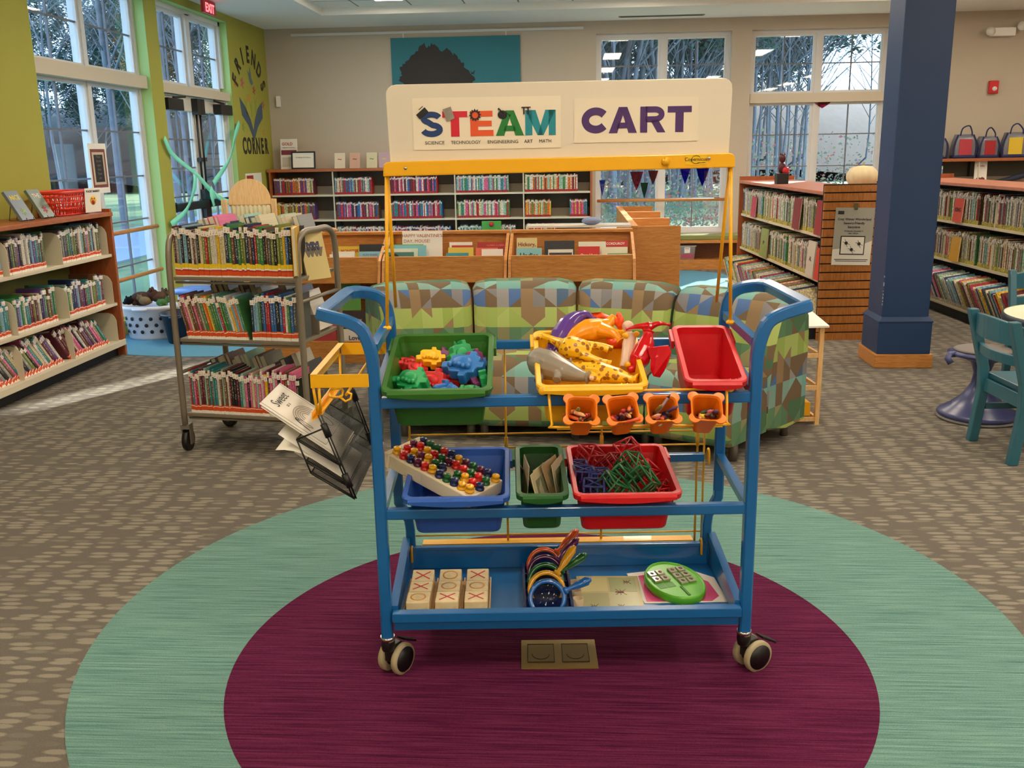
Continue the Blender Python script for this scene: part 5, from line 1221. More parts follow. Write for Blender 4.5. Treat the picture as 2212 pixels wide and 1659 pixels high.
# flyer on slatted panel
fl = thing('flyer', 'silver grey winter story time flyer clipped to the slatted end panel', 'flyer', SA @ T(.05, -.026, .60) @ RY(1.5))
MB().box(0, .30, -.002, 0, 0, .44).build('sheet', mat('flyer_silver', '#a8a69a', .5, var=.08, vscale=6), fl)
mb = MB(); mb.add([(x, e, z) for e in (-.003, -.002) for x, z in ((0, 0), (.30, 0), (.30, .19), (.2, .15), (.1, .13), (0, .12))], [tuple(range(6)), tuple(range(6, 12))]+[(i, (i+1) % 6, 6+(i+1) % 6, 6+i) for i in range(6)]); mb.build('snow_print', M_paper, fl)
for s, z in (('Cozy Winter Wonderland', .345), ('Sensory-Friendly', .315), ('Storytime', .285)): text_mb(s, .024, .0006, .0005, M=T(.15, -.0035, z)).build('lettering', mat('print_slate', '#4c4c54', .5), fl)
text_mb('Wednesday, December 4', .014, .0002, .0005, M=T(.15, -.0035, .258)).build('lettering', MATS['print_slate'], fl); text_mb('6:00 - 7:00 pm', .013, .0002, .0005, M=T(.15, -.0035, .24)).build('lettering', MATS['print_slate'], fl)
MB().box(.055, .245, -.005, -.003, .08, .225).build('picture_border', mat('print_black', '#2c3030', .5), fl); MB().box(.063, .237, -.0065, -.005, .088, .217).build('picture', M_paper, fl)
for x, z, s in ((.10, .17, 1), (.145, .12, 1), (.20, .165, 1)):
    mb = MB(); mb.ball((x, -.007, z), (.013, .0015, .013), 12, 6); [mb.tube([(x, -.007, z), (x+dx, -.007, z+dz)], .0016, 5) for dx, dz in ((.03, -.012), (-.028, .01), (.012, -.03), (-.01, .028))]; mb.build('snow_person_print', MATS['print_black'], fl)
MB().box(.02, .065, -.004, -.002, .39, .415).build('logo_block', MATS['print_black'], fl)
MB().box(.02, .28, -.004, -.003, .04, .046).build('fine_print', MATS['print_slate'], fl); MB().box(.03, .27, -.004, -.003, .028, .033).build('fine_print', MATS['print_slate'], fl)
MB().box(.14, .165, -.012, .002, .425, .475).build('clip', mat('khaki_clip', '#5c5a3c', .5), fl, bevel=.002)
# small teal chair, stool, table
M_teal = mat('teal_painted_wood', '#2c6678', .35, .5, coat=.2)
def kid_chair(M, lab):
    t = thing('child_chair', lab, 'chair', M); w = .40; d = .40; sh = .365
    # back legs (nearest the back), front legs; chair looks along +y, x across
    for sx in (0, w):
        mb = MB(); mb.rings([[(sx+a*.021, y+b*.024, z) for a, b in ((-1, -1), (1, -1), (1, 1), (-1, 1))] for y, z in ((.0, 0), (.03, .28), (.022, .39), (-.055, .67), (-.060, .695))], smooth=False); mb.build('leg', M_teal, t, bevel=.005)
        MB().box(sx-.020, sx+.020, d-.02, d+.02, 0, sh-.02).build('leg', M_teal, t, bevel=.005)
        MB().box(sx-.010, sx+.010, .05, d-.02, .17, .20).build('stretcher', M_teal, t); MB().box(sx-.012, sx+.012, .06, d-.02, sh-.095, sh-.03).build('apron', M_teal, t)
    MB().box(.02, w-.02, .025, .05, sh-.095, sh-.03).build('apron', M_teal, t); MB().box(.02, w-.02, d-.012, d+.012, sh-.095, sh-.03).build('apron', M_teal, t); MB().box(.02, w-.02, d-.012, d+.012, .15, .18).build('stretcher', M_teal, t)
    MB().box(-.015, w+.015, .045, d+.03, sh-.03, sh).build('seat', M_teal, t, bevel=.008)
    for z0, z1, yo in ((.575, .675, -.045), (.475, .525, -.018)):
        rings = []
        for j in range(9):
            u = j/8; x = .018+(w-.036)*u; y0 = yo-.035*math.sin(math.pi*u); zt = z1+(.0 if z0 < .55 else .015*math.sin(math.pi*u))
            rings.append([(x, y0, z0), (x, y0+.022, z0), (x, y0+.018, zt), (x, y0-.004, zt)])
        MB().rings(rings, smooth=False).build('back_rail', M_teal, t, bevel=.003)
    return t
kid_chair(T(2.07, 4.87, 0) @ RZ(-86), 'teal painted wooden child chair at the right edge, back toward the sofa')
kid_chair(T(3.26, 6.30, 0) @ RZ(176), 'teal child chair on the far side of the small round table')
tt = thing('round_table', 'small round table with pale top and dark edge at the right frame edge', 'table', T(2.87, 5.38, 0)); 
MB().lathe([(.0001, .56), (.43, .56), (.44, .562), (.44, .565)], 48).build('pale_top', mat('pale_laminate', '#dfe6c8', .35), tt); MB().lathe([(.44, .565), (.452, .56), (.452, .53), (.44, .525), (.0001, .525)], 48).build('edge', mat('navy_edge', '#26303c', .4), tt)
for k in range(4): a = R_(20+90*k); MB().cyl((.33*math.cos(a), .33*math.sin(a), 0), (.33*math.cos(a), .33*math.sin(a), .53), .02, 12).build('leg', M_foot, tt)
ws = thing('wobble_stool', 'slate purple wobble stool with grey padded seat behind the teal chair', 'stool', T(2.27, 5.30, 0)); M_wob = mat('slate_purple_plastic', '#3d4370', .3)
MB().lathe([(.0001, .0), (.17, .0), (.205, .012), (.215, .03), (.20, .045), (.15, .075), (.09, .13), (.05, .20), (.042, .26), (.06, .32), (.12, .35), (.175, .362), (.185, .375), (.165, .385), (.0001, .385)], 40).build('body', M_wob, ws)
MB().lathe([(.0001, .385), (.15, .385), (.155, .392), (.14, .398), (.0001, .400)], 40).build('seat_pad', mat('grey_pad', '#77706c', .8), ws)
mb = MB(); mb.tube([(-.16, -.02, .37), (-.20, -.04, .372), (-.215, -.06, .355), (-.20, -.075, .33)], .018, 8); mb.build('hand_grip', M_wob, ws); MB().lathe([(.208, 0), (.22, .008), (.208, .016)], 40).build('grey_rim', mat('grey_rim', '#7c7a74', .6), ws)
# small white topped wooden rack behind the sofa end
rk = thing('wooden_rack', 'light wooden ladder rack with white sloping top behind the sofa end', 'rack', T(1.345, 5.16, 0) @ RZ(6))
for x, y in ((0, 0), (0, .36), (-.18, 0), (-.18, .36)): MB().box(x-.012, x+.012, y-.012, y+.012, 0, .55+(.0 if y == 0 else .05)).build('post', M_birch, rk)
for z in (.02, .20, .38):
    mb = MB(); mb.box(-.18, .0, -.008, .008, z, z+.022); mb.box(-.18, 0, .352, .368, z, z+.022); mb.box(-.008, .008, .0, .36, z, z+.022); mb.box(-.188, -.172, 0, .36, z, z+.022)
    mb.build('rail', M_birch, rk)
mb = MB(); mb.add([(-.20, -.03, .55), (.03, -.03, .55), (.03, .42, .605), (-.20, .42, .605), (-.20, -.03, .56), (.03, -.03, .56), (.03, .42, .615), (-.20, .42, .615)], [(0, 1, 2, 3), (4, 5, 6, 7), (0, 1, 5, 4), (1, 2, 6, 5), (2, 3, 7, 6), (3, 0, 4, 7)]); mb.build('sloping_top', M_white, rk)
MB().box(-.16, -.03, .02, .3, .045, .12).build('yellow_block', M_yel, rk)
# outlet plate
fo = thing('floor_outlet', 'brass floor outlet cover with two hinged lids under the cart', 'floor outlet', T(-.045, 2.62, .0052) @ RZ(3)); M_brass = mat('aged_brass', '#8a7038', .4, metal=.6, var=.15, vscale=20)
MB().box(-.115, .115, -.085, .085, 0, .004).build('plate', M_brass, fo, bevel=.001)
for x in (-.055, .05):
    MB().box(x-.040, x+.040, -.05, .055, .004, .0052).build('lid', mat('brass_shade', '#7c6430', .45, metal=.6), fo); mb = MB(); mb.tube([(x+px*.040, py, .0055) for px, py in ((-1, -.05), (1, -.05), (1, .055), (-1, .055))], .0012, 5, closed=True); mb.build('lid_gap', M_kick, fo)
    mb = MB(); mb.tube([(x+.026*math.cos(a), -.005+.03*math.sin(a), .0055) for a in [R_(q) for q in range(180, 361, 20)]], .001, 4); mb.build('finger_ring', M_kick, fo)
# ================================================================ THE CART (built in frame MC)
def cm(x, y, z): return MC @ T(x, y, z)
cart = thing('supply_cart', 'bright blue metal rolling supply cart with tubs and a tray in the centre', 'cart', cm(.145, 2.52, 0))
XLF, XRF, YFr, YBk = -.376, .666, 2.52, 2.92
rt_ = .0165
for s, x in ((-1, XLF), (1, XRF)):
    pts = smooth_pts([(x, YFr, .125), (x, YFr, .5), (x, YFr, .80), (x, YFr, .90), (x+s*.003, YFr, .97), (x+s*.024, YFr+.003, 1.035), (x+s*.06, YFr+.006, 1.06), (x+s*.10, YFr+.010, 1.072), (x+s*.130, YFr+.022, 1.078), (x+s*.138, YFr+.045, 1.080),
                      (x+s*.128, YFr+.17, 1.086), (x+s*.116, YBk-.09, 1.092), (x+s*.105, YBk-.06, 1.092), (x+s*.085, YBk-.035, 1.090), (x+s*.04, YBk-.012, 1.078), (x+s*.012, YBk-.003, 1.05), (x, YBk, .99), (x, YBk, .90), (x, YBk, .75), (x, YBk, .42)], 4)
    MB().tube(pts, rt_, 8, square=True, up=(0, 1, 0)).build('side_frame', M_blue, cart, frame=MC, bevel=.003)
    MB().tube([(x, YBk, .425), (x, YBk, .395), (x-s*.030, YBk, .335), (x-s*.034, YBk, .30), (x-s*.034, YBk, .13)], rt_*.9, 8, square=True, up=(0, 1, 0)).build('rear_leg', M_blue, cart, frame=MC)
    for (z0, z1) in ((.985, .998), (.845, .895), (.51, .535)):
        mb = MB(); mb.add([(x+e, y, z+h) for e in (-.012, .012) for y, z in ((YFr+.014, z0), (YBk-.014, z1)) for h in (-.012, .012)], [(0, 1, 3, 2), (4, 6, 7, 5), (0, 4, 5, 1), (2, 3, 7, 6), (1, 5, 7, 3), (0, 2, 6, 4)]); mb.build('side_bar', M_blue, cart, frame=MC)
    mb = MB(); mb.cyl((x, YFr, .118), (x, YFr, .132), .021, 18); mb.build('post_collar', M_chrome, cart, frame=MC)
for z, y in ((.852, YFr), (.527, YFr)):
    MB().box(XLF+.015, XRF-.015, y-.014, y+.014, z-.031, z).build('front_rail', M_blue, cart, frame=MC, bevel=.004)
for z, y in ((.925, YBk), (.548, YBk-.01)):
    MB().box(XLF+.012, XRF-.012-(.04 if z < .6 else 0), y-.012, y+.012, z-.026, z).build('rear_rail', M_blue, cart, frame=MC, bevel=.003)
# tray
mb = MB()
tx0, tx1, ty0, ty1 = -.352, .645, 2.50, 2.905
mb.box(tx0, tx1, ty0, ty1, .160, .166)
mb.box(tx0, tx1, ty0, ty0+.014, .158, .200); mb.box(tx0-.004, tx1+.004, ty0-.012, ty0+.018, .188, .216)
mb.box(tx0+.012, tx1-.012, ty1-.006, ty1, .166, .238); mb.box(tx0+.012, tx1-.012, ty1-.012, ty1+.008, .232, .244)
for x, s in ((tx0, 1), (tx1, -1)):
    mb.add([(x+s*e, y, z) for e in (0, .005) for y, z in ((ty0, .166), (ty1, .166), (ty1, .24), (ty0, .21))], [(0, 1, 2, 3), (4, 5, 6, 7), (0, 1, 5, 4), (1, 2, 6, 5), (2, 3, 7, 6), (3, 0, 4, 7)])
mb.build('tray', M_blue, cart, frame=MC, bevel=.002)
for x in (tx0-.002, tx1+.002):
    mb = MB(); mb.add([(x+e, y, z+h) for e in (-.012, .012) for y, z in ((YFr+.0, .212), (YBk-.01, .262)) for h in (-.014, .014)], [(0, 1, 3, 2), (4, 6, 7, 5), (0, 4, 5, 1), (2, 3, 7, 6), (1, 5, 7, 3), (0, 2, 6, 4)]); mb.build('tray_side_beam', M_blue, cart, frame=MC)
def cart_caster(x, y, a, lab, brake=True):
    M = cm(x, y, 0) @ RZ(a); r = .048
    sw = MB(); sw.lathe([(.0001, .125), (.019, .125), (.021, .105), (.018, .085), (.0001, .085)], 16, 0, M); sw.box(-.016, .016, .0, .045, .045, .10, 0, M)
    c = sw.build('caster', M_black, cart, frame=Matrix(), bevel=.003)
    for sx in (-1, 1):
        w = MB(); w.lathe([(.028, -.009), (.046, -.009), (r, -.005), (r, .005), (.046, .009), (.028, .009)], 32, 0, M @ T(sx*.024, .035, r) @ RY(90))
        ww = w.build('tyre', mat('beige_tyre', '#a89c7c', .6), c, frame=Matrix())
        h = MB(); h.lathe([(.0001, -.008), (.038, -.008), (.038, .011), (.0001, .012)], 32, 0, M @ T(sx*.024, .035, r) @ RY(90 if sx > 0 else -90)); h.build('hub', M_black, c, frame=Matrix())
    if brake:
        b = MB(); b.add([M @ Vector(v) for v in [(-.016, .06, .092), (.016, .06, .092), (.016, .115, .062), (-.016, .115, .062), (-.016, .06, .100), (.016, .06, .100), (.016, .115, .070), (-.016, .115, .070)]], [(0, 1, 2, 3), (4, 5, 6, 7), (0, 1, 5, 4), (1, 2, 6, 5), (2, 3, 7, 6), (3, 0, 4, 7)])
        b.build('brake_pedal', M_black, c, frame=Matrix(), bevel=.002)
cart_caster(XLF, YFr, -32, ''); cart_caster(XRF, YFr, -62, '')
cart_caster(XLF+.034, YBk, 10, '', False); cart_caster(XRF-.034, YBk, -70, '')
# yellow wire rack at the rear
mb = MB(); yw = 2.95
for x in (-.335, -.022, .288, .600): mb.cyl((x, yw, .225), (x, yw, .915), .0035, 8); 
for x in (.622,): mb.cyl((x, yw, .225), (x, yw, .66), .0035, 8)
for z in (.905, .612, .565, .262): mb.cyl((-.335, yw, z), (.622, yw, z), .003, 8)
mb.build('wire_rack', M_wire, cart, frame=MC)
for x in (-.335, -.022, .288, .600): MB().cyl((x, yw, .56), (x, yw, .60), .006, 10).build('wire_sleeve', M_wire, cart, frame=MC)
MB().box(-.305, .590, 2.925, 2.965, .232, .242).build('rear_ledge', M_yel, cart, frame=MC)
for x, z in ((-.338, .24), (.612, .25), (.626, .56)): MB().tube(smooth_pts([(x, 2.935, z-.04), (x, 2.91, z+.0), (x, 2.893, z-.002), (x, 2.888, z-.045)], 4), .0042, 8).build('wire_hook', M_wire, cart, frame=MC)
# ---------------------------------------------------------------- sign board
sb = thing('sign_board', 'long white STEAM CART sign board on a yellow bar above the blue cart', 'sign', cm(.142, 2.75, 1.0)); YS = 2.75
out = [(-.333, 1.46), (.622, 1.46), (.626, 1.655)]+[(.626-.03+.03*math.cos(R_(a)), 1.663+.025*math.sin(R_(a))) for a in (20, 45, 70, 90)]+[(-.337+.03+.03*math.cos(R_(a)), 1.660+.025*math.sin(R_(a))) for a in (90, 115, 140, 165, 180)]
n = len(out); MB().add([(x, YS+e, z) for e in (.0, .008) for x, z in out], [tuple(range(n)), tuple(range(n, 2*n))]+[(i, (i+1) % n, n+(i+1) % n, n+i) for i in range(n)]).build('white_panel', mat('whiteboard', '#ddd3bf', .35, .5), sb, frame=MC, bevel=.002)
out = [(-.352, 1.437), (.636, 1.446), (.636, 1.468)]+[(.636-.018+.018*math.cos(R_(a)), 1.470+.016*math.sin(R_(a))) for a in (30, 60, 90)]+[(-.352+.018+.018*math.cos(R_(a)), 1.461+.016*math.sin(R_(a))) for a in (90, 120, 150)]
n = len(out); MB().add([(x, YS+e, z) for e in (-.022, .022) for x, z in out], [tuple(range(n)), tuple(range(n, 2*n))]+[(i, (i+1) % n, n+(i+1) % n, n+i) for i in range(n)]).build('yellow_bar', mat('yellow_enamel', '#f2b309'), sb, frame=MC, bevel=.003)
for s, x, xb_ in ((-1, -.344, -.364), (1, .628, .645)):
    MB().tube([(x, YS-.008, 1.445), (xb_, YS, .998)], .0052, 8).build('support_wire', M_yel, sb, frame=MC)
    MB().tube([(x, YS+.012, 1.445), (xb_-s*.010, 2.900, 1.04)], .0052, 8).build('support_wire', M_yel, sb, frame=MC)
    MB().lathe([(.0001, 0), (.013, 0), (.013, .006), (.007, .010), (.0001, .010)], 16, 0, T(xb_, YS, .998)).build('foot_disc', M_yel, sb, frame=MC)
for x, z in ((-.288, 1.459), (.562, 1.472)): MB().ball((x, YS-.024, z), (.005, .003, .005), 10, 6).build('screw', M_chrome, sb, frame=MC)
MB().lathe([(.0001, 0), (.012, 0), (.012, .008), (.0001, .009)], 20, 0, T(.441, YS-.022, 1.466) @ RX(90)).build('knob', M_yel, sb, frame=MC)
MB().box(.496, .556, YS-.0235, YS-.022, 1.455, 1.483).build('maker_label', mat('label_yellow', '#f4c21c', .3), sb, frame=MC)
text_mb('Copernicus', .0135, 0, .0003, M=T(.525, YS-.0245, 1.466)).build('maker_lettering', M_ink, sb, frame=MC)
mb = MB(); mb.tube([(.526+.013*math.cos(a), YS-.0245, 1.469+.011*math.sin(a)) for a in [R_(q) for q in range(40, 330, 20)]], .0007, 4); mb.build('maker_arc', M_ink, sb, frame=MC)
mb = MB(); mb.tube([(.530, YS-.0245, 1.4605), (.552, YS-.0245, 1.4615)], .0006, 4); mb.build('maker_underline', M_ink, sb, frame=MC)
def fit(ch, x0, x1, z0, z1, y, hexc, nm='letter', bold=0, par=None, sl=0.0):
    b = text_mb(ch, 1.0, bold*4, .002)
    xs = [v[0] for v in b.v]; zs = [v[2] for v in b.v]; a0, a1, c0, c1 = min(xs), max(xs), min(zs), max(zs)
    b.v = [(x0+(v[0]-a0)/(a1-a0)*(x1-x0), y+(0 if v[1] < 0 else .0004), z0+(v[2]-c0)/(c1-c0)*(z1-z0)+sl*(v[0]-a0)) for v in b.v]
    return b.build(nm, mat('letter_'+hexc.strip('#'), hexc, .4), par, frame=MC)
def glyph(ch, x0, x1, z0, z1, y, hexc, par):
    """heavy sans capital from flat strokes, one connected mesh per letter"""
    W, H = x1-x0, z1-z0; sw = .30; parts = []
    def strip(pts, w):
        P = [Vector(p) for p in pts]; L = []; R = []
        for i, p in enumerate(P):
            d = (P[min(i+1, len(P)-1)]-P[max(i-1, 0)]).normalized(); n = Vector((-d.y/(W/H), d.x*(W/H))); n = Vector((-d.y*H, d.x*W)); n.normalize(); n = Vector((n.x*w*.5*H/W, n.y*w*.5)); L.append(p+n); R.append(p-n)
        parts.append((L, R))
    arc = lambda cx_, cy_, rx, ry, a0, a1, k=14: [(cx_+rx*math.cos(R_(a0+(a1-a0)*i/k)), cy_+ry*math.sin(R_(a0+(a1-a0)*i/k))) for i in range(k+1)]
    h = sw/2; hw = h*H/W
    V = sw*1.15
    if ch == 'T': parts.append(([Vector((0, 1)), Vector((1, 1))], [Vector((0, .76)), Vector((1, .76))])); parts.append(([Vector((.5-.17, 0)), Vector((.5-.17, .77))], [Vector((.5+.17, 0)), Vector((.5+.17, .77))]))
    if ch == 'E':
        parts.append(([Vector((0, 0)), Vector((0, 1))], [Vector((.34, 0)), Vector((.34, 1))]))
        for a, b, e in ((0, .24, 1.0), (.39, .61, .93), (.77, 1, .97)): parts.append(([Vector((.33, b)), Vector((e, b))], [Vector((.33, a)), Vector((e, a))]))
    if ch == 'A':
        parts.append(([Vector((0, 0)), Vector((.35, 1))], [Vector((.30, 0)), Vector((.53, .80))])); parts.append(([Vector((.35, 1)), Vector((.65, 1))], [Vector((.53, .79)), Vector((.47, .79))][::-1]))
        parts.append(([Vector((1, 0)), Vector((.65, 1))], [Vector((.70, 0)), Vector((.47, .80))])); parts.append(([Vector((.33, .40)), Vector((.67, .40))], [Vector((.27, .18)), Vector((.73, .18))]))
    if ch == 'M':
        for a in (0, .77): parts.append(([Vector((a, 0)), Vector((a, 1))], [Vector((a+.23, 0)), Vector((a+.23, 1))]))
        parts.append(([Vector((.0, 1)), Vector((.40, 0))], [Vector((.34, 1)), Vector((.60, 0))][::1])); parts.append(([Vector((.66, 1)), Vector((.40, 0))], [Vector((1, 1)), Vector((.60, 0))]))
    if ch == 'C': strip(arc(.55, .5, .55-hw, .5-h, 38, 322, 24), sw)
    if ch == 'S': strip(arc(.50, .73, .48-hw, .27-h*.75, 12, 262, 14)[:-1]+[(.5, .52)][:0]+arc(.50, .29, .5-hw, .29-h*.75, 82, -168, 14), sw*.80)
    if ch == 'R':
        parts.append(([Vector((0, 0)), Vector((0, 1))], [Vector((.28, 0)), Vector((.28, 1))])); strip([(.2, .89)]+arc(.58, .70, .26, .19, 90, -90, 12)+[(.2, .51)], .23)
        parts.append(([Vector((.42, .45)), Vector((.68, 0))], [Vector((.70, .50)), Vector((1, 0))]))
    mb = MB()
    for L, R in parts:
        n = len(L); vs = [(x0+p.x*W, y+e, z0+p.y*H) for e in (0, .0006) for q in (L, R) for p in q]
        fs = []
        for i in range(n-1): fs += [(i, i+1, n+i+1, n+i), (2*n+i, 3*n+i, 3*n+i+1, 2*n+i+1), (i, 2*n+i, 2*n+i+1, i+1), (n+i, n+i+1, 3*n+i+1, 3*n+i)]
        fs += [(0, n, 3*n, 2*n), (n-1, 3*n-1, 4*n-1, 2*n-1)]
        mb.add(vs, fs)
    return mb.build('letter', mat('letter_'+hexc.strip('#'), hexc, .4), par, frame=MC)
px = lambda p: -.246+(p-905)*.00129
st = thing('paper_sign', 'white STEAM lettering sheet on the left half of the sign board', 'sign', cm(-.06, YS-.001, 1.505))
MB().box(-.264, .149, YS-.002, YS-.0004, 1.508, 1.648).build('sheet', mat('laminated_paper', '#eadfc8', .3), st, frame=MC)
for ch, a, b, c in (('S', 905, 957, '#16386e'), ('T', 955, 1009, '#d01c34'), ('E', 1015, 1065, '#e2582a'), ('A', 1070, 1131, '#1c7a34'), ('M', 1134, 1200, '#178a98')):
    glyph(ch, px(a), px(b), 1.543, 1.611, YS-.0030, c, st)
for w, a, b in (('SCIENCE', 916, 958), ('TECHNOLOGY', 972, 1037), ('ENGINEERING', 1052, 1118), ('ART', 1131, 1150), ('MATH', 1164, 1190)):
    fit(w, px(a), px(b), 1.5225, 1.5315, YS-.003, '#1c1a18', 'word', 0, st)
MI = M_ink
mb = MB(); mb.box(-.016, .016, -.0004, 0, -.008, .008, 0, T(px(912), YS-.0045, 1.607) @ RY(-40)); mb.build('test_tube_print', MI, st, frame=MC, bevel=.003)
MB().box(-.001, .014, -.0004, 0, .012, .014, 0, T(px(912), YS-.0045, 1.607) @ RY(-40)).build('test_tube_print', MI, st, frame=MC)
mb = MB(); mb.box(-.012, .012, -.001, 0, -.017, .017, 0, T(px(969), YS-.0045, 1.604) @ RY(-18)); mb.build('silver_sticker', mat('silver_foil', '#a8a49c', .25, metal=.7, var=.3, vscale=90), st, frame=MC)
g = []; 
for k in range(48): a = 2*math.pi*k/48; r = .0165 if (k % 4) in (0, 1) else .0125; g.append((px(1026)+r*math.cos(a), 1.600+r*math.sin(a)))
gi = [(px(1026)+.009*math.cos(2*math.pi*k/48), 1.600+.009*math.sin(2*math.pi*k/48)) for k in range(48)]
mb = MB(); mb.add([(x, YS-.0045, z) for x, z in g]+[(x, YS-.0045, z) for x, z in gi]+[(x, YS-.0035, z) for x, z in g]+[(x, YS-.0035, z) for x, z in gi], [(i, (i+1) % 48, 48+(i+1) % 48, 48+i) for i in range(48)]+[(96+i, 96+(i+1) % 48, 144+(i+1) % 48, 144+i) for i in range(48)]+[(i, (i+1) % 48, 96+(i+1) % 48, 96+i) for i in range(48)]+[(48+i, 48+(i+1) % 48, 144+(i+1) % 48, 144+i) for i in range(48)]); mb.build('gear_print', MI, st, frame=MC)
mb = MB(); mb.ball((px(1085), YS-.004, 1.600), (.0135, .0008, .0115), 20, 8); mb.build('palette_print', MI, st, frame=MC); MB().tube([(px(1088), YS-.0045, 1.603), (px(1076), YS-.0045, 1.617)], .0014, 6, radii=[.0008, .0025]).build('brush_print', MI, st, frame=MC)
mb = MB(); q = lambda a, b, c, d: mb.box(px(a), px(b), YS-.0045, YS-.0037, c, d)
q(1126, 1146, 1.617, 1.620); q(1130, 1133, 1.600, 1.617); q(1139, 1142, 1.600, 1.617); mb.build('pi_print', MI, st, frame=MC)
ca = thing('paper_sign', 'white laminated sheet with purple CART lettering on the right half of the board', 'sign', cm(.36, YS-.001, 1.52))
MB().box(.186, .532, YS-.002, YS-.0004, 1.520, 1.640).build('sheet', mat('laminated_gloss', '#eadfc8', .12, coat=.6), ca, frame=MC)
for ch, a, b in (('C', 1256, 1312), ('A', 1315, 1376), ('R', 1383, 1438), ('T', 1442, 1494)): glyph(ch, px(a), px(b), 1.545, 1.615, YS-.0030, '#4a2a68', ca)

# ---------------------------------------------------------------- tubs
def tub(name, xc, y, z, tilt, w, d, h, hexc, lab, yaw=0, taper=.86):
    M = cm(xc, y, z) @ RZ(yaw) @ RX(tilt); t = thing(name, lab, 'tub', M); m = mat('tub_'+hexc.strip('#'), hexc, .38, .5, bump=.25, bscale=350)
    cy_ = d/2
    def R(hw, y0, y1, zz, rr=.022): return [(x, (y0+y1)/2+yy, zz) for x, yy in rrect(hw*2, y1-y0, rr, 5)]
    hw = w/2-.013; yb_ = d-.013
    rings = [R(hw*taper, .080, yb_-.035, -h), R(hw*(taper+.02), .076, yb_-.031, -h+.006), R(hw, .060, yb_-.002, -.030), R(hw, .052, yb_, -.021), R(w/2-.002, .003, d-.002, -.019, .026), R(w/2, 0, d, -.004, .028), R(w/2-.003, .003, d-.003, 0, .026),
             R(hw-.002, .018, yb_-.002, -.002, .02), R(hw-.003, .056, yb_-.004, -.024, .02), R(hw*taper-.002, .083, yb_-.038, -h+.005, .018)]
    MB().rings(rings, smooth=False).build('body', m, t)
    # thick front grip with a sagging lower edge
    K = 17; gr = []
    for j in range(K):
        u = j/(K-1); x = -w/2+.02+(w-.04)*u; s = .016+.009*math.sin(math.pi*u); gr.append([(x, -.003, -.001), (x, -.011, -.006), (x, -.011, -s+.002), (x, -.002, -s)])
    MB().rings(gr, smooth=False).build('front_grip', m, t)
    for sx in (-1, 1):
        for e in (-.008, .008): MB().box(sx*w*.30+e-.0015, sx*w*.30+e+.0015, .046, .056, -.034, -.018).build('rib', m, t)
        MB().box(sx*w/2-(.0 if sx > 0 else .008), sx*w/2+(.008 if sx > 0 else 0), d*.72, d*.95, -.030, -.006).build('side_lug', m, t)
    return t, M
G, _ = tub('tub', -.205, 2.478, .878, 12.4, .304, .395, .15, '#2f6a1e', 'large dark green tub on the top rail holding moulded plastic puzzle blocks')
Y, YM = tub('tub', .218, 2.478, .882, 12.4, .306, .395, .15, '#f4b814', 'large yellow tub on the top rail heaped with plastic toy animals')
Rt, RM = tub('tub', .552, 2.478, .890, 12.4, .172, .395, .15, '#cc1420', 'narrow red tub on the top rail, nearly empty', yaw=-3.5)
B, BM = tub('tub', -.162, 2.478, .570, 4, .304, .385, .145, '#2c5cb4', 'large blue tub on the middle rail with a cream peg board sticking out')
N, NM = tub('tub', .080, 2.478, .574, 4, .150, .385, .14, '#1f5c24', 'narrow dark green tub on the middle rail holding picture cards')
R2, R2M = tub('tub', .318, 2.478, .572, 4, .306, .385, .145, '#d0161c', 'large red tub on the middle rail full of plastic lattice cubes')

# puzzle blocks
COLR = {'green': '#1f9e5a', 'red': '#d8282c', 'purple': '#7c2c68', 'yellow': '#f2b814', 'blue': '#2c74c0', 'dark green': '#2c7a3c', 'white': '#e4e0d4'}
pz = [(.0, .5), (.22, .5), (.22, .72), (.5, .72), (.5, .5), (.75, .42), (.75, .12), (1.0, .12), (1.0, -.18), (.72, -.2), (.72, -.5), (.42, -.52), (.4, -.74), (.1, -.74), (.08, -.5), (-.35, -.5), (-.45, -.28), (-.75, -.3), (-.78, .02), (-.5, .08), (-.48, .38), (-.3, .5)]
PZ = MB(); PZ.prism([(x*.036, y*.036) for x, y in pz], -.009, .009); PZm = {}
BU = MB(); BU.ball((.002, 0, .009), (.016, .012, .006), 14, 8)
for k in range(5): BU.ball((-.012+.007*k, -.009+.002*math.sin(k*1.4), .013), .0042, 8, 6)
def puzzle(i, x, y, z, rx, ry, rz, c, lab, s=1.0):
    m = mat('toy_'+c.replace(' ', '_'), COLR[c], .4, .5, bump=.2, bscale=300); s *= 1.16; M = cm(x, y, z+.008) @ RZ(rz) @ RX(rx) @ RY(ry) @ SC(s, s, s)
    if c not in PZm: PZm[c] = (PZ.mesh('puzzle_block', [m]), BU.mesh('moulded_picture', [m]))
    o = bpy.data.objects.new('puzzle_block', PZm[c][0]); C.objects.link(o); place(o, M); tag(o, lab, 'toy block', 'moulded puzzle blocks in the green tub')
    bv = o.modifiers.new('b', 'BEVEL'); bv.width = .002; bv.segments = 2; bv.limit_method = 'ANGLE'
    b = bpy.data.objects.new('moulded_picture', PZm[c][1]); C.objects.link(b); b.parent = o
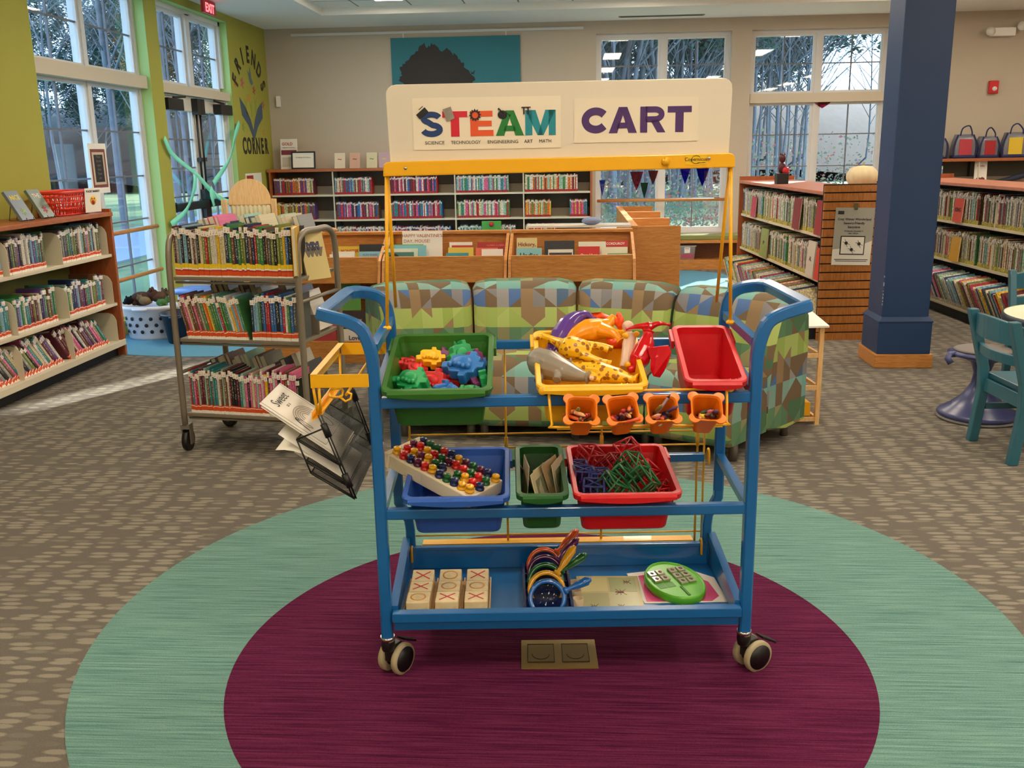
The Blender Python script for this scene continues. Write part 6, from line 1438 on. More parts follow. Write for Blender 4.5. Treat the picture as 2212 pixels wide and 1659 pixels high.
for i, a in enumerate([
    (-.312, 2.80, .872, 20, 10, 20, 'red', 'red puzzle block at the upper left of the green tub', 1.15), (-.285, 2.73, .868, 15, -10, 100, 'red', 'red puzzle block at the left edge, behind the green one', 1.2),
    (-.248, 2.775, .896, 35, 5, 8, 'yellow', 'yellow puzzle block near the middle of the green tub', 1.2), (-.222, 2.83, .883, 60, 0, 10, 'purple', 'purple puzzle block behind the yellow one', 1.1),
    (-.163, 2.87, .912, 60, 0, 55, 'green', 'bright green puzzle block standing highest at the back', 1.1), (-.158, 2.80, .902, 68, 0, 40, 'green', 'bright green puzzle block standing on edge before the highest one', 1.3),
    (-.118, 2.795, .885, 50, 10, 20, 'purple', 'purple puzzle block at the right behind the blue ones', 1.1), (-.146, 2.70, .884, 30, 0, -20, 'blue', 'large blue puzzle block with round bumps, centre right', 1.75),
    (-.232, 2.67, .852, 70, 0, -18, 'red', 'red puzzle block standing on edge in the centre', 1.25), (-.292, 2.625, .862, 35, 0, -25, 'green', 'bright green puzzle block at the front left corner', 1.5),
    (-.200, 2.60, .835, 80, 0, 32, 'blue', 'blue puzzle block on edge at the front centre', 1.1), (-.165, 2.585, .842, 40, 20, 60, 'blue', 'pale blue puzzle block stub leaning at the front', .9),
    (-.095, 2.735, .872, 75, 0, 5, 'blue', 'blue puzzle block at the right wall of the green tub', 1.0), (-.080, 2.65, .852, 0, 80, 10, 'green', 'green puzzle block standing against the right wall', 1.1),
    (-.118, 2.60, .838, 35, 15, 150, 'green', 'small green puzzle block at the front right', .9), (-.245, 2.61, .832, 40, 0, 60, 'dark green', 'dark green puzzle block between the front ones', .9), (-.11, 2.67, .845, 70, 30, 80, 'purple', 'purple puzzle block low at the right', .9), (-.20, 2.73, .835, 10, 0, 0, 'red', 'red puzzle block lying low in the middle', 1.6)]): puzzle(i, *a)

# toy animals: lofted bodies
def spots(name, h1, h2):
    m = bpy.data.materials.new(name); m.use_nodes = True; nt = m.node_tree; L = nt.links; b = nt.nodes['Principled BSDF']; b.inputs['Roughness'].default_value = .28
    t = node(nt, 'ShaderNodeTexCoord'); v = node(nt, 'ShaderNodeTexVoronoi'); v.inputs['Scale'].default_value = 62; L.new(t.outputs['Object'], v.inputs['Vector'])
    lt = node(nt, 'ShaderNodeMath', operation='LESS_THAN'); lt.inputs[1].default_value = .38; L.new(v.outputs['Distance'], lt.inputs[0])
    mx = node(nt, 'ShaderNodeMix', data_type='RGBA'); mx.inputs[6].default_value = col(h1); mx.inputs[7].default_value = col(h2); L.new(lt.outputs[0], mx.inputs[0]); L.new(mx.outputs[2], b.inputs['Base Color']); return m
M_gir = spots('giraffe_spots', '#f4bc18', '#a06418')
def limb(pts, radii, n=12): return MB().tube(smooth_pts(pts, 4), .01, n, radii=[radii[min(int(i/4), len(radii)-2)]*(1-(i % 4)/4)+radii[min(int(i/4)+1, len(radii)-1)]*((i % 4)/4) for i in range((len(pts)-1)*4+1)])
def joint(t, nm, m, *limbs):
    """one continuous skin: the limbs overlap and are welded with a remesh"""
    mb = MB()
    for l in limbs: mb.add(l.v, l.f, 0, smooth=True)
    o = mb.build(nm, m, t, frame=MC); r = o.modifiers.new('weld', 'REMESH'); r.mode = 'VOXEL'; r.voxel_size = .0022; r.use_smooth_shade = True
    s = o.modifiers.new('s', 'SMOOTH'); s.iterations = 3; s.factor = .5; return o
def bl(c, r): return MB().ball(c, r, 16, 10)
t = thing('toy_hippo', 'glossy grey toy hippo draped over the front left of the yellow tub', 'toy animal', cm(.12, 2.64, .89)); M_gry = mat('hippo_grey', '#8f877c', .22, .5)
joint(t, 'body', M_gry, limb([(.060, 2.70, .905), (.075, 2.685, .908), (.11, 2.655, .902), (.15, 2.625, .893), (.185, 2.60, .886), (.215, 2.585, .882)], [.022, .042, .044, .032, .021, .011]), bl((.09, 2.67, .905), (.045, .045, .040)), bl((.155, 2.62, .892), (.034, .030, .028)), limb([(.13, 2.61, .89), (.125, 2.585, .875)], [.014, .009]), limb([(.08, 2.64, .88), (.075, 2.62, .865)], [.015, .011]))
for q in (((.128, 2.662, .936), .007), ((.168, 2.640, .918), .006)): MB().ball(q[0], (.004, q[1], q[1]*1.5), 10, 6).build('ear', M_gry, t, frame=MC)
MB().ball((.222, 2.580, .881), (.008, .009, .008), 10, 6).build('snout', mat('pale_pink_plastic', '#d8b8a0', .4), t, frame=MC)
t = thing('toy_giraffe', 'yellow spotted toy giraffe lying on top, legs pointing right', 'toy animal', cm(.2, 2.75, .93))
joint(t, 'body', M_gir, limb([(.150, 2.735, .938), (.17, 2.72, .940), (.21, 2.715, .932), (.225, 2.715, .925)], [.022, .036, .032, .02]), limb([(.150, 2.745, .945), (.125, 2.775, .952), (.100, 2.80, .958), (.088, 2.81, .962)], [.018, .012, .010, .008]), limb([(.098, 2.80, .962), (.075, 2.80, .955)], [.011, .007]), limb([(.075, 2.80, .955), (.070, 2.79, .955)], [.006, .004]),
      limb([(.21, 2.735, .945), (.25, 2.74, .940), (.285, 2.735, .928)], [.014, .011, .009]), limb([(.215, 2.75, .94), (.26, 2.76, .938), (.300, 2.75, .928)], [.012, .009, .008]), limb([(.20, 2.69, .925), (.24, 2.68, .912), (.275, 2.675, .902)], [.015, .011, .009]), limb([(.21, 2.70, .915), (.25, 2.695, .905), (.290, 2.69, .897)], [.012, .010, .008]))
t = thing('toy_giraffe', 'yellow spotted toy giraffe lying underneath along the tub front', 'toy animal', cm(.24, 2.62, .88))
joint(t, 'body', M_gir, limb([(.13, 2.69, .90), (.16, 2.67, .898), (.20, 2.645, .893), (.25, 2.62, .888), (.30, 2.60, .880), (.350, 2.575, .872)], [.007, .013, .020, .030, .024, .006]), bl((.235, 2.63, .885), (.036, .026, .027)), limb([(.22, 2.60, .88), (.25, 2.585, .872)], [.012, .008]))
t = thing('toy_dinosaur', 'glossy purple toy dinosaur with a curved tail at the back left', 'toy animal', cm(.17, 2.85, .95)); M_pur = mat('purple_toy', '#5c3c90', .18, .5)
joint(t, 'body', M_pur, limb([(.125, 2.80, .925), (.150, 2.83, .950), (.175, 2.865, .978), (.205, 2.895, .998), (.235, 2.90, 1.005), (.258, 2.89, .990)], [.020, .034, .033, .022, .013, .004]), bl((.155, 2.84, .950), (.034, .032, .030)), limb([(.125, 2.80, .925), (.112, 2.78, .912)], [.018, .013]), limb([(.115, 2.77, .915), (.135, 2.755, .90)], [.013, .010]))
t = thing('toy_bird', 'orange toy flying reptile lying across the middle of the animals', 'toy animal', cm(.25, 2.83, .955)); M_ora = mat('orange_toy', '#f49a10', .25, .5); M_oro = mat('red_orange_toy', '#e84c18', .25)
joint(t, 'body', M_ora, limb([(.165, 2.80, .945), (.195, 2.82, .958), (.235, 2.84, .968), (.275, 2.85, .972), (.300, 2.865, .985), (.318, 2.875, 1.000)], [.008, .024, .036, .032, .017, .013]), limb([(.27, 2.83, .97), (.305, 2.81, .962), (.328, 2.79, .940)], [.026, .018, .006]), bl((.235, 2.835, .962), (.042, .03, .028)))
joint(t, 'crest', M_oro, bl((.335, 2.865, .985), (.012, .016, .026)), bl((.330, 2.87, 1.0), (.010, .012, .018)), limb([(.318, 2.87, .995), (.335, 2.86, .975)], [.012, .010]))
mb = MB(); mb.rings([[(.225, 2.90, .992), (.232, 2.905, 1.010), (.24, 2.90, .99), (.232, 2.893, .985)], [(.28, 2.90, 1.003), (.28, 2.905, 1.012), (.285, 2.90, 1.0), (.28, 2.893, .995)], [(.32, 2.89, .99), (.32, 2.893, .996), (.322, 2.89, .99), (.32, 2.886, .985)]]); mb.build('wing', M_oro, t, frame=MC)
MB().rings([[(.285, 2.79, .945), (.285, 2.80, .95), (.29, 2.80, .925), (.288, 2.785, .92)], [(.33, 2.79, .955), (.33, 2.80, .958), (.333, 2.80, .925), (.33, 2.785, .92)]]).build('lower_wing', M_oro, t, frame=MC)
t = thing('toy_reptile', 'glossy red toy flying reptile with long beak at the right', 'toy animal', cm(.38, 2.70, .93)); M_rdt = mat('red_toy', '#c8101c', .18, .5)
joint(t, 'body', M_rdt, limb([(.352, 2.66, .885), (.365, 2.67, .91), (.385, 2.69, .938), (.395, 2.71, .965), (.400, 2.72, .985)], [.014, .028, .030, .019, .012]), bl((.402, 2.725, .998), (.016, .015, .014)), limb([(.41, 2.722, 1.000), (.432, 2.715, 1.008), (.462, 2.71, 1.004)], [.010, .007, .002]), limb([(.395, 2.725, 1.000), (.365, 2.725, .998), (.335, 2.73, .990)], [.010, .007, .002]), bl((.372, 2.68, .915), (.030, .026, .032)), limb([(.355, 2.66, .89), (.335, 2.655, .885)], [.012, .010]))
wp = [(.388, .948), (.420, .948), (.452, .952), (.458, .935), (.450, .905), (.438, .88), (.425, .862), (.405, .868), (.395, .89), (.398, .915)]
mb = MB(); n = len(wp); mb.add([(x, 2.655-.5*(.95-z)*.6+e+.02*math.sin((x-.39)*40), z) for e in (0, .006) for x, z in wp], [tuple(range(n)), tuple(range(n, 2*n))]+[(i, (i+1) % n, n+(i+1) % n, n+i) for i in range(n)]); mb.build('wing', M_rdt, t, frame=MC, bevel=.0015)
MB().ball((.405, 2.711, 1.003), (.0035, .002, .0035), 8, 6).build('eye', M_white, t, frame=MC)
t = thing('toy_duck', 'pale pink and yellow toy bird half hidden behind the red one', 'toy animal', cm(.34, 2.74, .93)); M_pk = mat('pale_pink_plastic', '#d8b8a0', .4)
joint(t, 'body', M_pk, limb([(.325, 2.68, .885), (.335, 2.70, .91), (.345, 2.74, .94), (.355, 2.76, .97)], [.014, .017, .019, .017]), bl((.35, 2.80, .985), (.018, .016, .018)))
for p in ((.335, 2.735, .97), (.368, 2.745, .972), (.333, 2.66, .90)): MB().ball(p, (.010, .007, .009), 10, 6).build('yellow_foot', M_yel, t, frame=MC)
# bits in the red tub
t = thing('marker', 'brown and grey marker in the narrow red tub', 'marker', cm(.545, 2.60, .80)); MB().cyl((.530, 2.66, .800), (.548, 2.60, .765), .006, 12).build('barrel', mat('brown_marker', '#4c3430', .4), t, frame=MC); MB().cyl((.526, 2.674, .808), (.530, 2.66, .800), .0065, 12).build('cap', mat('grey_marker', '#8a8884', .4), t, frame=MC)
t = thing('rubber_bands', 'tangle of orange elastic loops in the narrow red tub', 'elastic loops', cm(.58, 2.62, .79)); mb = MB()
for k in range(5): mb.tube([(.578+.008*(k-2)+.015*math.cos(a), 2.64+.012*math.sin(a+k), .785+.008*math.sin(a*2+k)+.002*k) for a in [2*math.pi*j/18 for j in range(18)]], .0018, 6, closed=True)
mb.build('loops', M_oro, t, frame=MC)
t = thing('pencil', 'short wooden pencil stub in the narrow red tub', 'pencil', cm(.61, 2.62, .79)); MB().tube([(.605, 2.61, .765), (.614, 2.65, .79), (.618, 2.665, .80)], .004, 6, radii=[.004, .004, .0008]).build('barrel', M_birch, t, frame=MC)

# ---------------------------------------------------------------- crayon cups
cr_t = thing('wire_cup_rack', 'yellow wire rack hooked on the front rail under the orange cups', 'rack', cm(.33, 2.49, .85))
mb = MB(); mb.tube(smooth_pts([(.100, 2.49, .868), (.100, 2.48, .845), (.106, 2.455, .785), (.116, 2.452, .777), (.34, 2.452, .777), (.565, 2.452, .777), (.575, 2.455, .785), (.580, 2.48, .845), (.580, 2.49, .868)], 4), .004, 8); mb.cyl((.100, 2.49, .866), (.580, 2.49, .866), .0035, 8); mb.build('wire', M_yel, cr_t, frame=MC)
MB().cyl((.12, 2.475, .765), (.57, 2.475, .765), .003, 8).build('lower_wire', M_yel, cr_t, frame=MC)
for x in (.082, .588): MB().lathe([(.0001, -.004), (.010, -.004), (.012, 0), (.010, .004), (.0001, .004)], 18, 0, T(x, 2.478, .872) @ RX(80)).build('hook_knob', M_yel, cr_t, frame=MC)
CR = [('red', '#b8282c'), ('orange', '#d8642c'), ('yellow', '#e4c434'), ('brown', '#6c3c28'), ('black', '#201c1e'), ('dark green', '#31482c'), ('pink', '#d06478'), ('purple', '#54305c'), ('navy', '#24304c'), ('peach', '#d8a078'), ('olive', '#7c7834'), ('white', '#c8c4bc'), ('maroon', '#6c242c')]
M_cup = mat('orange_cup_plastic', '#f07c14', .35, .5)
CUPN = ['leftmost orange bear cup', 'second orange bear cup from left', 'third orange bear cup from left', 'rightmost orange bear cup']
CPAL = [[1, 3, 2, 7, 4, 5, 9, 3, 1, 2, 0, 10, 3, 9], [6, 4, 12, 7, 0, 3, 2, 1, 6, 7, 4, 9, 1, 0], [7, 11, 4, 6, 4, 6, 2, 0, 8, 1, 9, 10, 7, 4], [12, 0, 4, 3, 2, 10, 1, 6, 9, 5, 2, 3, 4, 7]]
rc = random.Random(17)
M_band = mat('crayon_wrapper_black', '#1c1a1a', .6)
for i, (xc, rz, ry) in enumerate(((.183, 0, -3), (.292, 2, 6), (.398, 0, 0), (.515, -2, -4))):
    M = cm(xc, 2.425, .832) @ RX(42) @ RZ(ry); t = thing('bear_cup', CUPN[i]+' holding crayons', 'cup', M, 'orange bear shaped cups')
    def bear(s, zz, e=1.0):
        out = []
        for k in range(72):
            a = 2*math.pi*k/72; c, sn = math.cos(a), math.sin(a); p = .0400/((abs(c)**6+abs(sn)**6)**(1/6)); da = abs(((a-math.pi/4) % (math.pi/2)+math.pi/4) % (math.pi/2)-math.pi/4)
            da = min(abs(a-q) for q in (math.pi/4, 3*math.pi/4, 5*math.pi/4, 7*math.pi/4)); bump = 0
            p = .0395/((abs(c)**5+abs(sn)**5)**.2); r = p
            if e > .5:
                for q in (math.pi/4, 3*math.pi/4, 5*math.pi/4, 7*math.pi/4):
                    dd = math.cos(a-q)*.0445; ds = abs(math.sin(a-q))*.0445
                    if ds < .0148 and dd > 0: r = max(r, dd+math.sqrt(.0148**2-ds**2))
            r *= s; out.append((r*c, r*sn*1.0, zz))
        return out
    def rr_(s, zz):
        return [(s*.039*(1/((abs(math.cos(a))**5+abs(math.sin(a))**5)**.2))*math.cos(a), s*.039*(1/((abs(math.cos(a))**5+abs(math.sin(a))**5)**.2))*math.sin(a), zz) for a in [2*math.pi*k/72 for k in range(72)]]
    MB().rings([rr_(.64, -.088), rr_(.93, -.004), bear(1.05, -.003), bear(1.07, 0), bear(1.05, .003), bear(.97, .002, .2), rr_(.90, -.004), rr_(.62, -.084)], smooth=False).build('body', M_cup, t)
    ks = sorted([(rc.uniform(-.022, .022), j) for j in range(14)])
    for o_, (lx, j) in enumerate(ks):
        nm, hx = CR[CPAL[i][j]]; L = rc.uniform(.045, .07)
        az = rc.uniform(-70, 70); Mx = M @ T(lx, -.008+rc.uniform(-.014, .014), -.050+.0034*j) @ RX(-42) @ RZ(az*.8) @ RX(90+rc.uniform(-38, 4))
        c = thing('crayon', '%s crayon, %s from left in the %s' % (nm, ordw(o_), CUPN[i]), 'crayon', Mx, 'crayons in the orange bear cups')
        m = mat('crayon_'+nm.replace(' ', '_'), hx, .5)
        MB().lathe([(.0001, -L/2), (.0050, -L/2), (.0050, L/2-.009), (.0040, L/2-.008), (.0018, L/2), (.0001, L/2)], 10).build('wax', m, c)
        mb = MB(); mb.lathe([(.0053, -L/2+.008), (.0053, -L/2+.0105)], 10); mb.build('wrapper_band', M_band, c)
t = thing('crayon', 'long purple-grey crayon standing up at the back of the third cup', 'crayon', cm(.41, 2.44, .84)); MB().tube([(.385, 2.435, .815), (.415, 2.452, .853)], .0042, 10).build('wax', mat('crayon_grey_lilac', '#8c6c74', .5), t, frame=MC); MB().tube([(.415, 2.452, .853), (.423, 2.456, .862)], .0042, 10, radii=[.0042, .002]).build('tip', M_black, t, frame=MC)
t = thing('crayon', 'orange-red crayon lying over the right lip of the second cup', 'crayon', cm(.32, 2.40, .80)); MB().tube([(.290, 2.398, .802), (.335, 2.392, .815)], .0042, 10).build('wax', mat('crayon_orange_red', '#d4502c', .5), t, frame=MC)

# ---------------------------------------------------------------- peg board in the blue tub
PM = cm(-.205, 2.665, .600) @ RZ(-37) @ RY(13) @ RX(4)
t = thing('peg_board', 'cream plastic peg board leaning out of the blue tub', 'peg board', PM)
mb = MB(); mb.box(-.165, .165, -.075, .075, -.045, 0); mb.box(-.172, -.150, -.078, .078, -.048, .002); mb.build('board', mat('cream_plastic', '#e8d8b4', .4), t, bevel=.004)
PC = {'y': ('yellow', '#e8a810'), 'r': ('red', '#d01c1c'), 'n': ('navy', '#182458'), 'g': ('green', '#18602c'), 'p': ('purple', '#5c1438')}
PR = ['yrnpryngnyy', 'rypygn.gyrn', 'pryrgprrgrg', 'nggrnypgpny']; PRN = ['front', 'second', 'third', 'back']
kn = {}
for k, (nm, hx) in PC.items():
    m = mat('peg_'+nm, hx, .25, .5); kn[k] = MB().lathe([(.0001, 0), (.0135, 0), (.0135, .005), (.0095, .007), (.0095, .012), (.0115, .013), (.0115, .018), (.0095, .020), (.0001, .020)], 14).mesh('stacking_peg', [m])
for r_ in range(4):
    for c_ in range(11):
        k = PR[r_][c_]
        if k == '.': continue
        o = bpy.data.objects.new('stacking_peg', kn[k]); C.objects.link(o); place(o, PM @ T(-.140+.0285*c_+(.008 if r_ % 2 else 0), -.055+.036*r_, .0005+(.0 if (r_*7+c_) % 5 else .004)))
        tag(o, '%s plastic peg, %s from the left in the %s row of the peg board' % (PC[k][0], ordw(c_), PRN[r_]), 'peg', 'stacking pegs on the cream board')
# ---------------------------------------------------------------- cards in the narrow green tub
for i, (x, y, z, rz, ry, w, hx, lab) in enumerate(((.085, 2.60, .500, 70, -14, .12, '#d8cca0', 'cream picture card leaning right, nearest in the narrow green tub'), (.105, 2.63, .503, 64, -20, .12, '#c8c4a4', 'second cream card behind it in the narrow green tub'), (.125, 2.66, .506, 68, -18, .12, '#b89c74', 'tan picture card against the right wall of the narrow green tub'), (.140, 2.68, .500, 72, -10, .11, '#d4c8a8', 'furthest right card in the narrow green tub'), (.034, 2.66, .505, 96, 4, .12, '#dcc8b0', 'single pale card against the left wall of the narrow green tub'))):
    t = thing('picture_card', lab, 'card', cm(x, y, z+.035) @ RZ(rz) @ RX(ry)); MB().box(-w/2, w/2, -.001, .001, -.045, .075).build('sheet', mat('card_'+hx.strip('#'), hx, .5, var=.15, vscale=30), t)
    MB().box(-w*.3, w*.3, -.0018, -.001, .0, .05).build('printed_picture', mat('card_print', '#8c9070', .5, var=.5, vscale=80), t)
t = thing('pencil', 'dark red pencil slanting in the narrow green tub', 'pencil', cm(.05, 2.7, .54)); MB().cyl((.018, 2.74, .575), (.072, 2.62, .520), .0035, 6).build('barrel', mat('dark_red_pencil', '#5c1c2c', .4), t, frame=MC)
# ---------------------------------------------------------------- lattice cubes
def lattice(x, y, z, rx, ry, rz, s, hx, lab):
    s *= 1.12; M = cm(x, y, z) @ RZ(rz) @ RX(rx) @ RY(ry) @ SC(s, s, s); mb = MB(); c = [(a, b, d) for a in (-.5, .5) for b in (-.5, .5) for d in (-.5, .5)]
    def e(p, q, r=.055): mb.tube([p, q], r, 4)
    for i in range(8):
        for j in range(i+1, 8):
            dd = sum(abs(c[i][k]-c[j][k]) for k in range(3))
            if abs(dd-1) < 1e-6: e(c[i], c[j], .06)
            elif abs(dd-2) < 1e-6 and c[i][2] == c[j][2]: e(c[i], c[j], .045)
    for a in (-.5, .5):
        for k in (-.17, .17): e((a, -.5, k), (a, .5, k), .045); e((k, a, -.5), (k, a, .5), .045)
    o = mb.build('lattice_cube', mat('lattice_'+hx.strip('#'), hx, .35), frame=M); tag(o, lab, 'toy cube', 'plastic lattice cubes in the red tub')
for a in ((.235, 2.80, .572, 20, 10, 30, .056, '#a81020', 'dark red lattice cube at the back left of the red tub'), (.305, 2.74, .560, 40, 20, 40, .058, '#a01420', 'dark red lattice cube behind the green ones in the middle'), (.360, 2.825, .580, 10, -20, 15, .055, '#c01424', 'red lattice cube at the back right, highest'),
          (.395, 2.71, .545, 30, 0, 50, .055, '#c81420', 'red lattice cube at the right wall behind the green one'), (.195, 2.73, .555, 0, 0, 2, .048, '#2a3478', 'navy lattice cube at the left wall, furthest back'), (.207, 2.665, .555, 0, 5, 4, .052, '#2c3880', 'navy lattice cube at the left, second back'), (.255, 2.66, .552, 0, 0, 0, .048, '#303c88', 'navy lattice cube beside the second one'),
          (.232, 2.59, .540, 5, 0, -6, .052, '#28347c', 'navy lattice cube at the front left'), (.285, 2.60, .548, 20, 30, 20, .055, '#1c6c38', 'green lattice cube at the front centre'), (.318, 2.64, .568, 40, 10, 60, .052, '#1c7440', 'green lattice cube stacked behind the front one'), (.352, 2.68, .585, 30, 20, 30, .055, '#20703c', 'green lattice cube highest in the middle'), (.375, 2.61, .560, 35, 30, 35, .056, '#1c6c38', 'green lattice cube at the front right'), (.432, 2.62, .525, 10, 0, 20, .045, '#c01820', 'red lattice cube low in the front right corner')): lattice(*a)
# ---------------------------------------------------------------- yellow side bracket and black mesh organiser
br = thing('side_bracket', 'yellow metal book bracket bolted to the left side of the blue cart', 'bracket', cm(-.46, 2.7, .9))
mb = MB(); mb.box(-.545, -.388, 2.500, 2.503, .885, .922); mb.build('front_arm', M_yel, br, frame=MC, bevel=.001)
MB().box(-.537, -.345, 2.935, 2.938, .885, .922).build('rear_arm', M_yel, br, frame=MC, bevel=.001)
mb = MB(); mb.box(-.546, -.543, 2.50, 2.938, .885, .922); mb.box(-.546, -.528, 2.50, 2.938, .920, .923); mb.build('outer_bar', M_yel, br, frame=MC)
mb = MB(); mb.box(-.553, -.551, 2.52, 2.90, .79, .812); mb.add([(-.553, 2.52, .79), (-.525, 2.52, .805), (-.525, 2.90, .805), (-.553, 2.90, .79), (-.553, 2.52, .787), (-.525, 2.52, .802), (-.525, 2.90, .802), (-.553, 2.90, .787)], [(0, 1, 2, 3), (4, 5, 6, 7), (0, 1, 5, 4), (1, 2, 6, 5), (2, 3, 7, 6), (3, 0, 4, 7)])
mb.build('lower_ledge', M_yel, br, frame=MC)
for p in (((-.541, 2.505, .89), (-.537, 2.53, .795)), ((-.525, 2.505, .885), (-.530, 2.53, .800)), ((-.541, 2.93, .89), (-.537, 2.89, .795)), ((-.420, 2.93, .912), (-.455, 2.52, .860))): MB().tube(p, .004, 8).build('rod', M_yel, br, frame=MC)
mb = MB(); mb.tube([(-.48+.018*math.cos(a), 2.512+.008*math.sin(3*a), .868+.014*math.sin(a)) for a in [2*math.pi*k/20 for k in range(20)]], .0035, 8, closed=True); mb.tube([(-.472, 2.508, .86), (-.455, 2.505, .845), (-.440, 2.505, .852), (-.438, 2.505, .866), (-.450, 2.505, .870)], .0035, 8); mb.build('cable_tie', M_yel, br, frame=MC)
# organiser: back panel between two double rods, three sloping trays out to the left
og = thing('desk_organiser', 'black wire mesh paper organiser hanging crooked below the yellow bracket', 'organiser', cm(-.5, 2.7, .7))
A0, A1 = Vector((-.530, 2.515, .805)), Vector((-.447, 2.515, .560)); B0, B1 = Vector((-.505, 2.86, .815)), Vector((-.437, 2.88, .575))
for p, q in ((A0, A1), (B0, B1)):
    for e in (-.004, .004): MB().cyl(p+Vector((e, 0, 0)), q+Vector((e, 0, 0)), .0024, 8).build('rod', M_black, og, frame=MC)
    for f in (.18, .78): c = p.lerp(q, f); d = (q-p).normalized(); MB().tube([c-d*.02, c+d*.02], .010, 8).build('clip', M_black, og, frame=MC)
def meshmat():
    m = bpy.data.materials.new('black_wire_mesh'); m.use_nodes = True; nt = m.node_tree; L = nt.links; b = nt.nodes['Principled BSDF']; b.inputs['Base Color'].default_value = col('#141414'); b.inputs['Roughness'].default_value = .45
    t = node(nt, 'ShaderNodeAttribute'); t.attribute_name = 'pat'; w = node(nt, 'ShaderNodeTexBrick', offset=0.0); L.new(t.outputs['Vector'], w.inputs['Vector']); w.inputs['Scale'].default_value = 1; w.inputs['Brick Width'].default_value = .0042; w.inputs['Row Height'].default_value = .0042; w.inputs['Mortar Size'].default_value = .0007; w.inputs['Mortar Smooth'].default_value = 0
    L.new(w.outputs['Fac'], b.inputs['Alpha']); return m
M_mesh = meshmat()
def quad(name, a, b, c, d, m, par, th=None, lab=None):
    L1, L2 = (b-a).length, (d-a).length
    mb = MB(); mb.add([a, b, c, d], [(0, 1, 2, 3)], uv=[(0.0001, 0, 0), (L1, 0, 0), (L1, L2, 0), (0, L2, 0)]); o = mb.build(name, m, par, frame=MC)
    if th: md = o.modifiers.new('t', 'SOLIDIFY'); md.thickness = th
    return o
quad('mesh_back', A0, B0, B1, A1, M_mesh, og)
for k, f in enumerate((.60, .86, 1.0)):
    ia, ib = A0.lerp(A1, f), B0.lerp(B1, f); o_ = Vector((-.118, 0, .078))
    oa, ob = ia+o_+Vector((0, .0, 0)), ib+o_
    quad('mesh_tray', ia, ib, ob, oa, M_mesh, og)
    mb = MB(); mb.tube([ia, oa, ob, ib], .0026, 8); mb.build('tray_rim', M_black, og, frame=MC)
    MB().add([ia+Vector((0, 0, .006)), oa+Vector((0, 0, .006)), oa+Vector((0, 0, -.004)), ia+Vector((0, 0, -.004)), ia+Vector((0, .002, .006)), oa+Vector((0, .002, .006)), oa+Vector((0, .002, -.004)), ia+Vector((0, .002, -.004))], [(0, 1, 2, 3), (4, 5, 6, 7), (0, 1, 5, 4), (2, 3, 7, 6), (1, 2, 6, 5), (0, 3, 7, 4)]).build('tray_edge', M_black, og, frame=MC)
fa = A0.lerp(A1, .60)+Vector((-.118, 0, .078)); fb = A0.lerp(A1, 1.0)+Vector((-.118, 0, .078)); MB().cyl(fa, fb, .0024, 8).build('side_rod', M_black, og, frame=MC)
mb = MB(); mb.tube([fa, A0.lerp(A1, .15)], .0026, 8); mb.build('top_rod', M_black, og, frame=MC)
fa = B0.lerp(B1, .60)+Vector((-.118, 0, .078)); fb = B0.lerp(B1, 1.0)+Vector((-.118, 0, .078)); MB().cyl(fa, fb, .0024, 8).build('side_rod', M_black, og, frame=MC)
# papers: sheets sloping from the back panel out past the tray lip
def sheet(f, out_, y0, y1, lift, lab, sag=.0, writing=None, yaw=0, group=None):
    ia, ib = A0.lerp(A1, f), B0.lerp(B1, f); d = Vector((-.83, 0, .555)); K = 9; vs = []; 
    for j in range(K):
        s = out_*j/(K-1); dz = -sag*max(0, (j/(K-1)-.45))**2
        for yy in (y0, y1):
            b_ = ia.lerp(ib, (yy-2.515)/.345); vs.append(Vector((b_.x, yy, b_.z))+d*(s+.008)+Vector((0, yaw*s, lift+dz)))
    mb = MB(); mb.add(vs, [(2*j, 2*j+1, 2*j+3, 2*j+2) for j in range(K-1)], smooth=True)
    o = mb.build('paper_sheet', M_paper, frame=MC); md = o.modifiers.new('t', 'SOLIDIFY'); md.thickness = .0006; tag(o, lab, 'paper', group)
    return o, vs
o1, vs = sheet(.58, .265, 2.535, 2.745, .012, 'top colouring sheet with SWEET lettering in the black organiser', yaw=.12)
sheet(.60, .262, 2.532, 2.742, .009, 'plain sheet directly under the SWEET colouring page', yaw=.13)
sheet(.86, .235, 2.535, 2.745, .010, 'upper colouring sheet in the middle tray of the organiser', yaw=.1); sheet(.86, .245, 2.53, 2.74, .006, 'lower curling sheet in the middle tray of the organiser', sag=.15, yaw=.08)
sheet(1.0, .20, 2.55, 2.76, .008, 'line drawing sheet in the bottom tray of the organiser', yaw=.05)
# drawing on the top sheet: local frame along the paper
p0, p1, p2 = vs[2], vs[3], vs[16]
ex_ = (p1-p0).normalized(); ey_ = (p2-p0).normalized(); ez_ = ex_.cross(ey_).normalized()
if ez_.z < 0: ez_ = -ez_
PMx = Matrix((( -ex_.x, -ey_.x, ez_.x, 0), (-ex_.y, -ey_.y, ez_.y, 0), (-ex_.z, -ey_.z, ez_.z, 0), (0, 0, 0, 1)))
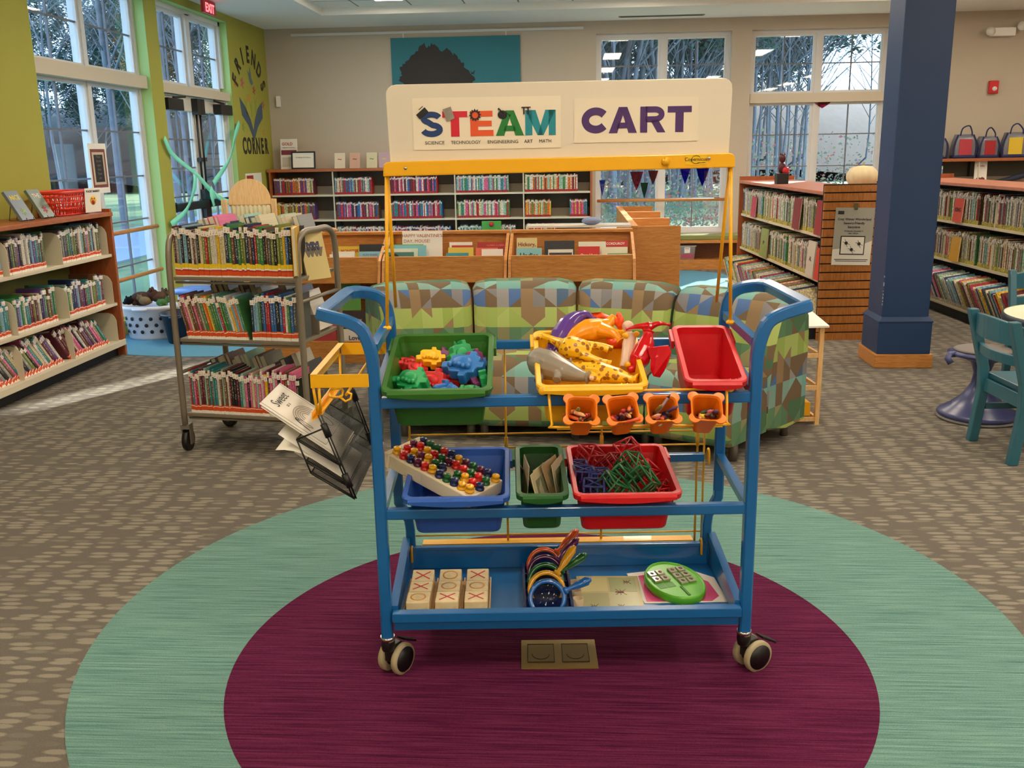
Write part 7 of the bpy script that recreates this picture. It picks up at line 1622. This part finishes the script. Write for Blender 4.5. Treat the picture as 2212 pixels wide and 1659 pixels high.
# reading direction: away from the viewer along +y, top of the page towards the outer end
RD = Matrix(((ex_.x, ey_.x, -ex_.cross(ey_).x, 0), (ex_.y, ey_.y, -ex_.cross(ey_).y, 0), (ex_.z, ey_.z, -ex_.cross(ey_).z, 0), (0, 0, 0, 1)))
nrm = ex_.cross(ey_); nrm = nrm if nrm.z > 0 else -nrm
def on_sheet(u, v, off=.0012): return vs[2]+ex_*u+ey_*v+nrm*off
def flat_text(s, size, u, v, bold=0):
    b = text_mb(s, size, bold, .0002); b.v = [tuple(on_sheet(u+x, v+z, .0012+(0 if y < 0 else -.0002))) for x, y, z in b.v]
    b.build('printed_words', MATS['print_black'], o1, frame=MC)
mat('print_black', '#2c3030', .5)
flat_text('Sweet', .045, .105, .185, 0); flat_text('as a', .018, .105, .165, 0)
def drawing(pts, r=.0006, nm='printed_drawing'):
    mb = MB(); mb.tube([on_sheet(u, v) for u, v in pts], r, 4); mb.build(nm, MATS['print_black'], o1, frame=MC)
for k in range(5): a0 = .012*k; drawing([(.105+(.065-a0)*math.cos(a), .105+(.045-a0*.6)*math.sin(a)) for a in [math.pi*j/14 for j in range(15)]])
drawing([(.012, .015), (.198, .015), (.198, .235), (.012, .235), (.012, .015)], .0004, 'printed_border')
drawing([(.04+.013*math.cos(a)+.01*a/6, .10+.03*math.sin(a*1.5)) for a in [.4*j for j in range(22)]])
drawing([(.16+.02*math.cos(a), .06+.03*math.sin(a)) for a in [2*math.pi*j/16 for j in range(17)]])

# ---------------------------------------------------------------- things in the lower tray
M_blk = wood('pale_block_wood', '#d8c294', '#e2cfa4', (3, 3, 3), .5); TZ0 = .1665
wt = thing('wooden_tray', 'flat wooden tray under the noughts and crosses blocks', 'tray', cm(-.205, 2.68, TZ0)); mb = MB(); mb.box(-.33, -.078, 2.535, 2.79, TZ0, TZ0+.006)
mb.build('base', M_birch, wt, frame=MC)
for x in (-.332, -.246, -.160, -.078): MB().box(x-.002, x+.002, 2.535, 2.79, TZ0+.006, TZ0+.018).build('divider', M_birch, wt, frame=MC)
XO = ['OXX', 'XOO', 'XOX']; nmr = ['front row', 'middle row', 'back row']; nmc = ['left', 'centre', 'right']
M_x = mat('red_cross_paint', '#c82820', .5); M_o = mat('orange_ring_paint', '#d89428', .5)
for r_ in range(3):
    for c_ in range(3):
        x = -.288+.0855*c_; y = 2.578+.0835*r_; z = TZ0+.0062; h = [.052, .046, .046][r_] ; s = .034
        ch = XO[r_][c_]; t = thing('game_block', 'wooden %s block, %s %s of the noughts and crosses set' % ('cross' if ch == 'X' else 'nought', nmr[r_], nmc[c_]), 'game block', cm(x, y, z) @ RX([0, 0, 8][r_]), 'noughts and crosses blocks')
        MB().box(-s, s, -s, s, 0, h).build('block', M_blk, t, bevel=.003)
        mb = MB()
        if ch == 'X':
            for a in (42, -42): mb.box(-.030, .030, -.0022, .0022, h, h+.0006, 0, RZ(a))
            mb.build('cross', M_x, t)
        else: mb.lathe([(.019, h), (.0235, h), (.0235, h+.0006), (.019, h+.0006)], 32); mb.rings([mb.v[0:0] or [(.0, 0, 0)]*3, [(.0, 0, 0)]*3]) if False else None; mb.build('ring', M_o, t)
# magnifier rack and five magnifiers
nr = thing('magnifier_rack', 'navy plastic slotted rack holding five magnifiers in the tray', 'rack', cm(.095, 2.68, TZ0)); M_nv = mat('navy_plastic', '#14285c', .2)
mb = MB(); mb.box(.020, .172, 2.535, 2.855, TZ0, TZ0+.012); mb.box(.020, .172, 2.535, 2.545, TZ0, TZ0+.034); mb.build('base', M_nv, nr, frame=MC, bevel=.002)
for x in (.022, .162): MB().box(x, x+.010, 2.545, 2.855, TZ0+.012, TZ0+.036).build('side_wall', M_nv, nr, frame=MC, bevel=.002)
for k in range(6): MB().box(.032, .162, 2.552+.058*k, 2.556+.058*k, TZ0+.012, TZ0+.030).build('slot_wall', M_nv, nr, frame=MC)
M_lens = glass('magnifier_lens', (.75, .80, .88))
for k, (nm, hx, ang, hl) in enumerate((('blue', '#1660b0', 22, .085), ('yellow', '#f0b010', 55, .10), ('green', '#186c34', 32, .095), ('purple', '#5c1450', 45, .095), ('orange', '#d8581c', 45, .10))):
    yy = 2.585+.058*k; M = cm(.094, yy, TZ0+.043) @ RX(-28); m = mat('magnifier_'+nm, hx, .15, .5, coat=.5)
    t = thing('magnifier', '%s handled round magnifier, %s from the front in the navy rack' % (nm, ORD[k]), 'magnifier', M, 'magnifiers in the navy rack')
    mb = MB(); mb.lathe([(.044, -.006), (.055, -.006), (.058, 0), (.055, .006), (.044, .006), (.044, -.006)], 40, 0, RX(90)); mb.build('rim', m, t)
    MB().lathe([(.0001, -.002), (.044, -.0005), (.044, .0005), (.0001, .002)], 32, 0, RX(90)).build('lens', M_lens, t)
    d = Vector((math.cos(R_(ang)), 0, math.sin(R_(ang)))); MB().tube([d*.054, d*.064, d*.067, d*.080, d*.095, d*(.056+hl*.85), d*(.058+hl)], .01, 14, radii=[.012, .012, .0055, .0075, .011, .0135, .005]).build('handle', m, t)
# cardboard tubes beside the rack
for k, (x, y) in enumerate(((.186, 2.60), (.184, 2.655), (.182, 2.712))):
    t = thing('cardboard_tube', '%s beige tube on end between the magnifiers and the bug cards' % ['nearest', 'middle', 'furthest'][k], 'tube', cm(x, y, TZ0)); mb = MB(); mb.lathe([(.017, 0), (.017, .035), (.014, .035), (.014, .002), (.0001, .002)], 24); mb.build('tube', mat('beige_card', '#b8a484', .7), t)
# bug identification sheet
bs = thing('bug_sheet', 'laminated yellowish insect picture sheet in the lower tray', 'sheet', cm(.29, 2.70, TZ0) @ RZ(-2))
mb = MB(); mb.box(-.098, .098, -.115, .115, 0, .003); mb.build('sheet', mat('laminated_cream', '#c8bc84', .12, var=.12, vscale=25, coat=.6), bs)
for x0, y0, c in ((-.09, -.11, '#b4b078'), (-.09, .0, '#d8cc8c'), (0, -.11, '#c4c08c'), (0, .0, '#a8ac74')): MB().box(x0+.003, x0+.087, y0+.004, y0+.103, .003, .0034).build('printed_panel', mat('panel_'+c.strip('#'), c, .15, coat=.6), bs)
for x, y, s in ((.035, .0, 1.0), (.06, .07, .7), (-.05, -.095, .7), (.03, -.095, .6)):
    mb = MB(); mb.ball((x, y, .0036), (.011*s, .007*s, .0008), 12, 6); mb.ball((x-.012*s, y+.001, .0036), (.005*s, .004*s, .0008), 10, 6); [mb.tube([(x+dx*s*.4, y, .0038), (x+dx*s, y+dy*s, .0038), (x+dx*1.5*s, y+dy*1.6*s, .0038)], .0008, 4) for dx in (-.010, .0, .012) for dy in (-.012, .012)]; mb.build('insect_print', mat('insect_brown', '#6c3420', .5), bs)
# pink backed paper and green specimen viewer
pp = thing('pink_paper', 'white sheet with a pink print under the green specimen viewer', 'paper', cm(.525, 2.725, TZ0))
mb = MB(); mb.prism([(-.135, -.10), (.118, -.098), (.110, .07), (.06, .115), (-.05, .135), (-.165, .11)], 0, .0012); mb.build('sheet', M_paper, pp)
mb = MB(); mb.prism([(-.128, -.09), (.07, -.092), (.098, -.06), (.085, .04), (.04, .09), (-.05, .115), (-.13, .09)], .0012, .0016); mb.build('pink_print', mat('pink_print', '#d84a80', .4), pp)
GV = cm(.495, 2.730, TZ0+.002) @ RZ(18); gv = thing('specimen_viewer', 'lime green oval specimen viewer tray on the pink sheet', 'viewer', GV @ RX(4)); M_lime = mat('lime_plastic', '#58b020', .3, .5)
def ov(s, z): return [(s*.088*(1+.0*math.cos(a))*math.cos(a), s*.118*math.sin(a)-.004, z) for a in [2*math.pi*k/56 for k in range(56)]]
MB().rings([ov(.94, 0), ov(1, .008), ov(1.0, .024), ov(.97, .030), ov(.93, .030), ov(.91, .026)]).build('body', M_lime, gv)
MB().rings([ov(.60, .0262), ov(.60, .0263)]).build('centre_disc', M_lime, gv) if False else None
MB().box(-.004, .004, -.10, -.045, .0262, .0282).build('handle_slot', mat('dark_lime', '#2c6c10', .5), gv)
rsp = [(-.055, .045), (-.026, .047), (.018, .049), (.047, .050), (-.055, .010), (-.026, .011), (.018, .014), (.047, .015), (.018, -.022), (.047, -.021)]
M_res = mat('clear_resin', '#a8a890', .08, coat=.8); M_bug = mat('bug_dark', '#38281c', .4)
for k, (x, y) in enumerate(rsp):
    t = thing('specimen_block', 'clear square specimen block, %s column, %s row from the top of the viewer' % (['far left', 'inner left', 'inner right', 'far right'][k % 4 if k < 8 else 2+k % 2], ORD[k//4]), 'specimen', MW[gv.name] @ T(x, y, .0262), 'specimen blocks in the green viewer')
    mb = MB(); mb.box(-.012, .012, -.014, .014, 0, .007); mb.build('resin', M_res, t, bevel=.0015); MB().ball((0, 0, .0072), (.006, .008, .0012), 10, 6).build('insect', mat('bug_red', '#6c2c1c', .4) if k in (1, 2) else M_bug, t)
for x, y in ((-.055, -.025), (-.026, -.024)): MB().box(x-.013, x+.013, y-.015, y+.015, .0262, .0268).build('empty_slot', mat('mid_lime', '#3c8c14', .4), gv)
